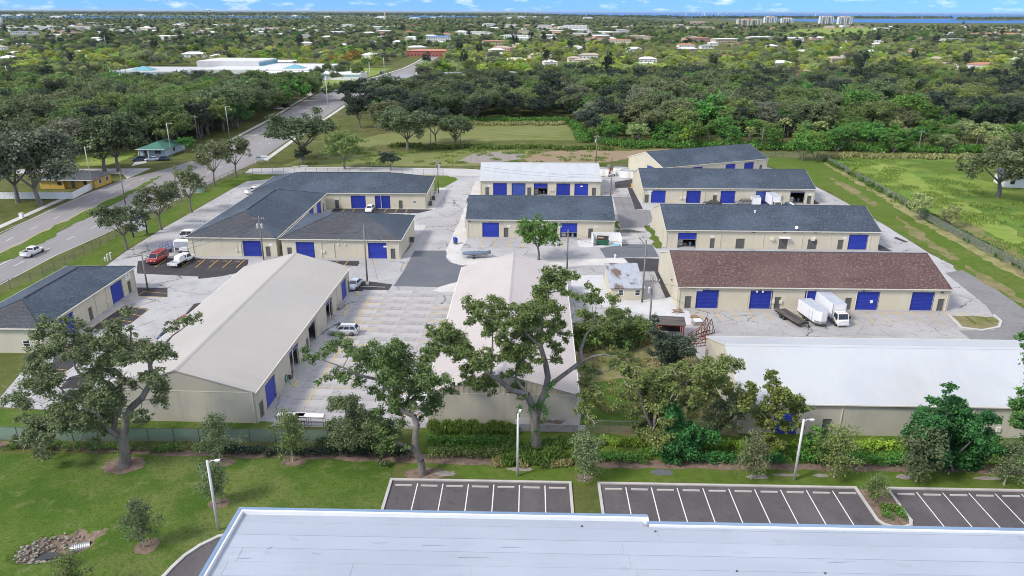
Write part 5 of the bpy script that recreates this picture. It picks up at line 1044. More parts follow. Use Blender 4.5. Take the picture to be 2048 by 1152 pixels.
for a, b, s, lb in [(W_('p3', .6), (-39.0, 145.7, 3.2), .7, 'to the left wall of the square hip-roofed building'), (W_('p3', .6), (-24.4, 144.9, 2.6), .3, 'to the right corner of the square hip-roofed building'), (W_('p2', .9), (-57.2, 146.8, 3.6), .2, 'to the meter of the left hip-roofed building'), (W_('p7', .6), (30.97,107.1)+(4.0,), 1.0, 'down to the gable of the white-roofed building'), (W_('p7', .8), (45.3, 118.4, 3.8), .9, 'to the front of the brown-roofed building'), (W_('p8', .8), (10.3, 202.2, 6.1), .5, 'to the mast on the silver-roofed building'), (W_('p3', .3), (-25.6, 132.6, .1), 0, 'guying the white-footed pole')]:
    wire(a, b, s, 'service wire running ' + lb)
def lamp_pole(name, label, x, y, h, rz, m='pole_white', r=.15, arm=.75):
    t = thing(name, label, 'light pole', (x, y), rz)
    MB().tube((0, 0, -.05), (0, 0, h), r, r*.8, 8).build('pole', M[m], t, True)
    MB().path([(0, 0, h-.35), (arm*.5, 0, h-.05), (arm, 0, h-.05)], .05, 6).build('arm', M[m], t)
    MB().box(arm-.08, arm+.38, -.12, .12, h-.13, h-.03).tube((arm+.15, 0, h-.13), (arm+.15, 0, h-.25), .14, .1, 8).build('lamp_head', M['white'], t)
for b, rz, lb in [((-28.85,59.97,8.0), .2, 'white light pole on the lawn beside the flat roof corner'), ((0.69,69.21,7.8), 1.3, 'white light pole before the big central oak'), ((31.0,68.67,7.6), .1, 'white light pole right of the yellow-green tree')]: lamp_pole('light_pole', lb, *b, rz)
for b, rz, lb in [((-119.31,206.81,12.3), 0, 'tall street light by the white fence of the yellow house'), ((-116.19,251.83,12.5), 0, 'tall street light before the green-roofed house'), ((-113.69,299.33,12.4), 0, 'tall street light along the dark oak woodland'), ((-74.15,272.71,6.9), 0, 'street light by the highway bend'), ((239.74,550.44,6.9), 3, 'curved street light beyond the woods on the right')]: lamp_pole('street_light', lb, *b, rz, 'pole_metal', .14, 1.4)

# ---------------------------------------------------------------- fences
clink = mesh_fence_mat('chain_link', (.36, .37, .37), .17); green_screen = mesh_fence_mat('green_privacy_mesh', (.26, .36, .31), .72)
def chain_fence(name, label, pts, h, step, m, rail=True, postm='steel_dark'):
    f = thing(name, label, 'fence', (pts[0][0], pts[0][1])); ox, oy = pts[0]
    for i in range(len(pts)-1):
        (x0, y0), (x1, y1) = pts[i], pts[i+1]; d = math.hypot(x1-x0, y1-y0); n = max(1, round(d/step))
        MB().face([(x0-ox, y0-oy, .03), (x1-ox, y1-oy, .03), (x1-ox, y1-oy, h-.05), (x0-ox, y0-oy, h-.05)]).build('mesh_panel', m, f)
        if rail: MB().tube((x0-ox, y0-oy, h-.03), (x1-ox, y1-oy, h-.03), .03, n=5).build('top_rail', M[postm], f)
        for k in range(n + (i == len(pts)-2)):
            t = k/n; link('post', post_me(h, postm), f, (x0-ox+(x1-x0)*t, y0-oy+(y1-y0)*t, 0))
    return f
_pm = {}
def post_me(h, m):
    if (h, m) not in _pm: _pm[(h, m)] = MB().tube((0, 0, 0), (0, 0, h+.03), .042, n=6).mesh('post', M[m])
    return _pm[(h, m)]
chain_fence('chain_link_fence', 'dark chain-link fence between the highway and the storage park', [(-94, 112), (-92, 127), (-90.3, 130.5), (-89.5, 140.5), (-89.3, 157), (-88.3, 175), (-87.6, 204), (-86.4, 226.6)], 1.9, 3.05, clink)
chain_fence('chain_link_fence', 'dark chain-link fence along the side street', [(-86.2, 226.8), (-78.7, 230.3), (-51, 230.0), (-24.5, 229.0), (-21.6, 229.0)], 1.9, 3.3, clink)
chain_fence('chain_link_fence', 'long overgrown chain-link fence beside the bright meadow', [(108, 257), (106.9, 232), (105.2, 199), (102.5, 178), (101.6, 153), (101.5, 138), (101.8, 118)], 1.9, 3.1, mesh_fence_mat('hazy_chain_link', (.40, .40, .38), .34))
chain_fence('chain_link_fence', 'chain-link fence behind the silver-roofed building with a walker beyond', [(25.6, 233.5), (31, 234.5), (38.2, 240.5)], 2.0, 3.2, clink)
chain_fence('chain_link_fence', 'low grey chain-link fence across the scrubby yard', [(9.3, 78.4), (20, 78.2), (27.3, 78.3)], 1.6, 3, clink, True, 'steel')
chain_fence('screened_fence', 'green-screened chain-link fence behind the lawn hedge', [(-62, 76.2), (-52, 75.9), (-37, 75.9), (-25, 75.9), (-15.0, 75.3)], 1.8, 3, green_screen, True, 'steel_dark')
chain_fence('chain_link_fence', 'chain-link fence along the woodland behind the farthest building', [(84, 262), (96, 262), (108, 257.5)], 1.9, 3.1, clink)
f = thing('board_fence', 'white vinyl fence around the yard of the yellow house', 'fence', (-138.56,195.71))
fp = [(-141.91,195.66),(-118.86,196.03),(-119.98,208.07)]
for i in range(len(fp)-1):
    (x0, y0), (x1, y1) = fp[i], fp[i+1]; d = math.hypot(x1-x0, y1-y0); n = round(d/2.4); a = math.atan2(y1-y0, x1-x0); ox, oy = (-138.56,195.71)
    for k in range(n):
        px, py = x0+(x1-x0)*(k+.5)/n-ox, y0+(y1-y0)*(k+.5)/n-oy
        o = MB().box(-d/n/2+.07, d/n/2-.07, -.03, .03, .06, 1.85).build('panel', M['white'], f); o.location = (px, py, 0); o.rotation_euler = (0, 0, a)
        o = MB().box(-.07, .07, -.07, .07, 0, 1.98).build('post', M['white'], f); o.location = (x0+(x1-x0)*k/n-ox, y0+(y1-y0)*k/n-oy, 0); o.rotation_euler = (0, 0, a)

# ---------------------------------------------------------------- small things in the yard
def boxy(name, label, cat, loc, rz, parts):
    t = thing(name, label, cat, loc, rz)
    for nm, dims, m in parts: MB().box(*dims).build(nm, M[m] if isinstance(m, str) else m, t)
    return t
gm = mat('dumpster_green', (.02, .13, .07), [(1.2, (.05, .10, .06), .6, .45, .7)], .55)
en = thing('trash_enclosure', 'white three-sided screen around the dumpster', 'enclosure', (17.6, 154.6), rad(-1.5))
for q in ((0, .12, 0, 4.6, 0, 1.9), (.12, 6.2, 4.48, 4.6, 0, 1.9), (6.2, 6.32, 0, 4.6, 0, 1.9)): MB().box(*q).build('panel', M['white'], en)
t = thing('dumpster', 'green steel dumpster standing in the white enclosure', 'dumpster', (19.9, 156.2), rad(-8))
MB().loft([[(x, -.85, .15), (x, -1.0, 1.1), (x, .9, 1.75), (x, .85, .15)] for x in (-1.3, 1.3)]).build('bin', gm, t)
MB().face([(-1.15, -.85, 1.19), (1.15, -.85, 1.19), (1.15, .8, 1.76), (-1.15, .8, 1.76)]).build('opening', M['black'], t)
MB().box(-1.1, .2, -.5, .3, 1.42, 1.6).build('rubbish', M['wood'], t)
MB().box(1.3, 1.42, -.6, .5, .7, .9).box(-1.42, -1.3, -.6, .5, .7, .9).build('lift_pocket', gm, t)
tag(MB().box(22.0, 23.4, 155.2, 156.3, .02, .12).build('plastic_lid', mat('pale_blue_plastic', (.12, .42, .62), rough=.4)), 'pale blue plastic lid lying beside the dumpster', 'lid')
boxy('collection_box', 'blue steel drop box on legs beside the lane', 'drop box', (-12.48,156.01), rad(-60), [('body', (-.55, .55, -.3, .3, .55, 1.4), bp), ('hood', (-.5, .5, -.24, .24, 1.402, 1.52), bp), ('leg', (-.5, -.42, -.25, .25, 0, .55), 'steel_dark'), ('leg', (.42, .5, -.25, .25, 0, .55), 'steel_dark')])
tag(MB().box(*(lambda p: (p[0]-.06, p[0]+.06, p[1]-.06, p[1]+.06, 0, 1.3))((-11.84,164.65))).build('marker_post', M['white']), 'white marker post on the shell strip by the lane', 'post')
for p, lb in zip([(34.67,212.0),(29.31,137.5)], ('yellow bollard at the corner of the truck-lined building', 'yellow bollard at the corner of the brown-roofed building')):
    t = thing('bollard', lb, 'bollard', p); MB().tube((0, 0, 0), (0, 0, 1.25), .16, n=10).tube((0, 0, 1.25), (0, 0, 1.33), .16, .06, 10).build('pipe', M['yellow_post'], t); MB().tube((0, 0, -.02), (0, 0, .06), .26, n=10).build('footing', M['kerb'], t)
def hydrant(label, p, m):
    t = thing('hydrant', label, 'hydrant', p); MB().tube((0, 0, 0), (0, 0, .7), .13, n=8).tube((0, 0, .7), (0, 0, .9), .17, .05, 8).build('barrel', M[m], t); MB().tube((-.26, 0, .52), (.26, 0, .52), .07).build('outlet', M[m], t)
hydrant('white hydrant on the shell island left of the small shed', (21.42,146.54), 'white'); hydrant('pale hydrant on the grass by the left building', (-82.99,143.3), 'trim')
for p, lb in zip([(-82.32,142.98),(-82.2,143.96)], ('left of the twin pale backflow pipes on the grass', 'right of the twin pale backflow pipes on the grass')):
    t = thing('standpipe', lb, 'pipe', p); MB().path([(0, 0, 0), (0, 0, 1.5), (.3, 0, 1.6)], .12, 8).build('pipe', M['pole_white'], t); MB().tube((0, 0, -.01), (0, 0, .08), .2, n=8).build('flange', M['steel'], t)
ac = thing('air_conditioner', 'grey outdoor unit beside the long hip-roofed wall, nearer one', 'air conditioner', (-21.58,190.38))
MB().box(-.45, .45, -.45, .45, .08, 1.05).build('casing', M['steel_dark'], ac); MB().tube((0, 0, 1.05), (0, 0, 1.1), .36, n=12).build('fan_grille', M['black'], ac); MB().box(-.55, .55, -.55, .55, 0, .08).build('pad', M['kerb'], ac)
dup(ac, (-21.4,196.46), 0, 'grey outdoor unit beside the long hip-roofed wall, farther one'); dup(ac, (-22.23,157.39), 0, 'grey caged outdoor unit beside the square hip-roofed building')
dup(ac, (24.97,85.65), .2, 'outdoor unit in the shade beside the white-roofed gable')
boxy('utility_cabinet', 'green utility cabinet beside the highway fence', 'cabinet', (-88.09,204.85), rad(5), [('casing', (-.8, .8, -.6, .6, .1, 1.75), mat('pale_green_cabinet', (.22, .34, .30), rough=.5)), ('lid', (-.84, .84, -.64, .64, 1.752, 1.85), M['steel']), ('pad', (-1, 1, -.8, .8, 0, .1), 'kerb')])
boxy('utility_cabinet', 'small white cabinet on the grass by the left sidewalk', 'cabinet', (-120.56,176.32), 0, [('casing', (-.4, .4, -.35, .35, 0, 1.2), 'white'), ('lid', (-.44, .44, -.39, .39, 1.202, 1.28), 'trim')])
# signs
t = thing('monument_sign', 'white and blue two-post sign behind the leafy tree by the fence', 'sign', (-84.49,161.63), rad(60))
for s in (-1, 1): MB().box(s*1.7-.12, s*1.7+.12, -.12, .12, 0, 4.6).build('post', M['blue_dark'], t)
MB().box(-1.55, 1.55, -.09, .09, 1.0, 2.9).build('panel', M['white'], t); MB().box(-1.55, 1.55, -.09, .09, 3.0, 3.7).build('panel', M['white'], t); MB().box(-1.55, 1.55, -.1, .1, 3.75, 4.4).build('header', M['blue'], t)
t = thing('real_estate_sign', 'white two-panel sign at the corner of the field', 'sign', (-83.91,246.7), rad(20))
for x, a in ((-1.0, .5), (1.0, -.5)):
    o = MB().box(-1.2, 1.2, -.05, .05, 1.0, 2.6).build('panel', M['white'], t); o.location = (x, 0, 0); o.rotation_euler = (0, 0, a)
    o = MB().box(-.8, .8, -.052, -.05, 1.9, 2.2).build('print', M['coping'], t); o.location = (x, 0, 0); o.rotation_euler = (0, 0, a)
for x in (-2, 0, 2): MB().box(x-.06, x+.06, -.06+.5*(x != 0), .06+.5*(x != 0), 0, 2.6).build('post', M['white'], t)
tag(MB().box(-1, 1, -.3, .3, 0, .35).build('concrete_barrier', M['kerb']), 'pale concrete barrier on the field edge, left one', 'barrier').location = ((-70.72,240.17)[0], (-70.72,240.17)[1], 0)
tag(MB().box(-1.2, 1.2, -.3, .3, 0, .4).build('concrete_barrier', M['kerb']), 'pale concrete barrier on the field edge, right one', 'barrier').location = ((-68.56,241.88)[0], (-68.56,241.88)[1], 0)
# pallets, bundles, frames beside the scrubby yard
def pallet_stack(label, p, rz, n, m='wood'):
    t = thing('pallet_stack', label, 'pallets', p, rz)
    for k in range(n):
        z = k*.15
        for y in (-.5, 0, .5): MB().box(-.6, .6, y-.05, y+.05, z, z+.09).build('bearer', M[m], t)
        for x in range(6): MB().box(-.58+.2*x, -.44+.2*x, -.6, .6, z+.09, z+.115).build('deck_board', M[m], t)
pallet_stack('short stack of brown pallets at the corner of the cracked lot', (30.63,114.22), .2, 3)
t = thing('wrapped_bundle', 'plastic-wrapped grey bundle beside the brown pallets', 'bundle', (30.59,111.89), .15)
MB().box(-.9, .9, -.6, .6, .12, .65).build('bundle', M['steel'], t); MB().box(-.7, .5, -.65, .65, .651, .75).build('wrap', M['white'], t); MB().box(-.95, .95, -.65, .65, 0, .12).build('pallet', M['wood'], t)
t = thing('timber_pile', 'low brown pile of broken pallets on the white stone', 'pile', (28.38,117.06), -.4)
for k in range(9): o = MB().box(-.9, .9, -.07, .07, 0, .05).build('board', M['wood'], t); o.location = (random.Random(k).uniform(-.4, .4), random.Random(k+50).uniform(-.5, .5), .03+.05*k); o.rotation_euler = (.05*(k % 3-1), .06*(k % 2), k*.9)
redp = mat('red_frame_paint', (.42, .012, .02), rough=.5)
t = thing('red_shelter', 'red-framed open shelter with grey-brown roof beside the yard trees', 'shelter', (25.18,107.82), rad(-6))
for x in (-1.9, 1.9):
    for y in (-1.2, 1.2): MB().box(x-.1, x+.1, y-.1, y+.1, 0, 2.1).build('post', redp, t)
for y in (-1.2, 1.2): MB().box(-1.8, 1.8, y-.08, y+.08, 1.9, 2.1).build('beam', redp, t)
MB().add([(-2.2, -1.5, 2.1), (2.2, -1.5, 2.1), (2.2, 1.5, 2.35), (-2.2, 1.5, 2.35), (-2.2, -1.5, 2.2), (2.2, -1.5, 2.2), (2.2, 1.5, 2.45), (-2.2, 1.5, 2.45)], [(0, 3, 2, 1), (4, 5, 6, 7), (0, 1, 5, 4), (1, 2, 6, 5), (2, 3, 7, 6), (3, 0, 4, 7)]).build('roof', M['deck'], t)
MB().box(-1.7, 1.7, 1.1, 1.16, 0, 1.9).build('back_panel', M['black'], t)
for j, (p, rz, sc, lb) in enumerate([((29.14,103.71), .2, 1.0, 'rusted steel truss frame leaning nearest the white gable'), ((29.29,106.32), -.3, .9, 'rusted steel truss frame in the middle of the rusty pile'), ((30.76,107.87), .6, 1.1, 'rusted steel truss frame standing highest in the rusty pile')]):
    t = thing('steel_truss', lb, 'truss', (p[0], p[1], 0), rz); mb = MB()
    for y in (-.5, .5):
        mb.tube((-1.7, y, .1), (1.7, y, .1), .06, n=5); mb.tube((-1.7, y, .1), (.6, y, 1.6+.5*j), .06, n=5); mb.tube((.6, y, 1.6+.5*j), (1.7, y, .1), .06, n=5)
    mb.build('chord', M['rust'], t); mb = MB()
    for x in (-1, -.3, .4, 1.1):
        z = .1+(1.5+.5*j)*(x+1.7)/2.3 if x < .6 else .1+(1.5+.5*j)*(1.7-x)/1.1
        for y in (-.5, .5): mb.tube((x, y, .1), (x, y, z), .045, n=5)
        mb.tube((x, -.5, z), (x, .5, z), .045, n=5)
    mb.build('web_bar', M['rust'], t)
# along the long metal building
t = thing('metal_cart', 'grey mesh cart against the wall of the long metal building', 'cart', (-29.56,118.29), rad(80))
mb = MB()
for x in (-1, 1):
    for y in (-.4, .4): mb.tube((x, y, .1), (x, y, 1.0), .03, n=5)
for z in (.35, .65, 1.0):
    for y in (-.4, .4): mb.tube((-1, y, z), (1, y, z), .025, n=5)
    for x in (-1, 1): mb.tube((x, -.4, z), (x, .4, z), .025, n=5)
mb.build('frame', M['steel'], t); MB().box(-.95, .95, -.38, .38, .3, .34).build('deck', M['steel'], t)
for x in (-.9, .9):
    for y in (-.35, .35): link('caster', MB().tube((x, y-.03, .08), (x, y+.03, .08), .08, n=8).mesh('caster', M['rubber']), t)
t = thing('hose_reel', 'green hose coiled against the wall by the open doorway', 'hose', (-30.98,90.77), 0)
mb = MB()
for k in range(3):
    for i in range(14): a0, a1 = 2*PI*i/14, 2*PI*(i+1)/14; mb.tube((.05*k, .45*math.cos(a0), .75+.5*math.sin(a0)), (.05*k, .45*math.cos(a1), .75+.5*math.sin(a1)), .035, n=5)
mb.path([(.1, .3, .2), (.4, .2, .03), (.7, -.4, .03)], .03, 5); mb.build('hose', mat('green_hose', (.05, .22, .17), rough=.5), t); MB().box(-.12, -.02, -.15, .15, .6, 1.1).build('bracket', M['steel'], t)
t = thing('hand_truck', 'hand truck with a black wheel by the open doorway', 'hand truck', (-30.69,91.96), .4)
o = link('wheel', tyre_me[(.33, .22)][0], t, (-.2, 0, .33)); link('rim', tyre_me[(.33, .22)][1], o); MB().path([(.2, -.2, .1), (.4, -.2, 1.4), (.4, .2, 1.4), (.2, .2, .1)], .03, 5).build('frame', M['rust'], t)
for p, L_, lb in (((-24.71,79.19), 3.6, 'metal rack with white top panels at the lot edge, right one'), ((-26.98,79.41), 3.4, 'metal rack with a white top panel at the lot edge, left one')):
    t = thing('display_rack', lb, 'rack', p, rad(-3)); mb = MB()
    for x in (-L_/2, 0, L_/2):
        for y in (-.4, .4): mb.tube((x, y, 0), (x, y, 1.7), .035, n=5)
    for y in (-.4, .4):
        for z in (.5, 1.1): mb.tube((-L_/2, y, z), (L_/2, y, z), .03, n=5)
    mb.build('frame', M['steel_dark'], t)
    for k in range(2): MB().box(-L_/2+k*L_/2+.03, -L_/2+(k+1)*L_/2-.03, -.42, .42, 1.7, 1.76).build('top_panel', M['white'], t)
# behind the silver roof: cabinets and a red machine
for p, sx, h, lb in (((28.58,228.67), 1.6, 2.4, 'white storage cabinet peeking past the silver-roofed building'), ((33.27,231.02), 1.4, 2.2, 'white storage cabinet, leftmost of the row by the alley'), ((34.9,230.29), 1.4, 2.3, 'white storage cabinet, second of the row by the alley'), ((36.13,225.84), 3.0, 2.3, 'broad white storage cabinet nearest the gable')):
    boxy('storage_cabinet', lb, 'cabinet', p, rad(-20), [('body', (-sx, sx, -1, 1, .1, h), 'white'), ('roof', (-sx-.06, sx+.06, -1.06, 1.06, h+.002, h+.08), 'steel'), ('door', (-.5, .5, -1.04, -1.002, .2, h-.2), 'trim')])
t = thing('lift_machine', 'red and white machine on wheels behind the silver roof', 'machine', (30.46,228.7), .3)
MB().box(-1.5, 1.5, -.8, .8, .4, .85).build('chassis', M['white'], t); MB().path([(-.8, 0, .85), (.4, 0, 2.0), (-.6, 0, 2.9)], .16, 6).build('boom', redp, t); MB().box(-1.3, -.2, -.7, .7, .851, 1.4).build('motor_hood', redp, t); MB().box(-.9, -.2, -.4, .4, 2.8, 3.5).build('basket', M['steel'], t)
for x in (-1, 1):
    for s in (-1, 1): wheel(t, x, s*.8, .34)
# clutter seen in the open doorways
rr = random.Random(21)
for (bx, by), rz, lst in ((((76.47,194.66)[0], (76.47,194.66)[1]+1.8), 0, 'truck-lined building'), (((37.96,154.07)[0], (37.96,154.07)[1]+1.6), 0, 'building behind the brown roof'), (((7.88,203.39)[0], (7.88,203.39)[1]+1.2), 0, 'silver-roofed building'), (((12.75,160.95)[0], (12.75,160.95)[1]+1.2), 0, 'building behind the round tree')):
    for k, (nm, m, w, h, ds) in enumerate((('tool_cabinet', 'white', .5, 1.3, 'white tool cabinet'), ('crate', 'wood', .35, .6, 'wooden crate'), ('steel_drum', 'coping', .3, .9, 'blue-grey drum'))):
        t = thing(nm, '%s inside the open doorway of the %s' % (ds, lst), nm.split('_')[-1], (bx-1.1+1.05*k, by+rr.uniform(-.4, .6)), rr.uniform(-.3, .3))
        if nm == 'steel_drum': MB().tube((0, 0, 0), (0, 0, h), w, n=12).build('shell', M[m], t); MB().tube((0, 0, h), (0, 0, h+.03), w*1.04, n=12).build('rim', M['steel'], t)
        else: MB().box(-w, w, -w, w, .05, h).build('body', M[m], t); MB().box(-w*.9, w*.9, -w-.02, -w-.002, h*.5, h*.55).build('batten', M['steel_dark'], t)
# car behind the central oak, seen through the leaves
car('van', 'white van glimpsed through the leaves of the leaning oak', (-11.56,84.58), rad(178), PA['white'], 'van')

# corrugated culvert and rip-rap
t = thing('culvert_pipe', 'corrugated metal culvert pipe ending in the rocky drainage pit', 'pipe', (-41.5, 58.1, -.62), rad(20))
mb = MB(); n = 18
mb.loft([[(x, r*math.cos(2*PI*i/n), r*math.sin(2*PI*i/n)) for i in range(n)] for x, r in [(-.9+.09*k, .42+.035*(k % 2)) for k in range(20)]], cap=False)
mb.loft([[(x, .4*math.cos(2*PI*i/n), .4*math.sin(2*PI*i/n)) for i in range(n)] for x in (.8, -.9)], cap=False, mi=1)
mb.build('pipe', [M['steel'], M['black']], t)
rr = random.Random(77); rock_me = []
for k in range(5):
    bm = bmesh.new(); bmesh.ops.create_icosphere(bm, subdivisions=1, radius=1)
    for v in bm.verts: v.co *= rr.uniform(.7, 1.15); v.co.z *= .7
    me = bpy.data.meshes.new('rock'); bm.to_mesh(me); bm.free(); me.materials.append(M['rock']); rock_me.append(me)
nr = 0
for k in range(1600):
    a = rr.uniform(0, 2*PI); x, y = -44.4+rr.gauss(0, 1.7), 57.6+rr.gauss(0, 1.25); z, dd = pit_z(x, y)
    if not (.42 < dd < 1.08) or x > -41.6 and y < 58.8 or nr > 190: continue
    if x > -42.0 and rr.random() < .4: continue
    nr += 1; s = rr.uniform(.11, .24)
    o = link('rock', rock_me[nr % 5], None, (x, y, z+s*.35), rr.uniform(0, 6)); o.scale = (s, s*rr.uniform(.7, 1), s)
    tag(o, 'pale broken rock lining the rim of the drainage pit', 'rock', 'rip-rap rocks round the drainage pit')

t = thing('canopy_tent', 'black canopy tent in the yard behind the big left oak', 'tent', (-56.74,86.89), rad(10))
for x in (-1.8, 1.8):
    for y in (-1.5, 1.5): MB().tube((x, y, 0), (x, y, 2.2), .04, n=6).build('leg', M['steel'], t)
MB().add([(-2, -1.7, 2.1), (2, -1.7, 2.1), (2, 1.7, 2.1), (-2, 1.7, 2.1), (0, 0, 3.2)], [(0, 1, 4), (1, 2, 4), (2, 3, 4), (3, 0, 4)]).build('canopy', M['black'], t)
for p, rz, lb in (((-83.43,447.11), 178, 'signal mast with arm over the far intersection, near one'), ((-120.1,474.28), -4, 'signal mast with arm over the far intersection, far one')):
    t = thing('traffic_signal', lb, 'traffic signal', p, rad(rz)); MB().tube((0, 0, 0), (0, 0, 7.2), .2, .15, 8).build('mast', M['pole_metal'], t); MB().tube((0, 0, 6.4), (15, 0, 6.9), .13, .08, 6).build('arm', M['pole_metal'], t)
    for x in (6, 10, 14): MB().box(x-.22, x+.22, -.2, .2, 5.6, 6.75).build('signal_head', M['black'], t)

# ---------------------------------------------------------------- people
def person(label, p, rz, shirt, trousers, hair, stride=.2):
    t = thing('person', label, 'person', p, rz)
    J = [(0, 0, .95), (0, 0, 1.2), (0, .02, 1.42), (0, .02, 1.52), (0, .04, 1.66), (.09, 0, .92), (.10, stride*.5, .5), (.10, stride, .07), (.10, stride+.13, .04), (-.09, 0, .92), (-.10, -stride*.3, .5), (-.10, -stride, .09), (-.10, -stride+.13, .04),
         (.19, .02, 1.40), (.25, -.04, 1.12), (.25, .06, .88), (-.19, .02, 1.40), (-.25, .06, 1.12), (-.24, .2, .92)]
    E = [(0, 1), (1, 2), (2, 3), (3, 4), (0, 5), (5, 6), (6, 7), (7, 8), (0, 9), (9, 10), (10, 11), (11, 12), (2, 13), (13, 14), (14, 15), (2, 16), (16, 17), (17, 18)]
    Rr = [.15, .14, .16, .055, .105, .10, .065, .05, .04, .10, .065, .05, .04, .065, .045, .035, .065, .045, .035]
    me = bpy.data.meshes.new('body'); me.from_pydata(J, E, [])
    m_, nt_, b_ = _m('clothes_'+label.split()[0]); co = nt_.nodes.new('ShaderNodeTexCoord').outputs['Object']
    sp = nt_.nodes.new('ShaderNodeSeparateXYZ'); nt_.links.new(co, sp.inputs[0]); rp = nt_.nodes.new('ShaderNodeValToRGB'); rp.color_ramp.interpolation = 'CONSTANT'
    dv = nt_.nodes.new('ShaderNodeMath'); dv.operation = 'DIVIDE'; dv.inputs[1].default_value = 2; nt_.links.new(sp.outputs[2], dv.inputs[0]); nt_.links.new(dv.outputs[0], rp.inputs[0])
    e = rp.color_ramp.elements; e[0].position = 0; e[0].color = (.03, .03, .03, 1); e[1].position = .05; e[1].color = c4(trousers)
    for pos, c in ((.5, shirt), (.745, (.42, .25, .17))): k = e.new(pos); k.color = c4(c)
    nt_.links.new(rp.outputs[0], b_.inputs['Base Color']); me.materials.append(m_)
    o = link('body', me, t); md = o.modifiers.new('skin', 'SKIN'); 
    for i, r in enumerate(Rr): me.skin_vertices[0].data[i].radius = (r, r*.8)
    me.skin_vertices[0].data[0].use_root = True
    o.modifiers.new('sub', 'SUBSURF').levels = 1
    MB().loft([[(.115*s*math.cos(a*PI/4), .03+.125*s*math.sin(a*PI/4), z) for a in range(8)] for s, z in ((.95, 1.68), (1.0, 1.73), (.8, 1.79), (.3, 1.82))]).build('hair', hair, t, True)
    return t
dk = mat('dark_hair', (.03, .02, .015), rough=.7); cap_m = mat('blue_cap', (.03, .05, .2), rough=.7)
person('person in a white top standing in the corner by the grey door', (-47.95,187.33), rad(180), (.7, .68, .72), (.25, .15, .3), dk, .05)
person('person in a blue and white shirt walking beyond the back fence', (33.91,251.27), rad(60), (.12, .25, .6), (.05, .06, .1), cap_m, .22)

# ================================================================ trees
LF = {'oak': leaf_mat('oak_leaf', (0.063, 0.092, 0.043), (0.242, 0.292, 0.128), .22), 'oak2': leaf_mat('greener_oak_leaf', (0.079, 0.131, 0.038), (0.294, 0.388, 0.122), .25), 'moss': leaf_mat('grey_mossy_leaf', (0.089, 0.108, 0.069), (0.281, 0.309, 0.197), .2),
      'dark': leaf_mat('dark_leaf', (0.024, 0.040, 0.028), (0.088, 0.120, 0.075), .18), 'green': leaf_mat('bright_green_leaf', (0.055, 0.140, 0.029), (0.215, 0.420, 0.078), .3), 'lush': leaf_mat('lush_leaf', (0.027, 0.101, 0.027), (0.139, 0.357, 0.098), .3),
      'yellow': leaf_mat('sunlit_yellow_green_leaf', (0.202, 0.269, 0.047), (0.701, 0.773, 0.168), .3), 'olive': leaf_mat('sunlit_olive_leaf', (0.150, 0.215, 0.085), (0.570, 0.618, 0.253), .25), 'lime': leaf_mat('lime_leaf', (0.165, 0.278, 0.035), (0.580, 0.793, 0.119), .35),  # olive and yellow brightened: sunshine on the far trees put into the leaf colour
      'gold': leaf_mat('golden_green_leaf', (0.108, 0.162, 0.035), (0.378, 0.432, 0.115), .3), 'orange': leaf_mat('orange_leaf', (0.219, 0.133, 0.031), (0.552, 0.357, 0.081), .3), 'grass': leaf_mat('tall_grass_blade', (0.062, 0.133, 0.024), (0.260, 0.374, 0.090), .3), 'meadow': leaf_mat('meadow_blade', (0.10, 0.18, 0.03), (0.24, 0.34, 0.08), .3), 'weed': leaf_mat('dry_weed_blade', (0.173, 0.188, 0.062), (0.488, 0.439, 0.211), .3)}

def quads(name, P, N, S, tint, m, aspect=1.0, up=None):
    """leaf quads: centres P, normals N, half sizes S, tint per leaf"""
    n = len(P); rs = np.random.RandomState(n % 9973)
    N = N/np.maximum(np.linalg.norm(N, axis=1, keepdims=True), 1e-6)
    R_ = rs.normal(size=(n, 3)) if up is None else np.tile(np.array(up, float), (n, 1)) + rs.normal(size=(n, 3))*.25
    U_ = R_ - N*np.sum(R_*N, 1, keepdims=True); U_ /= np.maximum(np.linalg.norm(U_, axis=1, keepdims=True), 1e-6); V_ = np.cross(N, U_)
    a = U_*S[:, None]*aspect; b = V_*S[:, None]
    co = np.stack([P-a-b*.55, P+a*.1-b, P+a+b*.35, P-a*.2+b], 1).reshape(-1, 3)
    me = bpy.data.meshes.new(name); me.vertices.add(4*n); me.vertices.foreach_set('co', co.astype(np.float32).ravel())
    me.loops.add(4*n); me.loops.foreach_set('vertex_index', np.arange(4*n, dtype=np.int32))
    me.polygons.add(n); me.polygons.foreach_set('loop_start', np.arange(0, 4*n, 4, dtype=np.int32))
    at = me.attributes.new('tint', 'FLOAT', 'POINT'); at.data.foreach_set('value', np.repeat(tint, 4).astype(np.float32))
    me.materials.append(m); me.update(calc_edges=True); return me

def foliage(name, clumps, m, dens, leaf, seed, spread=.55, flat=.8):
    """leaf clumps (x,y,z,r): leaves thin out towards a ragged edge"""
    rs = np.random.RandomState(seed); P, N, S, T_ = [], [], [], []
    for x, y, z, r in clumps:
        k = max(10, int(dens*r*r)); d = rs.normal(size=(k, 3))
        p = np.array([x, y, z])+d*(r*spread)*np.array([1, 1, flat]); P.append(p)
        N.append(d*.35+np.array([0, 0, .6])+rs.normal(size=(k, 3))*.6); S.append(leaf*rs.uniform(.55, 1.4, k))
        T_.append(np.clip(.42+rs.normal(size=k)*.2+(rs.rand()-.5)*.3, 0, 1))
    return quads(name, np.concatenate(P), np.concatenate(N), np.concatenate(S), np.concatenate(T_), m)

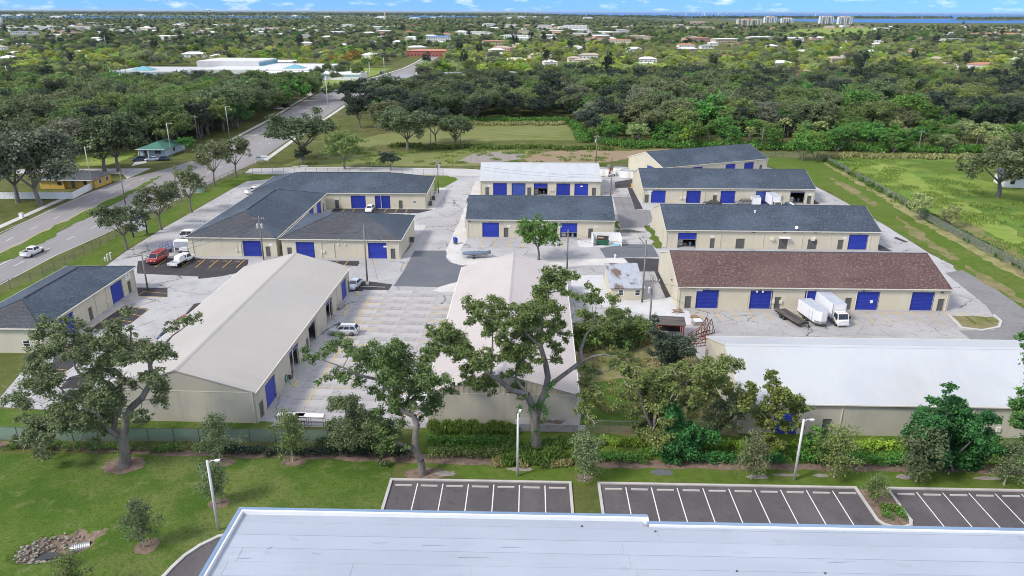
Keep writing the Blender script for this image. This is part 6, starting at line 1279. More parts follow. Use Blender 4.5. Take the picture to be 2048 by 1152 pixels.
def wood(name, limbs, clumps, m, seed, twig=.035, grow=True, rmax=.16):
    """limbs: polylines of (x,y,z,r); every clump is reached by a branch from the nearest limb point"""
    rs = random.Random(seed); mb = MB(); nodes = []
    for lb in limbs:
        for i in range(len(lb)-1):
            a, b = Vector(lb[i][:3]), Vector(lb[i+1][:3]); n = 8 if lb[i][3] > .2 else 6
            mb.tube(a, b, lb[i][3], lb[i+1][3], n, cap=False)
            for k in range(4): nodes.append((a.lerp(b, k/4), lb[i][3]+(lb[i+1][3]-lb[i][3])*k/4))
        nodes.append((Vector(lb[-1][:3]), lb[-1][3]))
    if grow:
        for c in sorted(clumps, key=lambda c: min((Vector(c[:3])-p).length for p, _ in nodes[:400])):
            t = Vector(c[:3]); p, r = min(nodes, key=lambda q: (Vector(q[0])-t).length + (2.0 if q[0].z > t.z+1.5 else 0))
            d = (t-p).length
            if d < .3: continue
            k = max(2, int(d/1.1)); r0 = min(r*.75, rmax, .03+.022*d); prev = p; pr_ = r0
            for i in range(1, k+1):
                q = p.lerp(t, i/k)+Vector((rs.uniform(-1, 1), rs.uniform(-1, 1), rs.uniform(-.6, .9)))*(.12*d/k**.5 if i < k else 0)
                rn = r0*(1-i/k)+twig*.6*i/k; mb.tube(prev, q, pr_, rn, 5, cap=False); prev, pr_ = q, rn; nodes.append((q, rn))
            for j in range(2):
                e = t+Vector((rs.uniform(-1, 1), rs.uniform(-1, 1), rs.uniform(-.5, .8)))*c[3]*.9; mb.tube(t, e, twig*.7, twig*.3, 4, cap=False)
    return mb.mesh(name, m, True)

def sub_clumps(cl, seed, n=2.2):
    """break each big clump into a few smaller uneven ones"""
    rs = random.Random(seed); o = []
    for x, y, z, r in cl:
        for k in range(max(3, int(n*r+2.5))):
            d = Vector((rs.gauss(0, 1), rs.gauss(0, 1), rs.gauss(0, .7))); d = d.normalized()*r*rs.uniform(.25, 1.2)
            o.append((x+d.x, y+d.y, z+d.z*.75, r*rs.uniform(.26, .52)))
    return o

def hero(name, label, base, limbs, cl, leafm, dens, leaf, seed, bark='bark', dead=None, extra=None, group=None, subn=8, dead_n=0):
    t = thing(name, label, 'tree', (base[0], base[1], 0), 0, group)
    loc = lambda q: (q[0]-base[0], q[1]-base[1])+tuple(q[2:])
    limbs = [[loc(p)[:3]+(p[3]*.84,) for p in l] for l in limbs]; cl = [loc(c) for c in cl]; rq = random.Random(seed+2)
    full = cl + [(x+rq.gauss(0, .75)*r, y+rq.gauss(0, .9)*r, max(.5, z+rq.gauss(0, .6)*r), r*rq.uniform(.65, 1.0)) for x, y, z, r in cl]
    sc = sub_clumps(full, seed, subn)
    link('trunk', wood('trunk', limbs, cl, M[bark], seed), t)
    link('crown', foliage('crown', sc, LF[leafm], dens*1.5, leaf*.8, seed, .62, .75), t)
    if dead_n:
        rs = random.Random(seed+5); mb = MB()
        for k in range(dead_n):
            c = rs.choice(cl); p = Vector(c[:3]); q = p
            dr = Vector((rs.uniform(-1, 1), rs.uniform(-1, .2), rs.uniform(-.5, .6))).normalized()
            for i in range(4):
                dr = (dr+Vector((rs.uniform(-.6, .6), rs.uniform(-.6, .6), rs.uniform(-.5, .5)))).normalized(); n_ = q+dr*c[3]*.5; mb.tube(q, n_, .055-.011*i, .045-.011*i, 5, cap=False); q = n_
        mb.build('dead_branch', M['twig'], t)
    if extra:
        for nm, c2, lm, d2, l2 in extra: link(nm, foliage(nm, [loc(c) for c in c2], LF[lm], d2, l2, seed+9, .5, 1.3), t)
    return t

hero('oak_tree', 'big spreading oak with thick forked grey trunk on the lawn at left', (-43.46,70.94),
    [[(-43.52,71.0,-0.05,0.9),(-43.19,71.0,1.66,0.67),(-43.13,71.0,3.28,0.62),(-42.63,71.0,4.81,0.53),(-42.28,71.0,6.14,0.5),(-41.17,70.5,7.67,0.45),(-39.55,70.0,9.12,0.4),(-38.62,70.0,10.5,0.34),(-38.06,70.0,11.93,0.31),(-38.29,70.5,13.21,0.26),(-38.82,71.0,13.61,0.17)],
     [(-38.32,70.5,13.03,0.22),(-36.65,70.0,14.44,0.15),(-35.76,70.0,15.77,0.11),(-35.13,70.0,16.45,0.09),(-34.07,69.6,17.2,0.08),(-32.98,69.5,18.02,0.05)], [(-38.47,70.5,13.38,0.19),(-40.02,71.6,13.55,0.15),(-40.89,72.0,14.24,0.11),(-40.53,72.0,15.71,0.09),(-40.67,72.0,17.26,0.04)],
     [(-43.15,71.0,3.15,0.47),(-44.24,71.6,4.31,0.4),(-44.05,72.0,5.54,0.34),(-43.15,72.4,7.27,0.29),(-43.62,72.6,8.6,0.26),(-44.26,72.6,9.59,0.21),(-46.05,72.4,10.3,0.17),(-46.74,72.0,10.69,0.15),(-47.12,71.8,11.75,0.13),(-47.31,72.0,12.43,0.11),(-46.77,72.0,12.97,0.1),(-46.85,72.0,13.92,0.09),(-47.67,72.0,14.62,0.07),(-47.66,72.0,15.97,0.04)], [(-43.54,72.6,8.41,0.19),(-43.22,72.8,10.1,0.14),(-43.83,73.0,11.23,0.09)],
     [(-43.37,71.0,3.79,0.36),(-43.93,70.6,4.42,0.29),(-44.32,70.2,5.91,0.25),(-44.76,70.0,7.33,0.21),(-45.83,69.8,7.93,0.19),(-46.19,70.0,8.79,0.15),(-47.6,70.2,9.27,0.12),(-48.34,70.4,10.13,0.09),(-49.24,70.4,10.9,0.05)], [(-46.74,72.0,10.69,0.1),(-48.72,71.6,10.28,0.09),(-49.62,71.4,10.62,0.05)]],
    [(-49.9,68.4,10.9,1.46),(-55.2,73.5,6.2,1.13),(-51.9,72.9,11.8,1.37),(-47.9,69.2,15.1,1.14),(-49.5,71.0,16.3,1.05),(-47.1,70.6,16.7,0.94),(-47.0,72.1,17.5,0.63),(-46.4,73.1,16.3,0.75),(-46.2,68.1,16.2,1.01),(-44.1,67.6,15.6,0.91),(-46.6,73.4,12.2,1.1),(-43.4,70.5,15.1,0.94),(-46.4,72.9,14.6,0.86),(-42.1,67.4,17.5,0.7),(-42.3,70.6,15.6,1.15),(-42.7,72.6,13.5,1.35),(-40.0,69.0,14.1,1.14),(-41.9,74.2,12.8,1.0),(-40.8,73.9,13.5,1.1),(-36.5,67.6,15.9,1.01),(-35.4,67.6,16.2,0.91),(-36.6,71.3,13.9,0.64),(-37.1,74.2,15.5,0.76),(-33.9,70.1,18.1,0.62),(-32.3,69.0,18.6,0.71),(-32.4,70.4,18.5,0.41),(-38.2,67.6,20.0,0.69),(-39.9,69.0,18.6,0.51),(-39.6,70.6,17.1,0.52),(-43.3,71.0,12.8,1.28),(-43.4,69.1,12.6,1.15),(-41.6,69.1,12.6,0.94),(-40.4,69.0,11.8,0.78),(-40.4,70.7,10.6,0.75),(-38.7,69.5,12.1,0.63),(-36.5,67.6,12.6,0.82),(-39.0,73.4,8.5,0.89),(-38.7,71.4,8.1,0.76),(-38.5,72.0,7.4,0.55),(-39.3,68.7,8.1,0.64),(-42.3,74.5,3.7,0.58),(-42.6,73.6,4.0,0.46),(-42.9,68.3,10.4,1.35),(-42.6,69.8,9.0,1.39),(-46.5,72.6,6.5,1.39),(-45.2,72.5,5.5,1.34),(-47.9,74.1,7.8,1.13),(-47.1,70.4,8.6,1.19),(-50.4,73.4,5.7,1.24),(-48.2,72.2,5.1,1.23),(-45.2,69.6,6.0,1.08),(-45.6,71.6,4.2,0.78),(-51.7,73.8,5.8,1.02),(-52.6,73.5,3.6,0.91),(-52.2,71.0,5.1,1.1),(-53.4,71.6,5.4,0.78),(-49.1,67.6,5.4,0.85),(-51.8,69.1,4.4,0.97),(-54.1,73.1,0.9,0.69),(-51.8,70.4,1.6,0.61),(-48.0,68.6,6.9,1.06),(-54.4,71.4,3.7,0.56),(-55.3,72.5,5.2,0.45),(-54.8,72.3,7.9,0.66),(-48.7,70.1,11.2,0.96),(-49.7,70.6,11.8,0.85)], 'oak', 330, .115, 11, dead_n=60)
hero('oak_tree', 'leaning oak with bent pale trunk right beside the front parking lot', (-9.74,69.24),
    [[(-9.78,69.5,-0.05,0.62),(-9.85,69.5,0.86,0.52),(-9.98,69.5,1.83,0.48),(-10.4,69.7,2.78,0.45),(-10.57,70.0,3.54,0.44),(-10.5,70.3,4.75,0.42),(-10.32,70.5,5.7,0.4),(-10.69,70.7,6.7,0.38),(-11.7,70.7,7.19,0.32),(-12.39,70.7,8.6,0.27),(-13.29,70.7,9.88,0.23),(-14.14,70.7,11.02,0.2),(-15.67,70.5,11.53,0.18),(-16.66,70.5,11.83,0.15),(-17.62,70.5,12.47,0.12),(-18.8,70.5,13.0,0.09),(-19.98,70.5,13.46,0.05)], [(-10.4,69.7,2.78,0.4),(-10.92,69.3,3.42,0.3),(-11.63,69.1,3.92,0.26),(-12.37,69.1,4.36,0.2),(-13.27,69.5,4.85,0.12)], [(-11.17,70.7,6.95,0.26),(-11.23,70.5,8.6,0.2),(-10.94,70.3,9.56,0.16),(-9.07,70.1,10.34,0.11),(-7.59,69.9,11.17,0.06)]],
    [(-22.2,72.7,12.7,0.54),(-21.4,72.6,12.9,0.76),(-18.9,68.0,15.5,0.61),(-18.0,68.1,16.3,0.81),(-17.9,72.0,14.5,0.75),(-17.2,71.5,14.2,0.64),(-19.0,71.2,11.0,0.75),(-17.5,69.3,11.9,0.63),(-20.0,70.9,11.0,0.54),(-16.0,70.9,14.5,0.95),(-15.3,70.7,13.4,1.16),(-13.9,68.5,16.1,0.71),(-13.8,69.9,13.8,1.31),(-12.4,69.7,15.0,1.04),(-11.9,71.5,14.8,0.64),(-12.8,72.9,11.7,1.37),(-11.3,72.6,13.1,0.87),(-10.8,70.5,12.3,1.33),(-9.0,70.0,14.9,0.73),(-9.3,69.1,13.6,0.73),(-8.4,67.9,12.8,1.13),(-7.4,67.8,12.5,0.92),(-6.8,70.1,10.2,0.64),(-6.2,69.4,11.2,0.42),(-9.7,69.7,10.4,1.17),(-8.5,72.3,8.3,1.1),(-7.7,70.4,8.8,0.54),(-8.4,70.6,7.9,0.43),(-11.2,68.9,11.4,1.05),(-12.2,67.8,12.2,1.03),(-13.8,69.4,11.7,0.74),(-12.2,68.4,9.9,0.94),(-14.1,70.4,9.4,0.75),(-15.7,72.9,8.9,0.66),(-16.4,71.2,10.4,0.65),(-10.2,68.6,9.2,0.74),(-9.6,72.3,6.4,0.56),(-14.0,71.8,6.7,0.99),(-12.3,71.5,5.3,0.89),(-13.7,72.4,3.8,1.24),(-14.6,71.7,4.9,1.0),(-15.4,71.8,6.1,0.78),(-11.4,69.5,8.7,0.64),(-17.7,72.8,10.8,0.55),(-16.3,72.7,11.2,0.66),(-12.7,68.5,5.0,0.75),(-14.4,71.6,3.3,0.67)], 'oak2', 350, .11, 12, dead_n=8)
hero('oak_tree', 'low dense oak mass left of the leaning trunk, over the hedge', (-18.37,73.42), [[(-18.52,74.0,-0.05,0.22),(-18.55,74.0,1.51,0.18),(-18.52,74.0,3.5,0.12),(-18.95,74.0,5.45,0.06)], [(-18.52,74.0,1.17,0.14),(-17.23,74.3,2.33,0.1),(-16.56,74.3,3.65,0.05)]],
    [(-18.7,73.4,6.8,1.12),(-20.2,74.3,5.6,0.8),(-17.7,73.8,6.9,0.79),(-18.6,74.5,3.8,1.44),(-16.9,74.6,3.8,1.15),(-17.2,72.8,2.9,1.42),(-18.8,72.6,3.0,1.25),(-20.9,75.3,2.7,0.82),(-16.2,73.4,1.9,1.03),(-20.5,73.3,1.9,0.8),(-22.2,75.8,0.3,0.71),(-22.0,74.1,0.3,0.58),(-19.7,75.3,0.3,1.06),(-17.6,74.1,0.4,1.05),(-15.0,74.6,1.1,0.82),(-15.5,73.1,3.4,0.8)], 'oak', 480, .105, 13)
hero('oak_tree', 'tallest central oak with vine-wrapped trunk before the pinkish roof', (2.92,73.77),
    [[(2.92,73.9,-0.05,0.78),(2.84,73.9,1.66,0.66),(2.62,73.9,4.82,0.6),(2.26,73.9,6.37,0.52),(1.72,73.3,7.98,0.42),(-0.01,72.7,8.73,0.36),(-1.11,72.4,9.94,0.3),(-2.25,72.3,10.84,0.25),(-4.04,72.5,12.37,0.2),(-5.9,72.9,13.07,0.15),(-7.5,72.9,14.14,0.09),(-8.83,72.9,14.85,0.05)], [(2.75,73.9,3.98,0.5),(3.13,74.3,5.96,0.48),(3.85,74.7,7.67,0.44),(4.11,74.9,9.28,0.4),(3.81,75.1,10.88,0.37),(3.21,75.1,12.98,0.32),(3.23,75.1,14.99,0.25),(3.32,75.3,16.58,0.2),(3.68,75.5,18.11,0.15),(4.21,75.7,19.62,0.1),(4.66,75.7,21.12,0.05)],
     [(4.01,74.7,8.05,0.36),(4.78,74.5,8.86,0.32),(6.25,74.3,10.23,0.3),(7.77,74.3,11.54,0.27),(7.63,74.5,12.85,0.22),(8.18,74.7,14.64,0.17),(8.82,74.7,15.37,0.1),(8.86,74.7,16.98,0.06)], [(7.77,74.3,11.54,0.2),(8.92,73.9,12.35,0.17),(10.01,73.5,12.79,0.13),(11.14,73.3,12.65,0.07)], [(3.21,75.1,12.98,0.22),(1.63,75.3,14.35,0.17),(0.9,75.5,16.01,0.1),(-0.21,75.5,17.2,0.05)], [(1.72,73.3,7.98,0.26),(0.37,74.1,9.55,0.18),(1.2,74.5,11.29,0.13),(2.03,74.7,12.73,0.06)], [(-2.25,72.3,10.84,0.16),(-2.1,73.3,13.38,0.12),(-2.1,73.9,16.09,0.07),(-2.63,73.9,18.14,0.04)]],
    [(4.2,72.3,23.0,0.72),(5.2,71.3,23.1,0.71),(6.1,73.5,22.0,0.63),(3.4,71.7,22.1,0.82),(4.4,71.1,21.8,0.92),(3.0,73.5,20.6,0.64),(5.9,77.2,18.6,0.67),(6.7,76.4,18.7,0.44),(3.4,76.1,18.2,0.99),(4.3,72.2,18.9,0.95),(5.0,74.5,17.1,0.65),(2.4,72.6,18.4,1.06),(1.4,71.8,18.7,1.05),(0.6,71.4,17.8,0.84),(1.9,72.1,17.2,1.17),(3.2,77.3,14.7,1.14),(0.9,76.6,14.0,1.02),(-0.2,76.4,15.0,0.67),(2.1,76.4,13.2,1.02),(3.3,72.0,15.5,0.85),(4.6,72.8,16.0,0.75),(5.3,75.1,15.6,0.77),(6.0,75.9,14.1,0.67),(4.9,76.8,12.4,0.8),(5.5,76.9,11.7,0.57),(-2.0,71.2,20.1,0.72),(-2.9,75.0,17.7,0.98),(-1.3,75.4,17.8,0.88),(-0.7,74.2,17.4,0.65),(-3.4,71.9,18.1,0.84),(-2.1,74.0,16.6,1.09),(-1.0,71.2,17.2,0.73),(-4.2,77.3,16.1,0.68),(-4.7,76.8,15.4,0.56),(-2.7,74.5,15.2,0.88),(-1.3,72.8,15.1,0.75),(-9.3,77.1,13.4,0.68),(-7.9,74.7,15.1,0.88),(-7.0,77.0,13.8,1.14),(-6.2,76.7,13.0,1.02),(-7.9,74.3,14.1,0.77),(-7.0,73.6,13.2,0.88),(-5.2,74.9,13.2,0.89),(-4.3,73.7,12.6,0.99),(-5.6,71.8,13.2,0.64),(-8.3,72.8,13.6,0.65),(-9.9,76.5,10.6,0.8),(-3.4,70.9,12.7,0.96),(-2.3,70.9,13.6,0.74),(-2.7,75.1,9.1,1.02),(-4.0,72.6,10.1,0.99),(-5.2,74.4,9.7,0.67),(-3.6,74.0,8.4,0.67),(-0.2,73.1,13.5,1.09),(1.0,77.8,11.0,1.28),(2.0,72.0,14.0,0.75),(-1.3,73.6,12.6,0.77),(2.5,72.1,12.8,0.65),(0.7,75.2,10.3,0.9),(1.7,72.6,11.3,0.66),(-0.7,73.2,10.4,0.55),(0.7,76.0,7.7,0.81),(1.2,72.9,8.1,0.56),(5.1,74.6,11.6,0.56),(9.0,77.1,18.3,0.78),(7.6,71.3,20.1,0.52),(8.5,71.0,21.3,0.51),(9.0,72.2,19.5,0.52),(10.9,76.1,11.6,0.34)], 'oak2', 470, .115, 14,
    extra=[('vine', [(2.5,73.6,6.3,0.45),(2.1,73.7,5.7,0.34),(1.0,73.7,6.0,0.34),(0.7,73.8,5.0,0.28),(3.5,73.7,6.3,0.45),(3.9,73.8,5.5,0.4),(3.7,73.2,4.9,0.28),(4.2,73.5,8.7,0.39),(4.7,73.8,9.0,0.34),(4.0,73.6,7.7,0.34),(3.0,73.8,4.4,0.29),(2.8,73.2,3.3,0.28)], 'green', 900, .07)], dead_n=8)
hero('oak_tree', 'ragged oak with bare pale branches over the scrubby yard', (16.93,72.64), [[(17.26,74.0,-0.05,0.4),(16.64,74.0,0.99,0.34),(16.34,74.3,2.81,0.3),(16.59,74.6,4.94,0.26),(16.85,75.0,6.98,0.22),(17.14,75.0,8.59,0.17),(17.89,75.0,9.86,0.1)], [(16.34,74.3,2.81,0.24),(15.2,74.0,5.28,0.18),(14.53,74.2,7.41,0.14),(13.43,74.5,9.47,0.12),(12.44,74.8,10.88,0.09),(10.79,74.8,10.12,0.07),(9.39,74.8,9.92,0.04)], [(16.59,74.6,4.94,0.2),(18.02,74.6,7.21,0.16),(19.3,74.6,8.81,0.13),(20.88,74.4,9.55,0.1),(22.71,74.2,10.47,0.07),(24.51,74.0,11.32,0.04)], [(16.85,75.0,6.98,0.14),(16.11,75.4,8.05,0.11),(15.77,75.8,9.76,0.06)]],
    [(9.3,76.4,9.4,0.8),(8.5,76.6,8.1,0.69),(8.0,74.4,7.3,0.79),(8.5,73.0,6.2,0.67),(8.6,71.3,6.0,0.55),(12.3,75.5,10.8,0.91),(12.9,74.3,10.8,0.89),(14.1,76.2,10.5,0.68),(14.5,73.7,10.2,0.78),(12.6,76.2,6.3,0.46),(11.9,73.0,6.8,0.67),(16.0,76.4,8.2,1.16),(17.0,76.0,9.0,1.15),(17.6,73.9,10.7,0.89),(17.4,74.7,8.4,1.13),(19.0,75.7,8.6,0.92),(18.0,72.5,9.0,0.77),(16.4,74.8,7.1,1.03),(15.5,76.5,6.8,0.93),(16.6,73.0,6.8,1.23),(16.0,76.4,4.5,1.17),(14.9,75.7,5.9,0.69),(17.0,76.7,2.7,1.3),(15.9,73.4,2.7,1.14),(16.7,71.9,3.0,1.01),(15.8,76.4,2.2,0.83),(21.1,76.5,9.1,1.15),(21.1,74.1,9.4,0.9),(20.3,71.9,9.3,0.77),(20.1,72.6,7.7,0.55),(21.0,75.4,4.8,0.58),(21.2,73.2,11.4,0.77),(23.7,77.4,9.0,0.93),(23.7,75.1,8.9,0.79),(23.5,72.6,12.3,0.87),(25.3,75.5,10.3,0.79),(25.2,73.6,11.8,0.44),(25.1,77.3,6.4,0.7),(25.8,77.1,7.2,0.7),(22.4,74.6,8.8,1.02),(21.7,75.4,6.1,0.92),(23.2,75.8,6.9,0.92),(19.7,76.5,5.5,0.93),(19.2,77.5,3.9,1.07),(13.4,71.5,10.1,0.76),(12.9,73.6,9.0,0.67),(14.0,75.2,4.3,0.69),(9.9,73.2,7.9,0.56),(9.5,75.1,8.2,0.68),(17.3,71.9,5.2,0.89),(20.0,76.9,9.5,0.92),(17.5,74.7,7.2,0.91),(22.5,72.0,12.0,0.76),(20.4,75.5,8.0,0.92)], 'oak2', 500, .115, 15, dead_n=60)
hero('oak_tree', 'low spreading oak with bare limbs at the back of the grassy yard', (14.72,103.58), [[(14.64,103.0,0.27,0.25),(14.33,103.0,1.94,0.2),(13.72,103.0,3.59,0.14),(12.53,103.0,4.82,0.06)], [(14.33,103.0,1.94,0.16),(16.45,103.5,3.39,0.12),(18.3,103.5,4.22,0.06)]], [(10.9,106.0,4.1,1.09),(12.2,106.2,2.9,1.25),(14.1,105.9,3.2,1.24),(14.9,101.0,6.1,1.03),(16.8,104.1,5.2,1.22),(17.9,103.0,4.0,1.21),(19.5,103.7,3.3,1.22),(14.3,101.3,3.5,1.19),(12.5,101.7,3.4,1.05),(16.5,103.2,2.3,1.07),(20.7,101.8,3.7,1.05),(10.0,103.2,3.5,0.91),(15.2,100.6,5.0,1.18)], 'oak2', 330, .12, 26, dead_n=16)
hero('oak_tree', 'compact dark oak beside the red shelter', (23.22,94.39), [[(23.13,94.0,0.2,0.25),(22.83,94.0,2.16,0.2),(22.46,94.0,4.09,0.14),(21.99,94.0,5.62,0.06)]], [(22.2,93.2,4.8,1.52),(20.3,92.5,5.9,1.1),(23.9,94.7,4.9,1.26),(23.1,92.1,4.6,1.37),(21.9,94.2,2.5,1.27),(24.6,93.4,4.0,0.83),(19.4,92.1,7.3,0.95),(23.0,94.0,1.8,1.13),(20.6,92.0,4.7,0.96)], 'dark', 330, .13, 16, dead_n=5)
hero('oak_tree', 'leaning dark-trunked oak at the corner of the white-roofed building', (23.57,76.04), [[(23.57,76.2,-0.05,0.42),(24.04,76.2,1.0,0.36),(24.92,76.4,2.18,0.3),(26.02,76.5,3.21,0.2),(26.7,76.5,4.55,0.1)], [(24.71,76.4,1.91,0.2),(24.77,76.2,3.71,0.14),(24.36,76.2,4.91,0.07)]], [(23.6,75.5,4.5,1.05),(25.5,78.0,3.7,1.32),(26.0,75.1,5.7,1.15),(27.5,77.1,5.2,0.82),(24.2,75.0,3.4,0.87),(23.2,75.5,3.4,0.7),(26.3,78.1,5.2,0.83),(26.5,75.4,4.2,0.7),(25.7,76.9,2.6,0.71)], 'oak', 470, .105, 17, 'bark_dark')
hero('broadleaf_tree', 'dense bright green leafy tree in the hedge line', (19.25,72.25), [[(19.63,73.6,-0.05,0.2),(19.44,73.6,1.26,0.16),(19.1,73.6,3.9,0.08)]], [(18.6,73.5,4.0,1.25),(19.7,73.2,3.5,1.25),(18.3,72.6,2.6,1.36),(20.6,74.6,0.9,1.4),(19.2,72.2,1.1,1.25),(21.0,73.6,2.6,0.92),(18.7,74.7,0.3,0.94),(17.6,72.4,6.5,0.78),(18.9,73.8,5.1,0.68),(21.8,73.9,1.1,0.58)], 'lush', 520, .12, 18)
hero('broadleaf_tree', 'slim tree with yellow-green leaf clusters before the blue door', (29.28,71.32), [[(29.91,72.8,-0.05,0.16),(29.54,72.8,1.81,0.13),(29.43,72.8,4.43,0.11),(29.21,72.8,6.67,0.09),(28.93,72.8,8.87,0.06),(28.7,72.8,10.23,0.03)], [(29.43,72.8,4.43,0.08),(27.92,73.1,6.04,0.06),(26.56,73.1,8.07,0.03)], [(29.33,72.8,5.71,0.08),(30.64,72.5,7.29,0.06),(32.19,72.5,7.29,0.03)]], [(26.4,73.0,9.4,0.55),(26.9,72.6,9.0,0.66),(26.6,73.0,7.5,0.78),(25.8,71.9,7.2,0.66),(28.8,73.7,9.9,0.67),(29.7,73.8,9.3,0.67),(29.1,73.3,8.6,0.78),(29.9,71.8,9.1,0.76),(31.0,72.9,7.6,0.89),(29.7,72.3,7.9,0.77),(28.5,72.0,7.4,0.77),(29.0,74.2,4.9,0.8),(28.2,74.3,4.8,0.69),(29.5,71.4,6.8,0.66),(32.2,73.9,5.7,0.79),(32.6,73.1,6.8,0.67),(32.9,72.4,6.9,0.56),(31.9,72.2,5.5,0.67),(31.1,73.3,4.1,0.68),(29.4,72.7,4.5,0.79),(28.5,73.4,4.1,0.57),(29.3,73.3,2.3,0.8),(30.1,71.7,2.8,0.67)], 'gold', 340, .14, 19, subn=9)
hero('broadleaf_tree', 'lush bright green spreading tree right of the hedge', (49.38,70.48), [[(49.49,70.6,-0.05,0.22),(48.81,70.6,1.69,0.18),(47.93,70.6,4.57,0.12),(47.3,70.6,7.07,0.05)], [(49.06,70.6,1.04,0.14),(46.26,70.6,3.29,0.1),(44.57,70.6,4.87,0.05)], [(48.99,70.6,1.36,0.14),(50.61,70.6,3.63,0.1),(51.74,70.6,4.71,0.05)]], [(46.4,70.8,8.5,0.87),(48.4,71.3,7.9,0.76),(48.9,72.9,5.8,1.12),(46.3,70.8,6.3,0.98),(49.3,71.0,6.8,0.98),(50.8,71.4,6.0,0.99),(44.6,69.6,6.1,1.08),(44.6,71.1,4.6,0.99),(47.6,71.6,4.6,1.33),(50.1,72.3,4.2,1.35),(49.9,69.2,5.7,1.18),(52.0,70.1,4.9,0.76),(45.3,69.2,4.5,1.3),(49.8,72.4,1.9,1.59),(51.6,71.9,2.2,1.35),(51.2,69.0,4.0,0.87),(46.8,73.1,1.4,1.03),(51.4,73.0,0.3,1.15),(52.5,71.7,0.3,1.02),(48.4,71.5,0.8,1.02)], 'lush', 620, .15, 20)
hero('broadleaf_tree', 'dark leafy tree cut by the right edge of the picture', (59.39,71.23), [[(59.23,71.0,0.02,0.3),(58.13,71.0,3.73,0.24),(56.8,71.0,7.5,0.16),(55.43,71.0,12.35,0.1),(54.31,71.0,16.43,0.05)]], [(55.3,71.1,9.6,0.65),(55.9,71.8,7.0,0.77),(56.7,71.9,5.1,0.89),(54.3,69.8,6.8,0.54),(52.5,69.2,17.2,0.51),(53.6,70.7,15.4,0.31),(55.0,70.3,13.9,1.16),(57.6,72.4,10.4,1.31),(57.3,72.0,8.2,1.21),(58.0,71.6,5.3,1.33),(55.2,71.4,8.5,0.55),(57.8,71.8,2.2,1.13)], 'lush', 360, .14, 21)
hero('broadleaf_tree', 'loose bright green shrubby tree left of the yellow-green one', (35.16,72.06), [[(35.34,72.4,-0.05,0.12),(34.98,72.4,2.09,0.09),(34.74,72.4,3.72,0.04)]], [(34.0,71.8,3.1,0.79),(35.6,72.8,2.8,0.8),(35.2,72.8,1.5,0.91),(34.3,73.2,0.9,0.69),(35.8,71.6,1.9,0.79),(34.4,71.8,4.4,0.56)], 'green', 430, .12, 22)

# young planted trees along the lawn and hedge: one shape, many copies of uneven size
def young_tree(seed, leafm):
    rs = random.Random(seed); cl = [(rs.gauss(0, .72)*(1.2-.27*abs(z-2.5)), rs.gauss(0, .72)*(1.2-.27*abs(z-2.5)), z, rs.uniform(.38, .66)) for z in [1.3+4.0*k/48 for k in range(49)]]
    limbs = [[(0, 0, -.05, .09), (.02, .02, 1.4, .075), (-.03, .03, 3.2, .05), (.03, 0, 5.0, .015)]]
    return wood('trunk', limbs, cl, M['twig'], seed, .018), foliage('crown', cl, LF[leafm], 260, .075, seed, .55, 1.0)
YT = [young_tree(s, m) for s, m in ((31, 'oak'), (32, 'oak2'), (33, 'oak'))]
for i, (b, h, w, lb) in enumerate([((-33.13,71.89), 5.8, 1, 'on the mulch left of the metal gable corner'), ((-24.84,71.95), 6.1, 1, 'before the white racks'), ((8.04,68.24), 6.0, 1, 'in the grass gap between the front lots'), ((26.33,68.82), 5.7, 1, 'left of the white light pole by the yellow-green tree'), ((35.58,69.16), 6.1, 1.15, 'right of the white light pole by the yellow-green tree'), ((44.27,68.48), 6.6, 1.15, 'before the lush spreading tree'), ((53.54,67.9), 5.4, 1.2, 'at the right end of the hedge'), ((37.93,64.66), 3.4, 1.1, 'in the planter between the front lots'), ((-30.64,64.07), 5.0, 1, 'behind the white light pole on the lawn'), ((-35.03,57.46), 5.1, 1, 'alone on its mulch ring in the lawn'), ((-38.0,50.94), 4.4, 1, 'cut by the bottom edge of the lawn')]):
    t = thing('young_tree', 'young slender tree ' + lb, 'tree', b, i*1.3, 'young trees along the front lawn')
    for nm, me in zip(('trunk', 'crown'), YT[i % 3]): link(nm, me, t)
    s = h/5.4; t.scale = (s*w, s*w, s)

# shrubs and hedges
def shrub_mesh(seed, leafm, leaf=.085, dens=300):
    rs = random.Random(seed); cl = [(rs.gauss(0, .3), rs.gauss(0, .3), .28+.5*rs.random(), rs.uniform(.24, .36)) for k in range(9)]
    return foliage('foliage', cl, LF[leafm], dens, leaf, seed, .55), wood('stem', [[(0, 0, -.02, .03), (0, 0, .4, .02)]], cl, M['bark_dark'], seed, .012)
SHR = [shrub_mesh(41, 'green'), shrub_mesh(42, 'oak2'), shrub_mesh(43, 'grass'), shrub_mesh(44, 'lush')]
def shrub(loc, s, k, label, group=None, sz=None):
    t = thing('shrub', label, 'shrub', loc, s*9, group)
    for nm, me in zip(('foliage', 'stem'), SHR[k % 4]): link(nm, me, t)
    t.scale = (s, s, sz or s); return t
rs = random.Random(4)
ORD = words + ['eleventh', 'twelfth', 'thirteenth', 'fourteenth', 'fifteenth', 'sixteenth', 'seventeenth', 'eighteenth', 'nineteenth', 'twentieth', 'twenty-first', 'twenty-second', 'twenty-third', 'twenty-fourth', 'twenty-fifth', 'twenty-sixth']
for i in range(26): shrub((-61+i*1.15+rs.uniform(-.25, .25), 74.2-(i > 12)*.3+rs.uniform(-.2, .2)), rs.uniform(.75, 1.2), rs.choice((0, 1, 2)), 'small rounded shrub before the green-screened fence, %s from the left' % ORD[i], 'shrubs in the row before the screened fence')
for p, lb in zip([(38.51,63.66),(39.31,63.51),(38.15,62.45),(39.61,62.54),(39.75,63.35)], ('back left', 'back middle', 'front left', 'front right', 'back right')): shrub(p, .8, 0, 'small bright shrub in the lot planter, ' + lb)
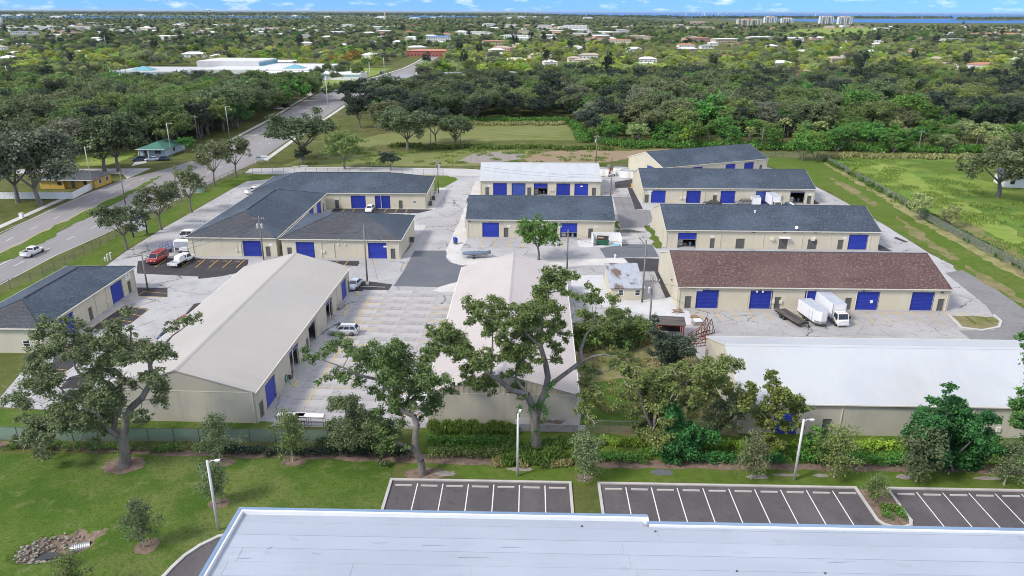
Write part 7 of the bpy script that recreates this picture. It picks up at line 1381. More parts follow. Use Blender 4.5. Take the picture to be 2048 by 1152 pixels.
def hedge(label, x0, y0, x1, y1, h, w, leafm, seed, name='hedge'):
    rs = random.Random(seed); d = math.hypot(x1-x0, y1-y0); n = int(d/.33); t = thing(name, label, 'hedge', (x0, y0)); cl = []
    for i in range(n):
        for k in range(3): cl.append(((x1-x0)*i/n+rs.uniform(-.2, .2), (y1-y0)*i/n+rs.uniform(-w, w), h*rs.uniform(.3, .85), rs.uniform(.26, .42)*min(1, h)))
    link('foliage', foliage('foliage', cl, LF[leafm], 300, .085, seed, .55), t)
    mb = MB()
    for i in range(0, n, 2): mb.tube(((x1-x0)*i/n, (y1-y0)*i/n, 0), ((x1-x0)*i/n, (y1-y0)*i/n, h*.6), .025, n=4)
    mb.build('stem', M['bark_dark'], t); return t
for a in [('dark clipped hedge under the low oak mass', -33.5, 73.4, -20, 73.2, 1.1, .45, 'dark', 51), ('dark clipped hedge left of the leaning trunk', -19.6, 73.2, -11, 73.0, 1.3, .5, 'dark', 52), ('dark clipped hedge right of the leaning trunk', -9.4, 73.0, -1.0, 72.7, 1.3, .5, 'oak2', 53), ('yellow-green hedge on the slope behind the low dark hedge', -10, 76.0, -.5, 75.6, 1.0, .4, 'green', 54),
          ('front yellow-green hedge right of the central oak', 9.2, 72.2, 15.4, 72.0, 1.1, .45, 'green', 55), ('rear yellow-green hedge right of the central oak', 8.4, 75.6, 16, 75.4, 1.1, .45, 'lime', 56), ('front hedge beside the dense bright tree', 20.0, 72.2, 31, 71.8, 1.3, .5, 'lush', 57), ('rear yellow-green hedge beside the dense bright tree', 20.5, 75.2, 30, 75.0, 1.1, .45, 'lime', 58),
          ('front hedge between the light pole and the lush tree', 32.4, 72.0, 46, 71.6, 1.4, .55, 'green', 59), ('rear bright hedge between the light pole and the lush tree', 33, 75.0, 46, 74.7, 1.2, .45, 'lime', 60), ('hedge at the far right behind the last young tree', 51, 72.0, 62, 71.7, 1.5, .6, 'lime', 61)]: hedge(*a)
def brush(label, pts, m, leaf, dens, seed, h=1.2, name='undergrowth', up=(0, 0, 1), asp=2.6):
    """tall blades over an area: (x, y, radius)"""
    rs = np.random.RandomState(seed); P, N, S, T_ = [], [], [], []
    for x, y, r in pts:
        k = int(dens*r*r); a = rs.rand(k)*6.283; q = r*np.sqrt(rs.rand(k)); z = h*(.25+.6*rs.rand(k))*(1-.5*(q/r)**2)
        P.append(np.stack([x+q*np.cos(a), y+q*np.sin(a), z], 1)); N.append(rs.normal(size=(k, 3))*np.array([1, 1, .35])+np.array([0, 0, .25])); S.append(leaf*rs.uniform(.6, 1.4, k)); T_.append(np.clip(.45+rs.normal(size=k)*.25, 0, 1))
    o = link(name, quads(name, np.concatenate(P), np.concatenate(N), np.concatenate(S), np.concatenate(T_), LF[m], asp, up), None, kind='stuff'); o['label'] = label; o['category'] = 'grass'
rs = random.Random(6)
brush('green weeds filling the strip between the hedges', [(-9+rs.uniform(0, 68), 74+rs.uniform(-1.2, 2.2), .9) for i in range(90)], 'green', .07, 170, 82, .55)
brush('tall green reeds against the gable wall of the pinkish-roofed building', [(-9.5+i*.8, 78.6+rs.uniform(-.6, .5), .9) for i in range(13)], 'grass', .075, 500, 71, 1.5)
brush('tall weeds round the foot of the central oak', [(-1+rs.uniform(0, 9), 73+rs.uniform(-1.6, 2.4), 1.0) for i in range(26)], 'grass', .075, 420, 72, 1.4)
brush('dry weeds along the sunny foot of the hedge', [(-2+rs.uniform(0, 9), 71.6+rs.uniform(-.4, .6), .7) for i in range(12)], 'weed', .06, 420, 73, .8)
brush('scrub growing along the overgrown meadow fence', [(101.6+(y-138)*.055*(1 if y < 260 else 1)+rs.uniform(.1, .9), y, 1.3) for y in range(122, 256, 2) if rs.random() < .75], 'grass', .12, 130, 74, 1.6)
brush('tall green weeds in the bright meadow', [(103+rs.uniform(2, 34), rs.uniform(130, 258), rs.uniform(2, 4.5)) for i in range(90)], 'meadow', .11, 14, 75, .6)
brush('reeds along the edge of the field', [(-45+i*2.6+rs.uniform(-1, 1), 279+rs.uniform(-2, 3)-.1*i, 2.2) for i in range(32)], 'grass', .2, 34, 77, 1.6)
brush('green scrub along the foot of the woodland', [(36+i*2.3+rs.uniform(-1, 1), 283-.09*i*2.3+rs.uniform(-2, 5), 2.8) for i in range(86)]+[(-62+i*2.4, 346+rs.uniform(-2, 3), 2.6) for i in range(37)]+[(28+rs.uniform(-1, 2), 292+i*2.4, 2.5) for i in range(20)], 'green', .26, 40, 81, 3.4, asp=1.2)
brush('rough grass tufts over the field behind the park', [(rs.uniform(-70, 34), rs.uniform(246, 278), rs.uniform(1, 2.4)) for i in range(110)], 'meadow', .12, 16, 83, .5)
brush('tall pale grass before the woodland', [(-20+i*2.6, 340+rs.uniform(-2, 2), 2.4) for i in range(17)]+[(110+i*3, 262+rs.uniform(-2, 2)-.03*i*i*.1, 2.4) for i in range(26)], 'weed', .2, 36, 78, 1.7)
brush('scrubby undergrowth at the back of the grassy yard', [(9.8+rs.uniform(0, 12), 101+rs.uniform(0, 9), 1.2) for i in range(14)], 'weed', .09, 150, 79, .9)
for i in range(24): shrub((9.9+rs.uniform(0, 11), 102+rs.uniform(0, 8)), rs.uniform(1.5, 2.5), rs.choice((1, 1, 2)), 'scrubby dark bush at the back of the grassy yard', 'bushes at the back of the grassy yard')
brush('grass tufts on the dry yard', [(10+rs.uniform(0, 16), 82+rs.uniform(0, 20), .8) for i in range(70)], 'weed', .07, 120, 80, .35)

# ---------------------------------------------------------------- tree shapes shared by copies
def gen_tree(seed, h, w, n, leaf, dens, leafm, trunk=.3, bark='bark', low=.35, nl=5, nlobe=15):
    rs = random.Random(seed); cl = []; th = h*low; lobes = []
    while len(lobes) < nlobe:
        a, z, q = rs.uniform(0, 6.283), rs.uniform(-.45, .95), rs.uniform(.35, .95); k = math.sqrt(max(0, 1-z*z))
        lobes.append((k*q*math.cos(a), k*q*math.sin(a), z*q, rs.uniform(.2, .36)))
    while len(cl) < n:
        b = rs.choice(lobes); x, y, z = (b[0]+rs.gauss(0, .55)*b[3], b[1]+rs.gauss(0, .55)*b[3], b[2]+rs.gauss(0, .45)*b[3])
        if x*x+y*y > 1.25 or z < -.62 or z > 1.05: continue
        cl.append((x*w/2, y*w/2, th+(h-th)*(.5+.5*z)*.98, rs.uniform(.07, .14)*w))
    limbs = [[(0, 0, -.1, trunk*1.3), (rs.uniform(-.2, .2), rs.uniform(-.2, .2), th*.5, trunk), (rs.uniform(-.4, .4), rs.uniform(-.4, .4), th, trunk*.8)]]
    top = limbs[0][-1]
    for k in range(nl):
        a = 6.28*k/nl+rs.uniform(-.4, .4); r = w*.3; e = (top[0]+r*math.cos(a), top[1]+r*math.sin(a), th+(h-th)*rs.uniform(.3, .7))
        m_ = (top[0]+r*.45*math.cos(a+.2), top[1]+r*.45*math.sin(a+.2), th+(h-th)*.2); limbs.append([top[:3]+(trunk*.55,), m_+(trunk*.38,), e+(trunk*.14,)])
    return wood('trunk', limbs, cl[::2], M[bark], seed, .05), foliage('crown', sub_clumps(cl, seed, 1.7), LF[leafm], dens*1.25, leaf, seed, .6, .75)
def palm_tree(seed):
    rs = random.Random(seed); mb = MB(); mb.tube((0, 0, -.1), (.1, 0, 7), .2, .16, 7); me1 = mb.mesh('trunk', M['bark'], True)
    P, N, S = [], [], []
    for k in range(46):
        a = rs.uniform(0, 6.28); e = rs.uniform(-.6, 1.2); d = Vector((math.cos(a)*math.cos(e), math.sin(a)*math.cos(e), math.sin(e)))
        for i in range(6):
            q = Vector((.1, 0, 7))+d*(.5+.36*i)-Vector((0, 0, .03*i*i)); P.append(q+Vector((rs.uniform(-.2, .2), rs.uniform(-.2, .2), rs.uniform(-.1, .1)))); N.append((rs.gauss(0, .5), rs.gauss(0, .5), 1)); S.append(.22)
    return me1, quads('crown', np.array([tuple(p) for p in P]), np.array(N), np.array(S), np.random.RandomState(seed).rand(len(P)), LF['olive'], 1.8)
TY = {  # kind: list of (trunk mesh, crown mesh), natural height
    'oak': [gen_tree(s, 14, 16, 90, .19, 60, 'oak', .4, low=.24) for s in (101, 102, 103)], 'oakg': [gen_tree(s, 14, 15, 90, .19, 60, 'oak2', .36, low=.22) for s in (104, 105)], 'moss': [gen_tree(s, 14, 15, 80, .19, 60, 'moss', .36, low=.22) for s in (106,)],
    'dark': [gen_tree(s, 15, 13, 90, .19, 66, 'dark', .35, low=.2) for s in (107, 108)], 'green': [gen_tree(s, 11, 10, 70, .19, 80, 'green', .25, low=.03) for s in (109, 110)], 'olive': [gen_tree(s, 12, 12, 80, .19, 70, 'olive', .3, low=.1) for s in (111, 112)],
    'yellow': [gen_tree(s, 11, 10, 70, .18, 80, 'yellow', .25, low=.25) for s in (113,)], 'lime': [gen_tree(s, 9, 8, 60, .18, 90, 'lime', .22, low=.15) for s in (114,)], 'pine': [gen_tree(s, 18, 8, 90, .17, 90, 'dark', .3, low=.15) for s in (115,)], 'palm': [palm_tree(116), palm_tree(117)], 'orange': [gen_tree(118, 11, 9, 60, .18, 80, 'orange', .22, low=.25)],
    'round': [gen_tree(119, 9, 8.6, 80, .13, 170, 'green', .2, low=.3, nl=6, nlobe=60)], 'street': [gen_tree(s, 11, 9.5, 72, .135, 150, 'oak', .24, low=.3, nl=6, nlobe=30) for s in (120, 121, 122)]}
HN = {'oak': 14, 'oakg': 14, 'moss': 14, 'dark': 15, 'green': 11, 'olive': 12, 'yellow': 11, 'lime': 9, 'pine': 18, 'palm': 9, 'orange': 11, 'round': 9, 'street': 11}
NM = {'oak': 'oak_tree', 'oakg': 'oak_tree', 'moss': 'oak_tree', 'dark': 'oak_tree', 'green': 'broadleaf_tree', 'olive': 'broadleaf_tree', 'yellow': 'broadleaf_tree', 'lime': 'broadleaf_tree', 'pine': 'pine_tree', 'palm': 'palm_tree', 'orange': 'cypress_tree', 'round': 'broadleaf_tree', 'street': 'oak_tree'}
trs = random.Random(8)
def tree(kind, x, y, h, label, group=None, w=1.0, rz=None, z=0.0):
    t = thing(NM[kind], label, 'tree', (x, y, z), trs.uniform(0, 6.28) if rz is None else rz, group)
    for nm, me in zip(('trunk', 'crown'), trs.choice(TY[kind])): link(nm, me, t)
    s = h/HN[kind]; t.scale = (s*w, s*w, s); return t
for k, b, h, w, lb in [
    ('street', (-82.24,150.74), 10.7, 1.1, 'rounded street tree before the blue and white sign'), ('street', (-81.75,166.19), 11.4, 1.05, 'open-crowned street tree, second along the driveway verge'), ('street', (-81.16,182.23), 12.0, .85, 'slim street tree beside the green cabinet'), ('street', (-86.76,212.53), 13.6, .9, 'taller street tree, fourth along the driveway verge'), ('street', (-84.63,224.37), 12.8, 1.0, 'street tree at the corner of the fence'),
    ('round', (5.44,145.03), 9.0, 1.05, 'round leafy tree in the middle of the yard'), ('oakg', (-54.26,238.03), 11.5, 1.05, 'leafy tree beyond the long hip roof'), ('dark', (-39.31,236.7), 6.6, 1.15, 'small dark round tree beyond the long hip roof'), ('oak', (-71.9,253.18), 17.0, 1.35, 'large dark oak at the corner of the field'), ('dark', (-69.4,244.4), 7.0, .8, 'dark shrub-like tree beside the barriers'),
    ('moss', (-123.02,188.27), 21.0, 1.05, 'big oak at the left edge before the white fence'), ('oak', (-131.31,191.91), 19.0, 1.0, 'oak at the far left edge by the white fence'), ('moss', (-137.79,230.89), 17.5, 1.1, 'oak left behind the yellow house'), ('oak', (-128.43,231.07), 17.0, 1.1, 'oak with leaning trunk right behind the yellow house'), ('oak', (-124.83,232.69), 18.5, 1.0, 'tall oak with forked trunk right of the yellow house'),
    ('oak', (-164.02,242.53), 17, 1.1, 'oak overhanging the left edge beyond the houses'), ('oak', (-131.11,280.07), 15, 1.1, 'oak behind the green-roofed house'), ('oakg', (-141.02,284.34), 15, 1.0, 'greener oak left behind the green-roofed house'), ('green', (-117.2,265.63), 6, 1.2, 'low green shrub-tree right of the green-roofed house'),
    ('oak', (135.01,201.9), 17.5, 1.15, 'wide oak shading the white house at the right edge'), ('green', (100.15,254.86), 11, 1.0, 'rounded green tree at the corner of the meadow, left one'), ('green', (104.85,254.96), 10.5, 1.0, 'rounded green tree at the corner of the meadow, right one'),
    ('olive', (100.71,177.67), 7.5, .8, 'bushy tree growing in the meadow fence, upper one'), ('olive', (103.82,170.93), 6.0, .8, 'bushy tree just beyond the meadow fence, lower one'), ('lime', (107.41,230.12), 3.4, .8, 'small round bush in the meadow fence'),
    ('oak', (-38.75,273.49), 15.5, 1.2, 'oak in the dark group before the field, left one'), ('dark', (-30.27,290.37), 14, 1.1, 'oak in the dark group before the field, middle one'), ('oak', (-21.64,279.22), 12, 1.0, 'oak in the dark group before the field, right one'), ('dark', (-67.08,329.27), 15, .8, 'narrow dark tree at the highway corner'), ('dark', (-54.08,345.27), 16, 1.2, 'broad dark oak behind the field group'), ('dark', (-80.83,374.6), 12, .6, 'slim brown-green tree beside the far road')]:
    tree(k, b[0], b[1], h, lb, None, w)

for i, (p, k, h) in enumerate(zip([(-67.81,360.22),(-66.71,386.86),(-60.2,404.02),(-49.04,400.0),(-36.95,383.73),(-25.28,368.7),(-54.49,319.42),(-16.81,344.65),(-42.81,337.57),(-90.5,421.47),(-80.83,421.79)], ('dark', 'oak', 'dark', 'dark', 'oak', 'dark', 'oak', 'dark', 'dark', 'dark', 'dark'), (15, 17, 16, 17, 16, 15, 13, 13, 15, 12, 14))):
    tree(k, p[0], p[1], h, 'big dark oak in the cluster right of the highway bend, %s from the left' % ORD[i], 'dark oaks right of the highway bend', 1.15)
# woodland trees one can tell apart, front rows first
def inside(p, poly):
    c = False; n = len(poly)
    for i in range(n):
        (x0, y0), (x1, y1) = poly[i], poly[(i+1) % n]
        if (y0 > p[1]) != (y1 > p[1]) and p[0] < (x1-x0)*(p[1]-y0)/(y1-y0)+x0: c = not c
    return c
WOODS = [  # polygon, kinds, label, group, spacing
    (((-66, 350), (-30, 348), (-10, 350), (26, 350), (31, 315), (30, 296), (36, 283), (60, 280), (100, 277), (116, 272), (200, 265), (240, 262), (420, 480), (150, 520), (40, 420), (-70, 420)), ['dark', 'oak', 'dark', 'dark', 'green', 'oak', 'oakg', 'palm', 'moss', 'dark', 'oakg', 'dark', 'oak'], 'woodland tree in the dense mass behind the storage park', 'trees of the woodland behind the park', 8.6),
    (((-300, 250), (-255, 262), (-150, 256), (-128, 262), (-122, 290), (-112, 330), (-116, 430), (-330, 430)), ['oak', 'dark', 'oakg', 'oak', 'oakg', 'dark', 'green'], 'dark oak in the woodland left of the highway', 'oaks of the woodland left of the highway', 9.5)]
AD = {'oak': 'grey-green spreading', 'oakg': 'greener spreading', 'moss': 'moss-grey', 'dark': 'dark dense', 'green': 'bright green low', 'olive': 'olive bushy', 'palm': 'small fan', 'lime': 'lime green'}
WR = []      # woodland trees that are too far back to be picked apart
for poly, kinds, lb, grp, sp in WOODS:
    xs = [p[0] for p in poly]; ys = [p[1] for p in poly]; cand = []; rs = random.Random(17)
    y = min(ys)
    while y < max(ys):
        x = min(xs)
        while x < max(xs):
            q = (x+rs.uniform(-.45, .45)*sp, y+rs.uniform(-.45, .45)*sp)
            if inside(q, poly) and abs(q[0]) < .72*q[1]+20: cand.append(q)
            x += sp
        y += sp
    cand.sort(key=lambda q: q[1])
    lim = 185 if 'dense' in lb else 95
    for i, q in enumerate(cand):
        k = rs.choice(kinds)
        if 'dense' in lb:
            front = q[1] < 300+.0*q[0]
            if front: k = rs.choice(['green', 'green', 'olive', 'palm', 'oakg', 'green', 'lime' if rs.random() < .15 else 'green'])
            h = rs.uniform(6.5, 11) if front else rs.uniform(9, 15.5)*(.6 if k in ('palm',) else 1.25 if rs.random() < .18 else 1)
        else: h = rs.uniform(13, 18.5)
        if i < lim: tree(k, q[0], q[1], h, '%s %s, %s row, %s part of the %s' % (AD[k], NM[k].split('_')[0], ('front', 'second', 'third', 'rear')[min(3, 4*i//lim)], ('left', 'middle left', 'middle right', 'right')[max(0, min(3, int(4*(q[0]/q[1]+(.25 if 'dense' in lb else .75))/(.95 if 'dense' in lb else .5))))], 'wood behind the park' if 'dense' in lb else 'wood beside the highway'), grp, rs.uniform(.9, 1.2))
        else: WR.append((q[0], q[1], h, k))

# ================================================================ the town beyond
def house_proto(name, w, d, h, rh, hip):
    """small building: wall, roof, windows and door as parts (shared by copies)"""
    p = {}
    p['wall'] = MB().box(-w/2, w/2, -d/2, d/2, 0, h)
    o = .5; q = [(-w/2-o, -d/2-o, h), (w/2+o, -d/2-o, h), (w/2+o, d/2+o, h), (-w/2-o, d/2+o, h)]; k = d/2 if hip else -o
    r0, r1 = (-w/2+k, 0, h+rh), (w/2-k, 0, h+rh)
    p['roof'] = MB().add(q+[r0, r1], [(0, 1, 5, 4), (1, 2, 5), (2, 3, 4, 5), (3, 0, 4), (3, 2, 1, 0)])
    wins = [(-w*.32, 1.5), (-w*.08, 1.3), (w*.3, 1.6)]
    return p, wins, w, d, h
WC = {k: mat('wall_'+k, c, [(.3, tuple(x*.85 for x in c), .5, .42, .66)], .85) for k, c in {'white': (.72, .72, .70), 'offwhite': (.56, .56, .56), 'cream': (.62, .56, .44), 'tan': (.48, .40, .30), 'grey': (.45, .46, .47), 'pink': (.55, .36, .30), 'yellow': (.55, .36, .09), 'pale_green': (.42, .50, .42), 'pale_blue': (.42, .52, .62), 'teal': (.16, .36, .43), 'brick': (.36, .12, .10)}.items()}
RC = {k: mat('roof_'+k, c, [(.4, tuple(x*.8 for x in c), .5, .42, .66)], .8) for k, c in {'white': (.70, .71, .72), 'grey': (.26, .27, .29), 'slate': (.10, .115, .14), 'tan': (.42, .35, .28), 'red': (.42, .07, .075), 'terracotta': (.42, .20, .12), 'green': (.06, .17, .13), 'blue': (.12, .20, .42), 'brown': (.18, .13, .10)}.items()}
hp = {}; ALLH = []
def house(label, x, y, rz, w, d, h, rh, wc, rc, hip=True, group=None, cat='house', name='house', nwin=None):
    t = thing(name, label, cat, (x, y), rz, group); ALLH.append((x, y))
    key = (w, d, h, rh, hip, nwin)
    if key not in hp:
        p, wins, *_ = house_proto(name, w, d, h, rh, hip)
        wm_ = []
        n = nwin or max(2, int(w/4))
        for i in range(n):
            u = -w/2+w*(i+.5)/n; v0 = h*.38 if h < 5 else None
            rows = [(1.0, min(h-.5, 2.2))] if h < 5 else [(k*3.1+1.0, k*3.1+2.4) for k in range(int(h/3.1))]
            for a, b in rows: wm_.append(MB().box(u-.6, u+.6, -d/2-.04, -d/2+.02, a, b).mesh('window', M['glass']))
        hp[key] = (p['wall'].mesh('wall', WC['white']), p['roof'].mesh('roof', RC['white']), wm_, MB().box(-.5, .5, -d/2-.05, -d/2+.02, 0, 2.05).mesh('door', WC['tan']))
    a, b, ws, dr = hp[key]
    for nm, me, m in (('wall', a, WC[wc]), ('roof', b, RC[rc])):
        o = link(nm, me, t); o.material_slots[0].link = 'OBJECT'; o.material_slots[0].material = m
    for me in ws: link('window', me, t)
    if h < 5: link('door', dr, t)
    return t

# yellow house with porch notch, green-roofed house, white house at the right edge
t = thing('house', 'yellow bungalow with grey hip roof inside the white fence', 'house', (-135.0, 208.2), rad(-2))
MB().box(0, 15.5, 1.0, 9.5, 0, 2.75).box(.0, 7.0, 0, 1.002, 0, 2.75).build('wall', WC['yellow'], t)
q = [(-.6, -.6, 2.75), (16.1, -.6, 2.75), (16.1, 10.1, 2.75), (-.6, 10.1, 2.75), (4.6, 4.7, 4.5), (11, 4.7, 4.5)]
MB().add(q, [(0, 1, 5, 4), (1, 2, 5), (2, 3, 4, 5), (3, 0, 4), (3, 2, 1, 0)]).build('roof', M['shingle2'], t)
for a, b in ((5.2, 6.4), (12.2, 13.2)): MB().box(a, b, -.06 if a < 7 else .94, .01 if a < 7 else 1.01, 1.1, 2.1).build('window', M['glass'], t)
for a in (3.0, 6.6):
    MB().box(15.49, 15.56, a-.1, a+1.3, .9, 2.3).build('window_frame', M['white'], t); MB().box(15.55, 15.575, a, a+1.2, 1.0, 2.2).build('window', M['glass'], t)
MB().box(8.6, 9.6, .93, 1.01, 0, 2.1).build('door', M['door_grey'], t); MB().box(-.66, 16.16, -.68, -.6, 2.6, 2.78).build('fascia', M['white'], t)
t = thing('house', 'pale house with green hip roof and white porch across the highway', 'house', (-130.2, 258.6), rad(-2))
MB().box(0, 9.0, 0, 15, 0, 2.75).build('wall', WC['pale_blue'], t)
MB().add([(-.6, -1.6, 2.75), (9.6, -1.6, 2.75), (9.6, 15.6, 2.75), (-.6, 15.6, 2.75), (4.5, 3.8, 4.6), (4.5, 10.2, 4.6)], [(0, 1, 4), (1, 2, 5, 4), (2, 3, 5), (3, 0, 4, 5), (3, 2, 1, 0)]).build('roof', RC['green'], t)
for x in (.2, 3.6): MB().box(x-.12, x+.12, -1.4, -1.15, 0, 2.75).build('porch_post', M['white'], t)
MB().box(5.4, 7.4, -.06, .01, .9, 2.1).build('window', M['glass'], t); MB().box(1.6, 2.6, -.06, .01, 0, 2.1).build('door', M['door_grey'], t)
MB().box(8.99, 9.06, 6, 7.2, .9, 2.1).build('window', M['glass'], t); MB().box(-.66, 9.66, -1.68, -1.6, 2.6, 2.78).build('fascia', M['white'], t)
house('white house with dark roof under the wide oak at the right edge', 151.5, 217.5, rad(-12), 12, 8, 3.0, 1.9, 'white', 'slate', False)
# landmark buildings that can be told apart
def block(name, label, cat, x, y, rz, parts): 
    t = thing(name, label, cat, (x, y), rz)
    for nm, dims, m in parts: MB().box(*dims).build(nm, m, t)
    return t
sx, sy = (-302.59,576.98)
t = block('school_building', 'large white and teal school complex beyond the left woodland', 'school', sx, sy, rad(-2), [('wall', (0, 60, 0, 50, 0, 5), WC['grey']), ('parapet', (-.2, 60.2, -.2, 0, 4.6, 5.6), WC['white']), ('entrance_wing', (8, 34, -14, -.2, 0, 3.4), WC['teal']), ('canopy', (4, 40, -16, -12, 3.4, 3.9), WC['white']), ('upper_hall', (40, 92, 60, 105, 0, 9), WC['offwhite']), ('hall_band', (92, 92.3, 60, 105, 4.5, 7.8), WC['teal']), ('roof_deck', (60.2, 150, 20, 95, 0, 5.2), WC['offwhite']), ('side_wing', (110, 190, -5, 19.8, 0, 4.5), WC['white']), ('wing_band', (110, 190, -5.2, -5, 2.8, 3.6), WC['teal'])])
for i in range(10): MB().box(3+5.5*i, 5.6+5.5*i, -.32, -.2, 2.0, 3.6).build('window', M['glass'], t)
for i in range(7): MB().tube((9+4*i, -15.6, 0), (9+4*i, -15.6, 3.4), .25).build('column', WC['teal'], t)
for cx, cy in ((20, 12), (128, 40)): MB().add([(cx-8, cy-6, 5.3), (cx+8, cy-6, 5.3), (cx+8, cy+6, 5.3), (cx-8, cy+6, 5.3), (cx, cy, 8.2)], [(0, 1, 4), (1, 2, 4), (2, 3, 4), (3, 0, 4)]).build('pavilion_roof', WC['teal'], t)
for (px, w, d, h, lb, wc, rc, nm) in [
    ((-300.08,455.95), 46, 22, 5, 'grey flat building at the left edge below the boulevard', 'pale_blue', 'grey', 'commercial_building'), ((-428.71,773.58), 30, 16, 5, 'white building behind the autumn-coloured trees at left', 'white', 'white', 'commercial_building'), ((-93.64,885.36), 52, 26, 6, 'red brick building at the end of the far street', 'brick', 'terracotta', 'brick_building'),
    ((-73.77,549.05), 26, 18, 4, 'grey hip-roofed building beside the far street', 'cream', 'grey', 'commercial_building'), ((-44.96,571.02), 22, 12, 4, 'pale low building behind the field oaks', 'white', 'grey', 'commercial_building'), ((-127.23,1341.24), 44, 24, 7, 'white building with blue roof beyond the brick building', 'white', 'blue', 'commercial_building'), ((-1169.96,1828.75), 70, 30, 9, 'white warehouse far left of the town', 'white', 'white', 'commercial_building'), ((-1175.83,1977.54), 60, 30, 8, 'second white warehouse far left of the town', 'white', 'white', 'commercial_building'), ((-1100.5,1989.89), 46, 26, 8, 'third white warehouse far left of the town', 'white', 'white', 'commercial_building'),
    ((184.08,2327.32), 70, 34, 11, 'large white block in the far centre of town', 'white', 'white', 'commercial_building'), ((96.99,2453.46), 44, 26, 9, 'smaller white block in the far centre of town', 'white', 'white', 'commercial_building'), ((27.44,1784.98), 90, 34, 7, 'long cream row of shops in the far centre', 'cream', 'tan', 'commercial_building'), ((571.06,2394.4), 80, 40, 7, 'cream shopping centre in the far right of town', 'cream', 'tan', 'commercial_building'), ((769.21,3275.81), 60, 30, 11, 'pink apartment block near the bay', 'pink', 'white', 'commercial_building'),
    ((1044.52,1693.85), 110, 40, 7, 'white shopping plaza at the far right', 'white', 'terracotta', 'commercial_building'), ((1051.62,1840.47), 70, 24, 6, 'pale shopping row at the far right', 'white', 'white', 'commercial_building'), ((560.48,929.95), 14, 60, 4, 'pale trailer-park row at the far right', 'white', 'white', 'commercial_building'), ((-224.74,705.67), 50, 30, 5, 'white building with a blue wall left of the park', 'white', 'white', 'commercial_building'), ((-615.39,1962.38), 60, 24, 7, 'white town building far left of centre', 'white', 'white', 'commercial_building'), ((-87.67,1693.4), 60, 24, 7, 'white town building right of the blue roof', 'white', 'white', 'commercial_building'),
    ((266.3,675.98), 18, 12, 4, 'grey-roofed house among the right woods', 'tan', 'slate', 'house'), ((205.19,590.99), 13, 10, 4, 'red-roofed house among the right woods, left one', 'cream', 'red', 'house'), ((209.08,569.41), 12, 10, 4, 'red-roofed house among the right woods, right one', 'cream', 'red', 'house'), ((306.67,770.84), 16, 11, 4, 'pale-roofed house above the red roofs', 'cream', 'grey', 'house'), ((366.52,555.74), 14, 10, 4, 'blue-walled house at the right edge', 'pale_blue', 'white', 'house'), ((180.27,564.0), 14, 10, 4, 'grey-roofed house at the back of the woods', 'cream', 'grey', 'house'), ((68.32,757.07), 16, 12, 4, 'cream house in the sunny trees', 'cream', 'tan', 'house'), ((35.02,726.77), 13, 10, 4, 'white gabled house in the sunny trees', 'white', 'white', 'house'), ((62.32,787.4), 13, 10, 4, 'cream gabled house beside the white one', 'cream', 'tan', 'house')]:
    house(lb, px[0], px[1], rad(trs.uniform(-8, 8)), w, d, h, .4 if h > 4.5 and rc not in ('red', 'terracotta', 'blue') else 1.8, wc, rc, True, None, 'building' if nm != 'house' else 'house', nm)
# apartment towers by the bay
for px, w, fl, lb in [((921.56,3073.52), 95, 7, 'widest cream apartment tower by the bay'), ((1250.08,3832.36), 58, 9, 'tall apartment tower right of the widest one'), ((1341.27,3856.42), 58, 7, 'lower apartment tower in the middle of the bay row'), ((1449.29,3645.93), 64, 10, 'bright apartment tower, left of the right-hand pair'), ((1477.73,3508.99), 62, 10, 'bright apartment tower, right of the right-hand pair')]:
    t = thing('apartment_tower', lb, 'building', px); n = 5; bw = w/n
    for i in range(n):
        MB().box(-w/2+i*bw+.6, -w/2+(i+1)*bw-.6, -9+(i % 2)*3, 9, 0, fl*3.2+(i % 2)*1.5).build('bay', WC['cream'] if 'cream' in lb else WC['white'], t)
    for k in range(1, fl):
        MB().box(-w/2+1, w/2-1, -9.3, -5.9, k*3.2-.25, k*3.2+.05).build('balcony', WC['white'], t)
    for i in range(n):
        for k in range(0, fl): MB().box(-w/2+i*bw+bw*.3, -w/2+i*bw+bw*.7, -9.1+(i % 2)*3, -8.95+(i % 2)*3, k*3.2+.6, k*3.2+2.4).build('window', M['glass'], t)
    MB().box(-w*.2, w*.2, -3, 5, fl*3.2, fl*3.2+4).build('penthouse', RC['terracotta'], t)
t = thing('water_tower', 'white water tower on the left horizon', 'water tower', (-3339.38,8658.42))
MB().tube((0, 0, 0), (0, 0, 42), 4, 3.4, 12).build('column', WC['white'], t, True); MB().loft([[(r*math.cos(a*PI/8), r*math.sin(a*PI/8), z) for a in range(16)] for r, z in ((4, 38), (13, 45), (15, 51), (13, 57), (4, 61))]).build('tank', WC['white'], t, True)
t = thing('crane_tower', 'pale tower crane rising over the trees on the horizon', 'crane', (-729.77,4484.93))
MB().box(-2.5, 2.5, -2.5, 2.5, 0, 54).build('mast', WC['cream'], t); MB().box(-24, 6, -1.5, 1.5, 42, 45).build('jib', WC['cream'], t); MB().box(-1.5, 1.5, -1.5, 1.5, 54, 60).build('head', WC['cream'], t)
t = thing('storage_silo', 'pale silo beside the far left warehouses', 'silo', (-1590.77,2441.28)); MB().tube((0, 0, 0), (0, 0, 22), 5, n=12).build('drum', WC['grey'], t, True); MB().tube((0, 0, 22), (0, 0, 25), 5, .5, 12).build('cap', WC['white'], t, True)
SB = [(2667.46,12130.72),(2706.47,11863.14),(2632.96,11258.39),(2958.68,12351.67),(2912.6,12015.71),(3270.61,12588.33),(3044.94,11549.14),(3305.36,12157.87),(4644.81,12113.71)]
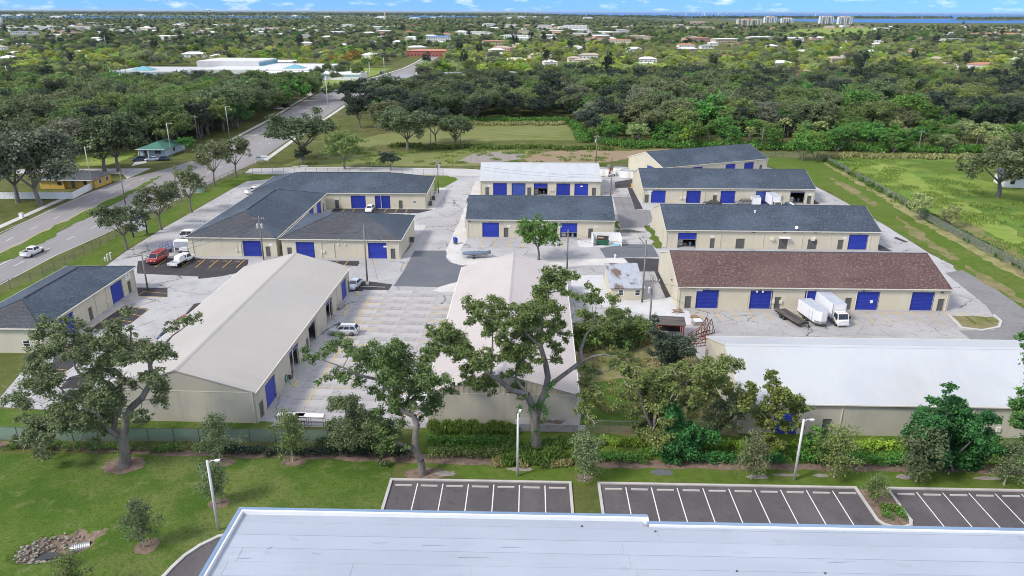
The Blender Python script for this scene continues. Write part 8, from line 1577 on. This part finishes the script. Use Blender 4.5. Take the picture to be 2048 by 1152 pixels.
for i, p in enumerate(SB):
    t = thing('sailboat', 'white sailboat on the blue bay, far out', 'sailboat', (p[0], p[1], .5), .6*i, 'sailboats moored on the bay'); s = p[1]/4200
    MB().loft([[(x, -w, 1), (x, 0, -.2), (x, w, 1)] for x, w in ((-6*s, .8*s), (0, 2*s), (7*s, .1))]).build('hull', WC['white'], t); MB().tube((0, 0, 1), (0, 0, 20*s), .25*s, n=5).build('mast', WC['white'], t); MB().add([(.3, 0, 3), (.3, 0, 19*s), (-6*s, .6, 3), (.3, .3, 3), (.3, .3, 19*s), (-6*s, .9, 3)], [(0, 1, 2), (5, 4, 3), (0, 3, 4, 1), (1, 4, 5, 2)]).build('sail', WC['white'], t)
t = block('bus_shelter', 'blue bus shelter beside the far street', 'shelter', *(-105.56,619.52), rad(75), [('roof', (-2.2, 2.2, -.9, .9, 2.5, 2.7), RC['blue']), ('back_panel', (-2, 2, .75, .85, .2, 2.5), M['blue']), ('post', (-2, -1.85, -.8, -.65, 0, 2.5), M['blue']), ('post', (1.85, 2, -.8, -.65, 0, 2.5), M['blue'])])
t = thing('monument_sign', 'small white and orange sign at the far intersection', 'sign', (-123.87,462.35)); MB().box(-1.6, 1.6, -.2, .2, 0, 1.6).build('base', M['white'], t); MB().box(-1.9, 1.9, -.25, .25, 1.6, 3.2).build('panel', RC['terracotta'], t); MB().box(-1.9, 1.9, -.25, .25, 3.3, 4.0).build('header', WC['teal'], t)

for i, p in enumerate([(-302.58,572.55),(-297.12,568.42),(-293.85,568.56),(-290.59,568.71),(-286.95,568.87)]): tree('palm', p[0], p[1], 11, 'palm tree before the teal school entrance, %s from the left' % words[i])
# small houses spread through the trees
rs = random.Random(99); nh = 0; HOUSES = []
for k in range(4000):
    y = 560+2300*rs.random()**1.2; x = rs.uniform(-.74, .74)*y
    if nh >= 280: break
    if -130 < x < -40 and y < 1000 or (x < -90 and y < 800 and x > -420): continue
    if any((x-a)**2+(y-b)**2 < 38**2 for a, b in HOUSES): continue
    if x > 260 and y > 1500 and x < 1100 and y < 2300: continue
    if 0 < x < .5*y and y < 620: continue
    HOUSES.append((x, y)); nh += 1
    w, d = rs.choice(((14, 10), (18, 11), (24, 12))); big = y > 1100 and rs.random() < .35
    if big: w, d = rs.choice(((34, 18), (46, 20)))
    rc = rs.choice(['white', 'white', 'white', 'grey', 'tan', 'terracotta', 'white']); wc = rs.choice(['white', 'white', 'cream', 'tan', 'pink'])
    house('%s building with %s roof among the trees of the far town' % ('broad low' if big else 'small low', {'white': 'white', 'grey': 'grey', 'tan': 'tan', 'terracotta': 'terracotta'}[rc]), x, y, rs.uniform(-.5, .5), w, d, 7 if big else 3.8, 2.0 if not big else 1.0, wc, rc, True, '%s %s-roofed buildings of the far town' % ('broad' if big else 'small', rc))
BOX = [(sx-10, sx+200, sy-25, sy+115)]

# ---------------------------------------------------------------- the rest of the trees: one mass, spread by geometry nodes
def scatter(name, label, items):
    """items: (x, y, height, kind); points carry scale and turn, crowns come from the shared tree shapes"""
    byk = {}
    for it in items: byk.setdefault(it[3], []).append(it)
    for k, lst in byk.items():
        me = bpy.data.meshes.new(name); n = len(lst)
        me.from_pydata([(a[0], a[1], 0) for a in lst], [], [])
        for nm, vals in (('sc', [a[2]/HN[k] for a in lst]), ('rot', [trs.uniform(0, 6.28) for a in lst])):
            at = me.attributes.new(nm, 'FLOAT', 'POINT'); at.data.foreach_set('value', vals)
        o = link(name, me, None, kind='stuff'); o['label'] = label; o['category'] = 'trees'
        ng = bpy.data.node_groups.new('spread_'+k, 'GeometryNodeTree'); ng.interface.new_socket('Geometry', in_out='INPUT', socket_type='NodeSocketGeometry'); ng.interface.new_socket('Geometry', in_out='OUTPUT', socket_type='NodeSocketGeometry')
        N_ = ng.nodes.new; gi, go = N_('NodeGroupInput'), N_('NodeGroupOutput'); ip = N_('GeometryNodeInstanceOnPoints'); Lk = ng.links.new
        g2 = N_('GeometryNodeGeometryToInstance')
        for j, (tr, cr_) in enumerate(TY[k]):
            oi = N_('GeometryNodeObjectInfo'); oi.inputs['Object'].default_value = proto(k, j); oi.inputs['As Instance'].default_value = True; Lk(oi.outputs['Geometry'], g2.inputs[0])
        ip.inputs['Pick Instance'].default_value = len(TY[k]) > 1
        a1 = N_('GeometryNodeInputNamedAttribute'); a1.data_type = 'FLOAT'; a1.inputs['Name'].default_value = 'sc'
        a2 = N_('GeometryNodeInputNamedAttribute'); a2.data_type = 'FLOAT'; a2.inputs['Name'].default_value = 'rot'
        cx = N_('ShaderNodeCombineXYZ'); Lk(a2.outputs[0], cx.inputs[2])
        Lk(gi.outputs[0], ip.inputs['Points']); Lk(g2.outputs[0], ip.inputs['Instance']); Lk(a1.outputs[0], ip.inputs['Scale']); Lk(cx.outputs[0], ip.inputs['Rotation']); Lk(ip.outputs[0], go.inputs[0])
        o.modifiers.new('spread', 'NODES').node_group = ng
_pr = {}
def proto(k, j):
    if (k, j) not in _pr: _pr[(k, j)] = bpy.data.objects.new('crown_shape', TY[k][j][1])
    return _pr[(k, j)]
HCELL = {}
for a, b in HOUSES + ALLH:
    for i in range(int((a-40)//100), int((a+40)//100)+1):
        for j in range(int((b-200)//100), int((b+40)//100)+1): HCELL.setdefault((i, j), []).append((a, b))
FAR = list(WR); rs = random.Random(123)
def blocked(x, y):
    for a, b in HCELL.get((int(x//100), int(y//100)), ()):
        if abs(x-a) < 17 and -9-.085*b < y-b < 12: return True
    if sx-12 < x < sx+205 and sy-45 < y < sy+115: return True
    if 435 < y < 950 and (-.25*y < x < -.12*y if y < 620 else -.185*y < x < -.085*y) and not (y > 520 and x < -118): return True      # the far street
    if inside((x, y), ((-330, 470), (-220, 486), (-117, 500), (-92, 515), (-108, 640), (-190, 650), (-330, 545))) and rs.random() < .9: return True
    if inside((x, y), ((-560, 440), (-560, 480), (-330, 485), (-330, 455))): return True
    return False
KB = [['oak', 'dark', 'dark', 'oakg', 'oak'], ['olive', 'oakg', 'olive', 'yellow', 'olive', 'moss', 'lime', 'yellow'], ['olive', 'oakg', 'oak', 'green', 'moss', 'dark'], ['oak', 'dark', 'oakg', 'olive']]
y = 428.0
while y < 6500:
    st = 9.5 + max(0, y-500)*.0105
    x = -.74*y-40
    while x < .74*y+40:
        px, py = x+rs.uniform(-.5, .5)*st, y+rs.uniform(-.5, .5)*st; x += st
        if any(inside((px, py), w_[0]) for w_ in WOODS) or blocked(px, py): continue
        if px > -60 and inside((px, py), [(582.93,1706.57),(896.95,2450.89),(1174.38,2734.98),(1250.61,2749.43),(1100.47,2350.8),(747.05,1658.46),(646.93,1646.55)]): 
            if rs.random() < .93: continue
        if py > 2800 and px > (830.02,5357.99)[0] and py > 2900: 
            continue
        if y > 900 and rs.random() < .2: continue
        sun_ = 560 < py < 1150 and px > -60 or py < 900 and px < -60  # belt whose sunshine is painted by choosing brighter leaf kinds
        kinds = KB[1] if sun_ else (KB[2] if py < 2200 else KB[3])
        if py < 560: kinds = KB[0]
        op = math.sin(px*.011+1.3*math.sin(py*.004))*math.cos(py*.006+px*.002)       # open and wooded quarters
        if py > 600 and op > .25 and rs.random() < .5: continue
        h = (rs.uniform(5.5, 12.5) if py > 600 else rs.uniform(9, 14))*(1-.25*max(0, op))
        k = rs.choice(kinds)
        if rs.random() < .012: k, h = 'pine', rs.uniform(18, 26)
        if rs.random() < .03: k, h = 'palm', rs.uniform(8, 12)
        FAR.append((px, py, h, k))
    y += st*.92
for px, py, h, k in [(*(-153.68,716.27), 13, 'orange'), (*(-151.37,744.37), 14, 'orange'), (*(-183.37,757.29), 14, 'yellow'), (*(-167.59,722.29), 10, 'orange'), (*(-119.53,679.76), 12, 'yellow'), (*(-434.7,728.0), 14, 'yellow'), (*(-507.35,801.89), 12, 'orange')]: FAR.append((px, py, h, k))
for px, py in [(-142.68,566.7),(-147.89,612.48),(-132.83,589.29),(-128.11,603.64),(-116.86,576.52),(-123.79,535.23),(-139.03,534.59),(-139.51,638.74),(-124.13,623.72),(-126.1,667.49)]: FAR.append((px, py, 9.5, rs.choice(['oakg', 'olive', 'oak'])))
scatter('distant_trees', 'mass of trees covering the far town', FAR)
# mangrove islands in the bay
ISL = []
for poly, n in (([(1046.26,5803.96),(1657.43,6985.21),(2499.47,7378.28),(4645.12,8379.87),(4043.35,7209.19),(2675.26,6253.85),(1514.32,5762.05)], 700), ([(3058.79,5511.86),(3961.23,6983.19),(5081.48,7747.07),(6083.18,8169.19),(4631.34,6215.15),(3428.46,5543.76)], 500), ([(65.18,7380.53),(406.84,11906.96),(1009.43,9152.45),(1507.71,7819.98),(1435.12,6388.48),(971.79,5586.95)], 500)):
    xs = [p[0] for p in poly]; ys = [p[1] for p in poly]; c = 0
    while c < n:
        q = (rs.uniform(min(xs), max(xs)), rs.uniform(min(ys), max(ys)))
        if inside(q, poly): ISL.append((q[0], q[1], rs.uniform(14, 24), rs.choice(('oakg', 'dark', 'oak')))); c += 1
scatter('mangrove_island', 'low mangrove islands in the blue bay', ISL)
for poly in ([(1046.26,5803.96),(1657.43,6985.21),(2499.47,7378.28),(4645.12,8379.87),(4043.35,7209.19),(2675.26,6253.85),(1514.32,5762.05)], [(3058.79,5511.86),(3961.23,6983.19),(5081.48,7747.07),(6083.18,8169.19),(4631.34,6215.15),(3428.46,5543.76)], [(65.18,7380.53),(406.84,11906.96),(1009.43,9152.45),(1507.71,7819.98),(1435.12,6388.48),(971.79,5586.95)]):
    sheet('island_ground', poly, 0.9, M['grass'])
# far shore beyond the river and the bay
SHORE = []
for k in range(2600):
    y = rs.uniform(6500, 13000); x = rs.uniform(-.74*y, (.02 if y > 9000 else -.02)*y+60); SHORE.append((x, y, rs.uniform(16, 30), rs.choice(('dark', 'oakg', 'oak'))))
scatter('far_shore_woods', 'dark tree line along the far horizon', SHORE)
for k in range(46):
    y = rs.uniform(4300, 9000); x = rs.uniform(-.72, .1)*y
    house('white waterfront building on the far shore of the river', x, y, rs.uniform(-.3, .3), *rs.choice(((40, 20, 9, 3), (60, 30, 11, 3), (30, 18, 8, 3))), 'white', 'white', True, 'white waterfront buildings on the far shore', 'building', 'waterfront_building', 3)

# ---------------------------------------------------------------- the air
hz = MB().box(-92000, 92000, -2300, 162000, -3.0, 78.0).build('haze', [], kind='stuff')
m_ = bpy.data.materials.new('thin_sea_haze'); m_.use_nodes = True; t_ = m_.node_tree; t_.nodes.remove(t_.nodes['Principled BSDF'])
pv = t_.nodes.new('ShaderNodeVolumePrincipled'); pv.inputs['Color'].default_value = (0.62, 0.78, 0.95, 1); pv.inputs['Density'].default_value = 1.7e-5; pv.inputs['Anisotropy'].default_value = 0.2
t_.links.new(pv.outputs[0], t_.nodes['Material Output'].inputs['Volume']); hz.data.materials.append(m_)
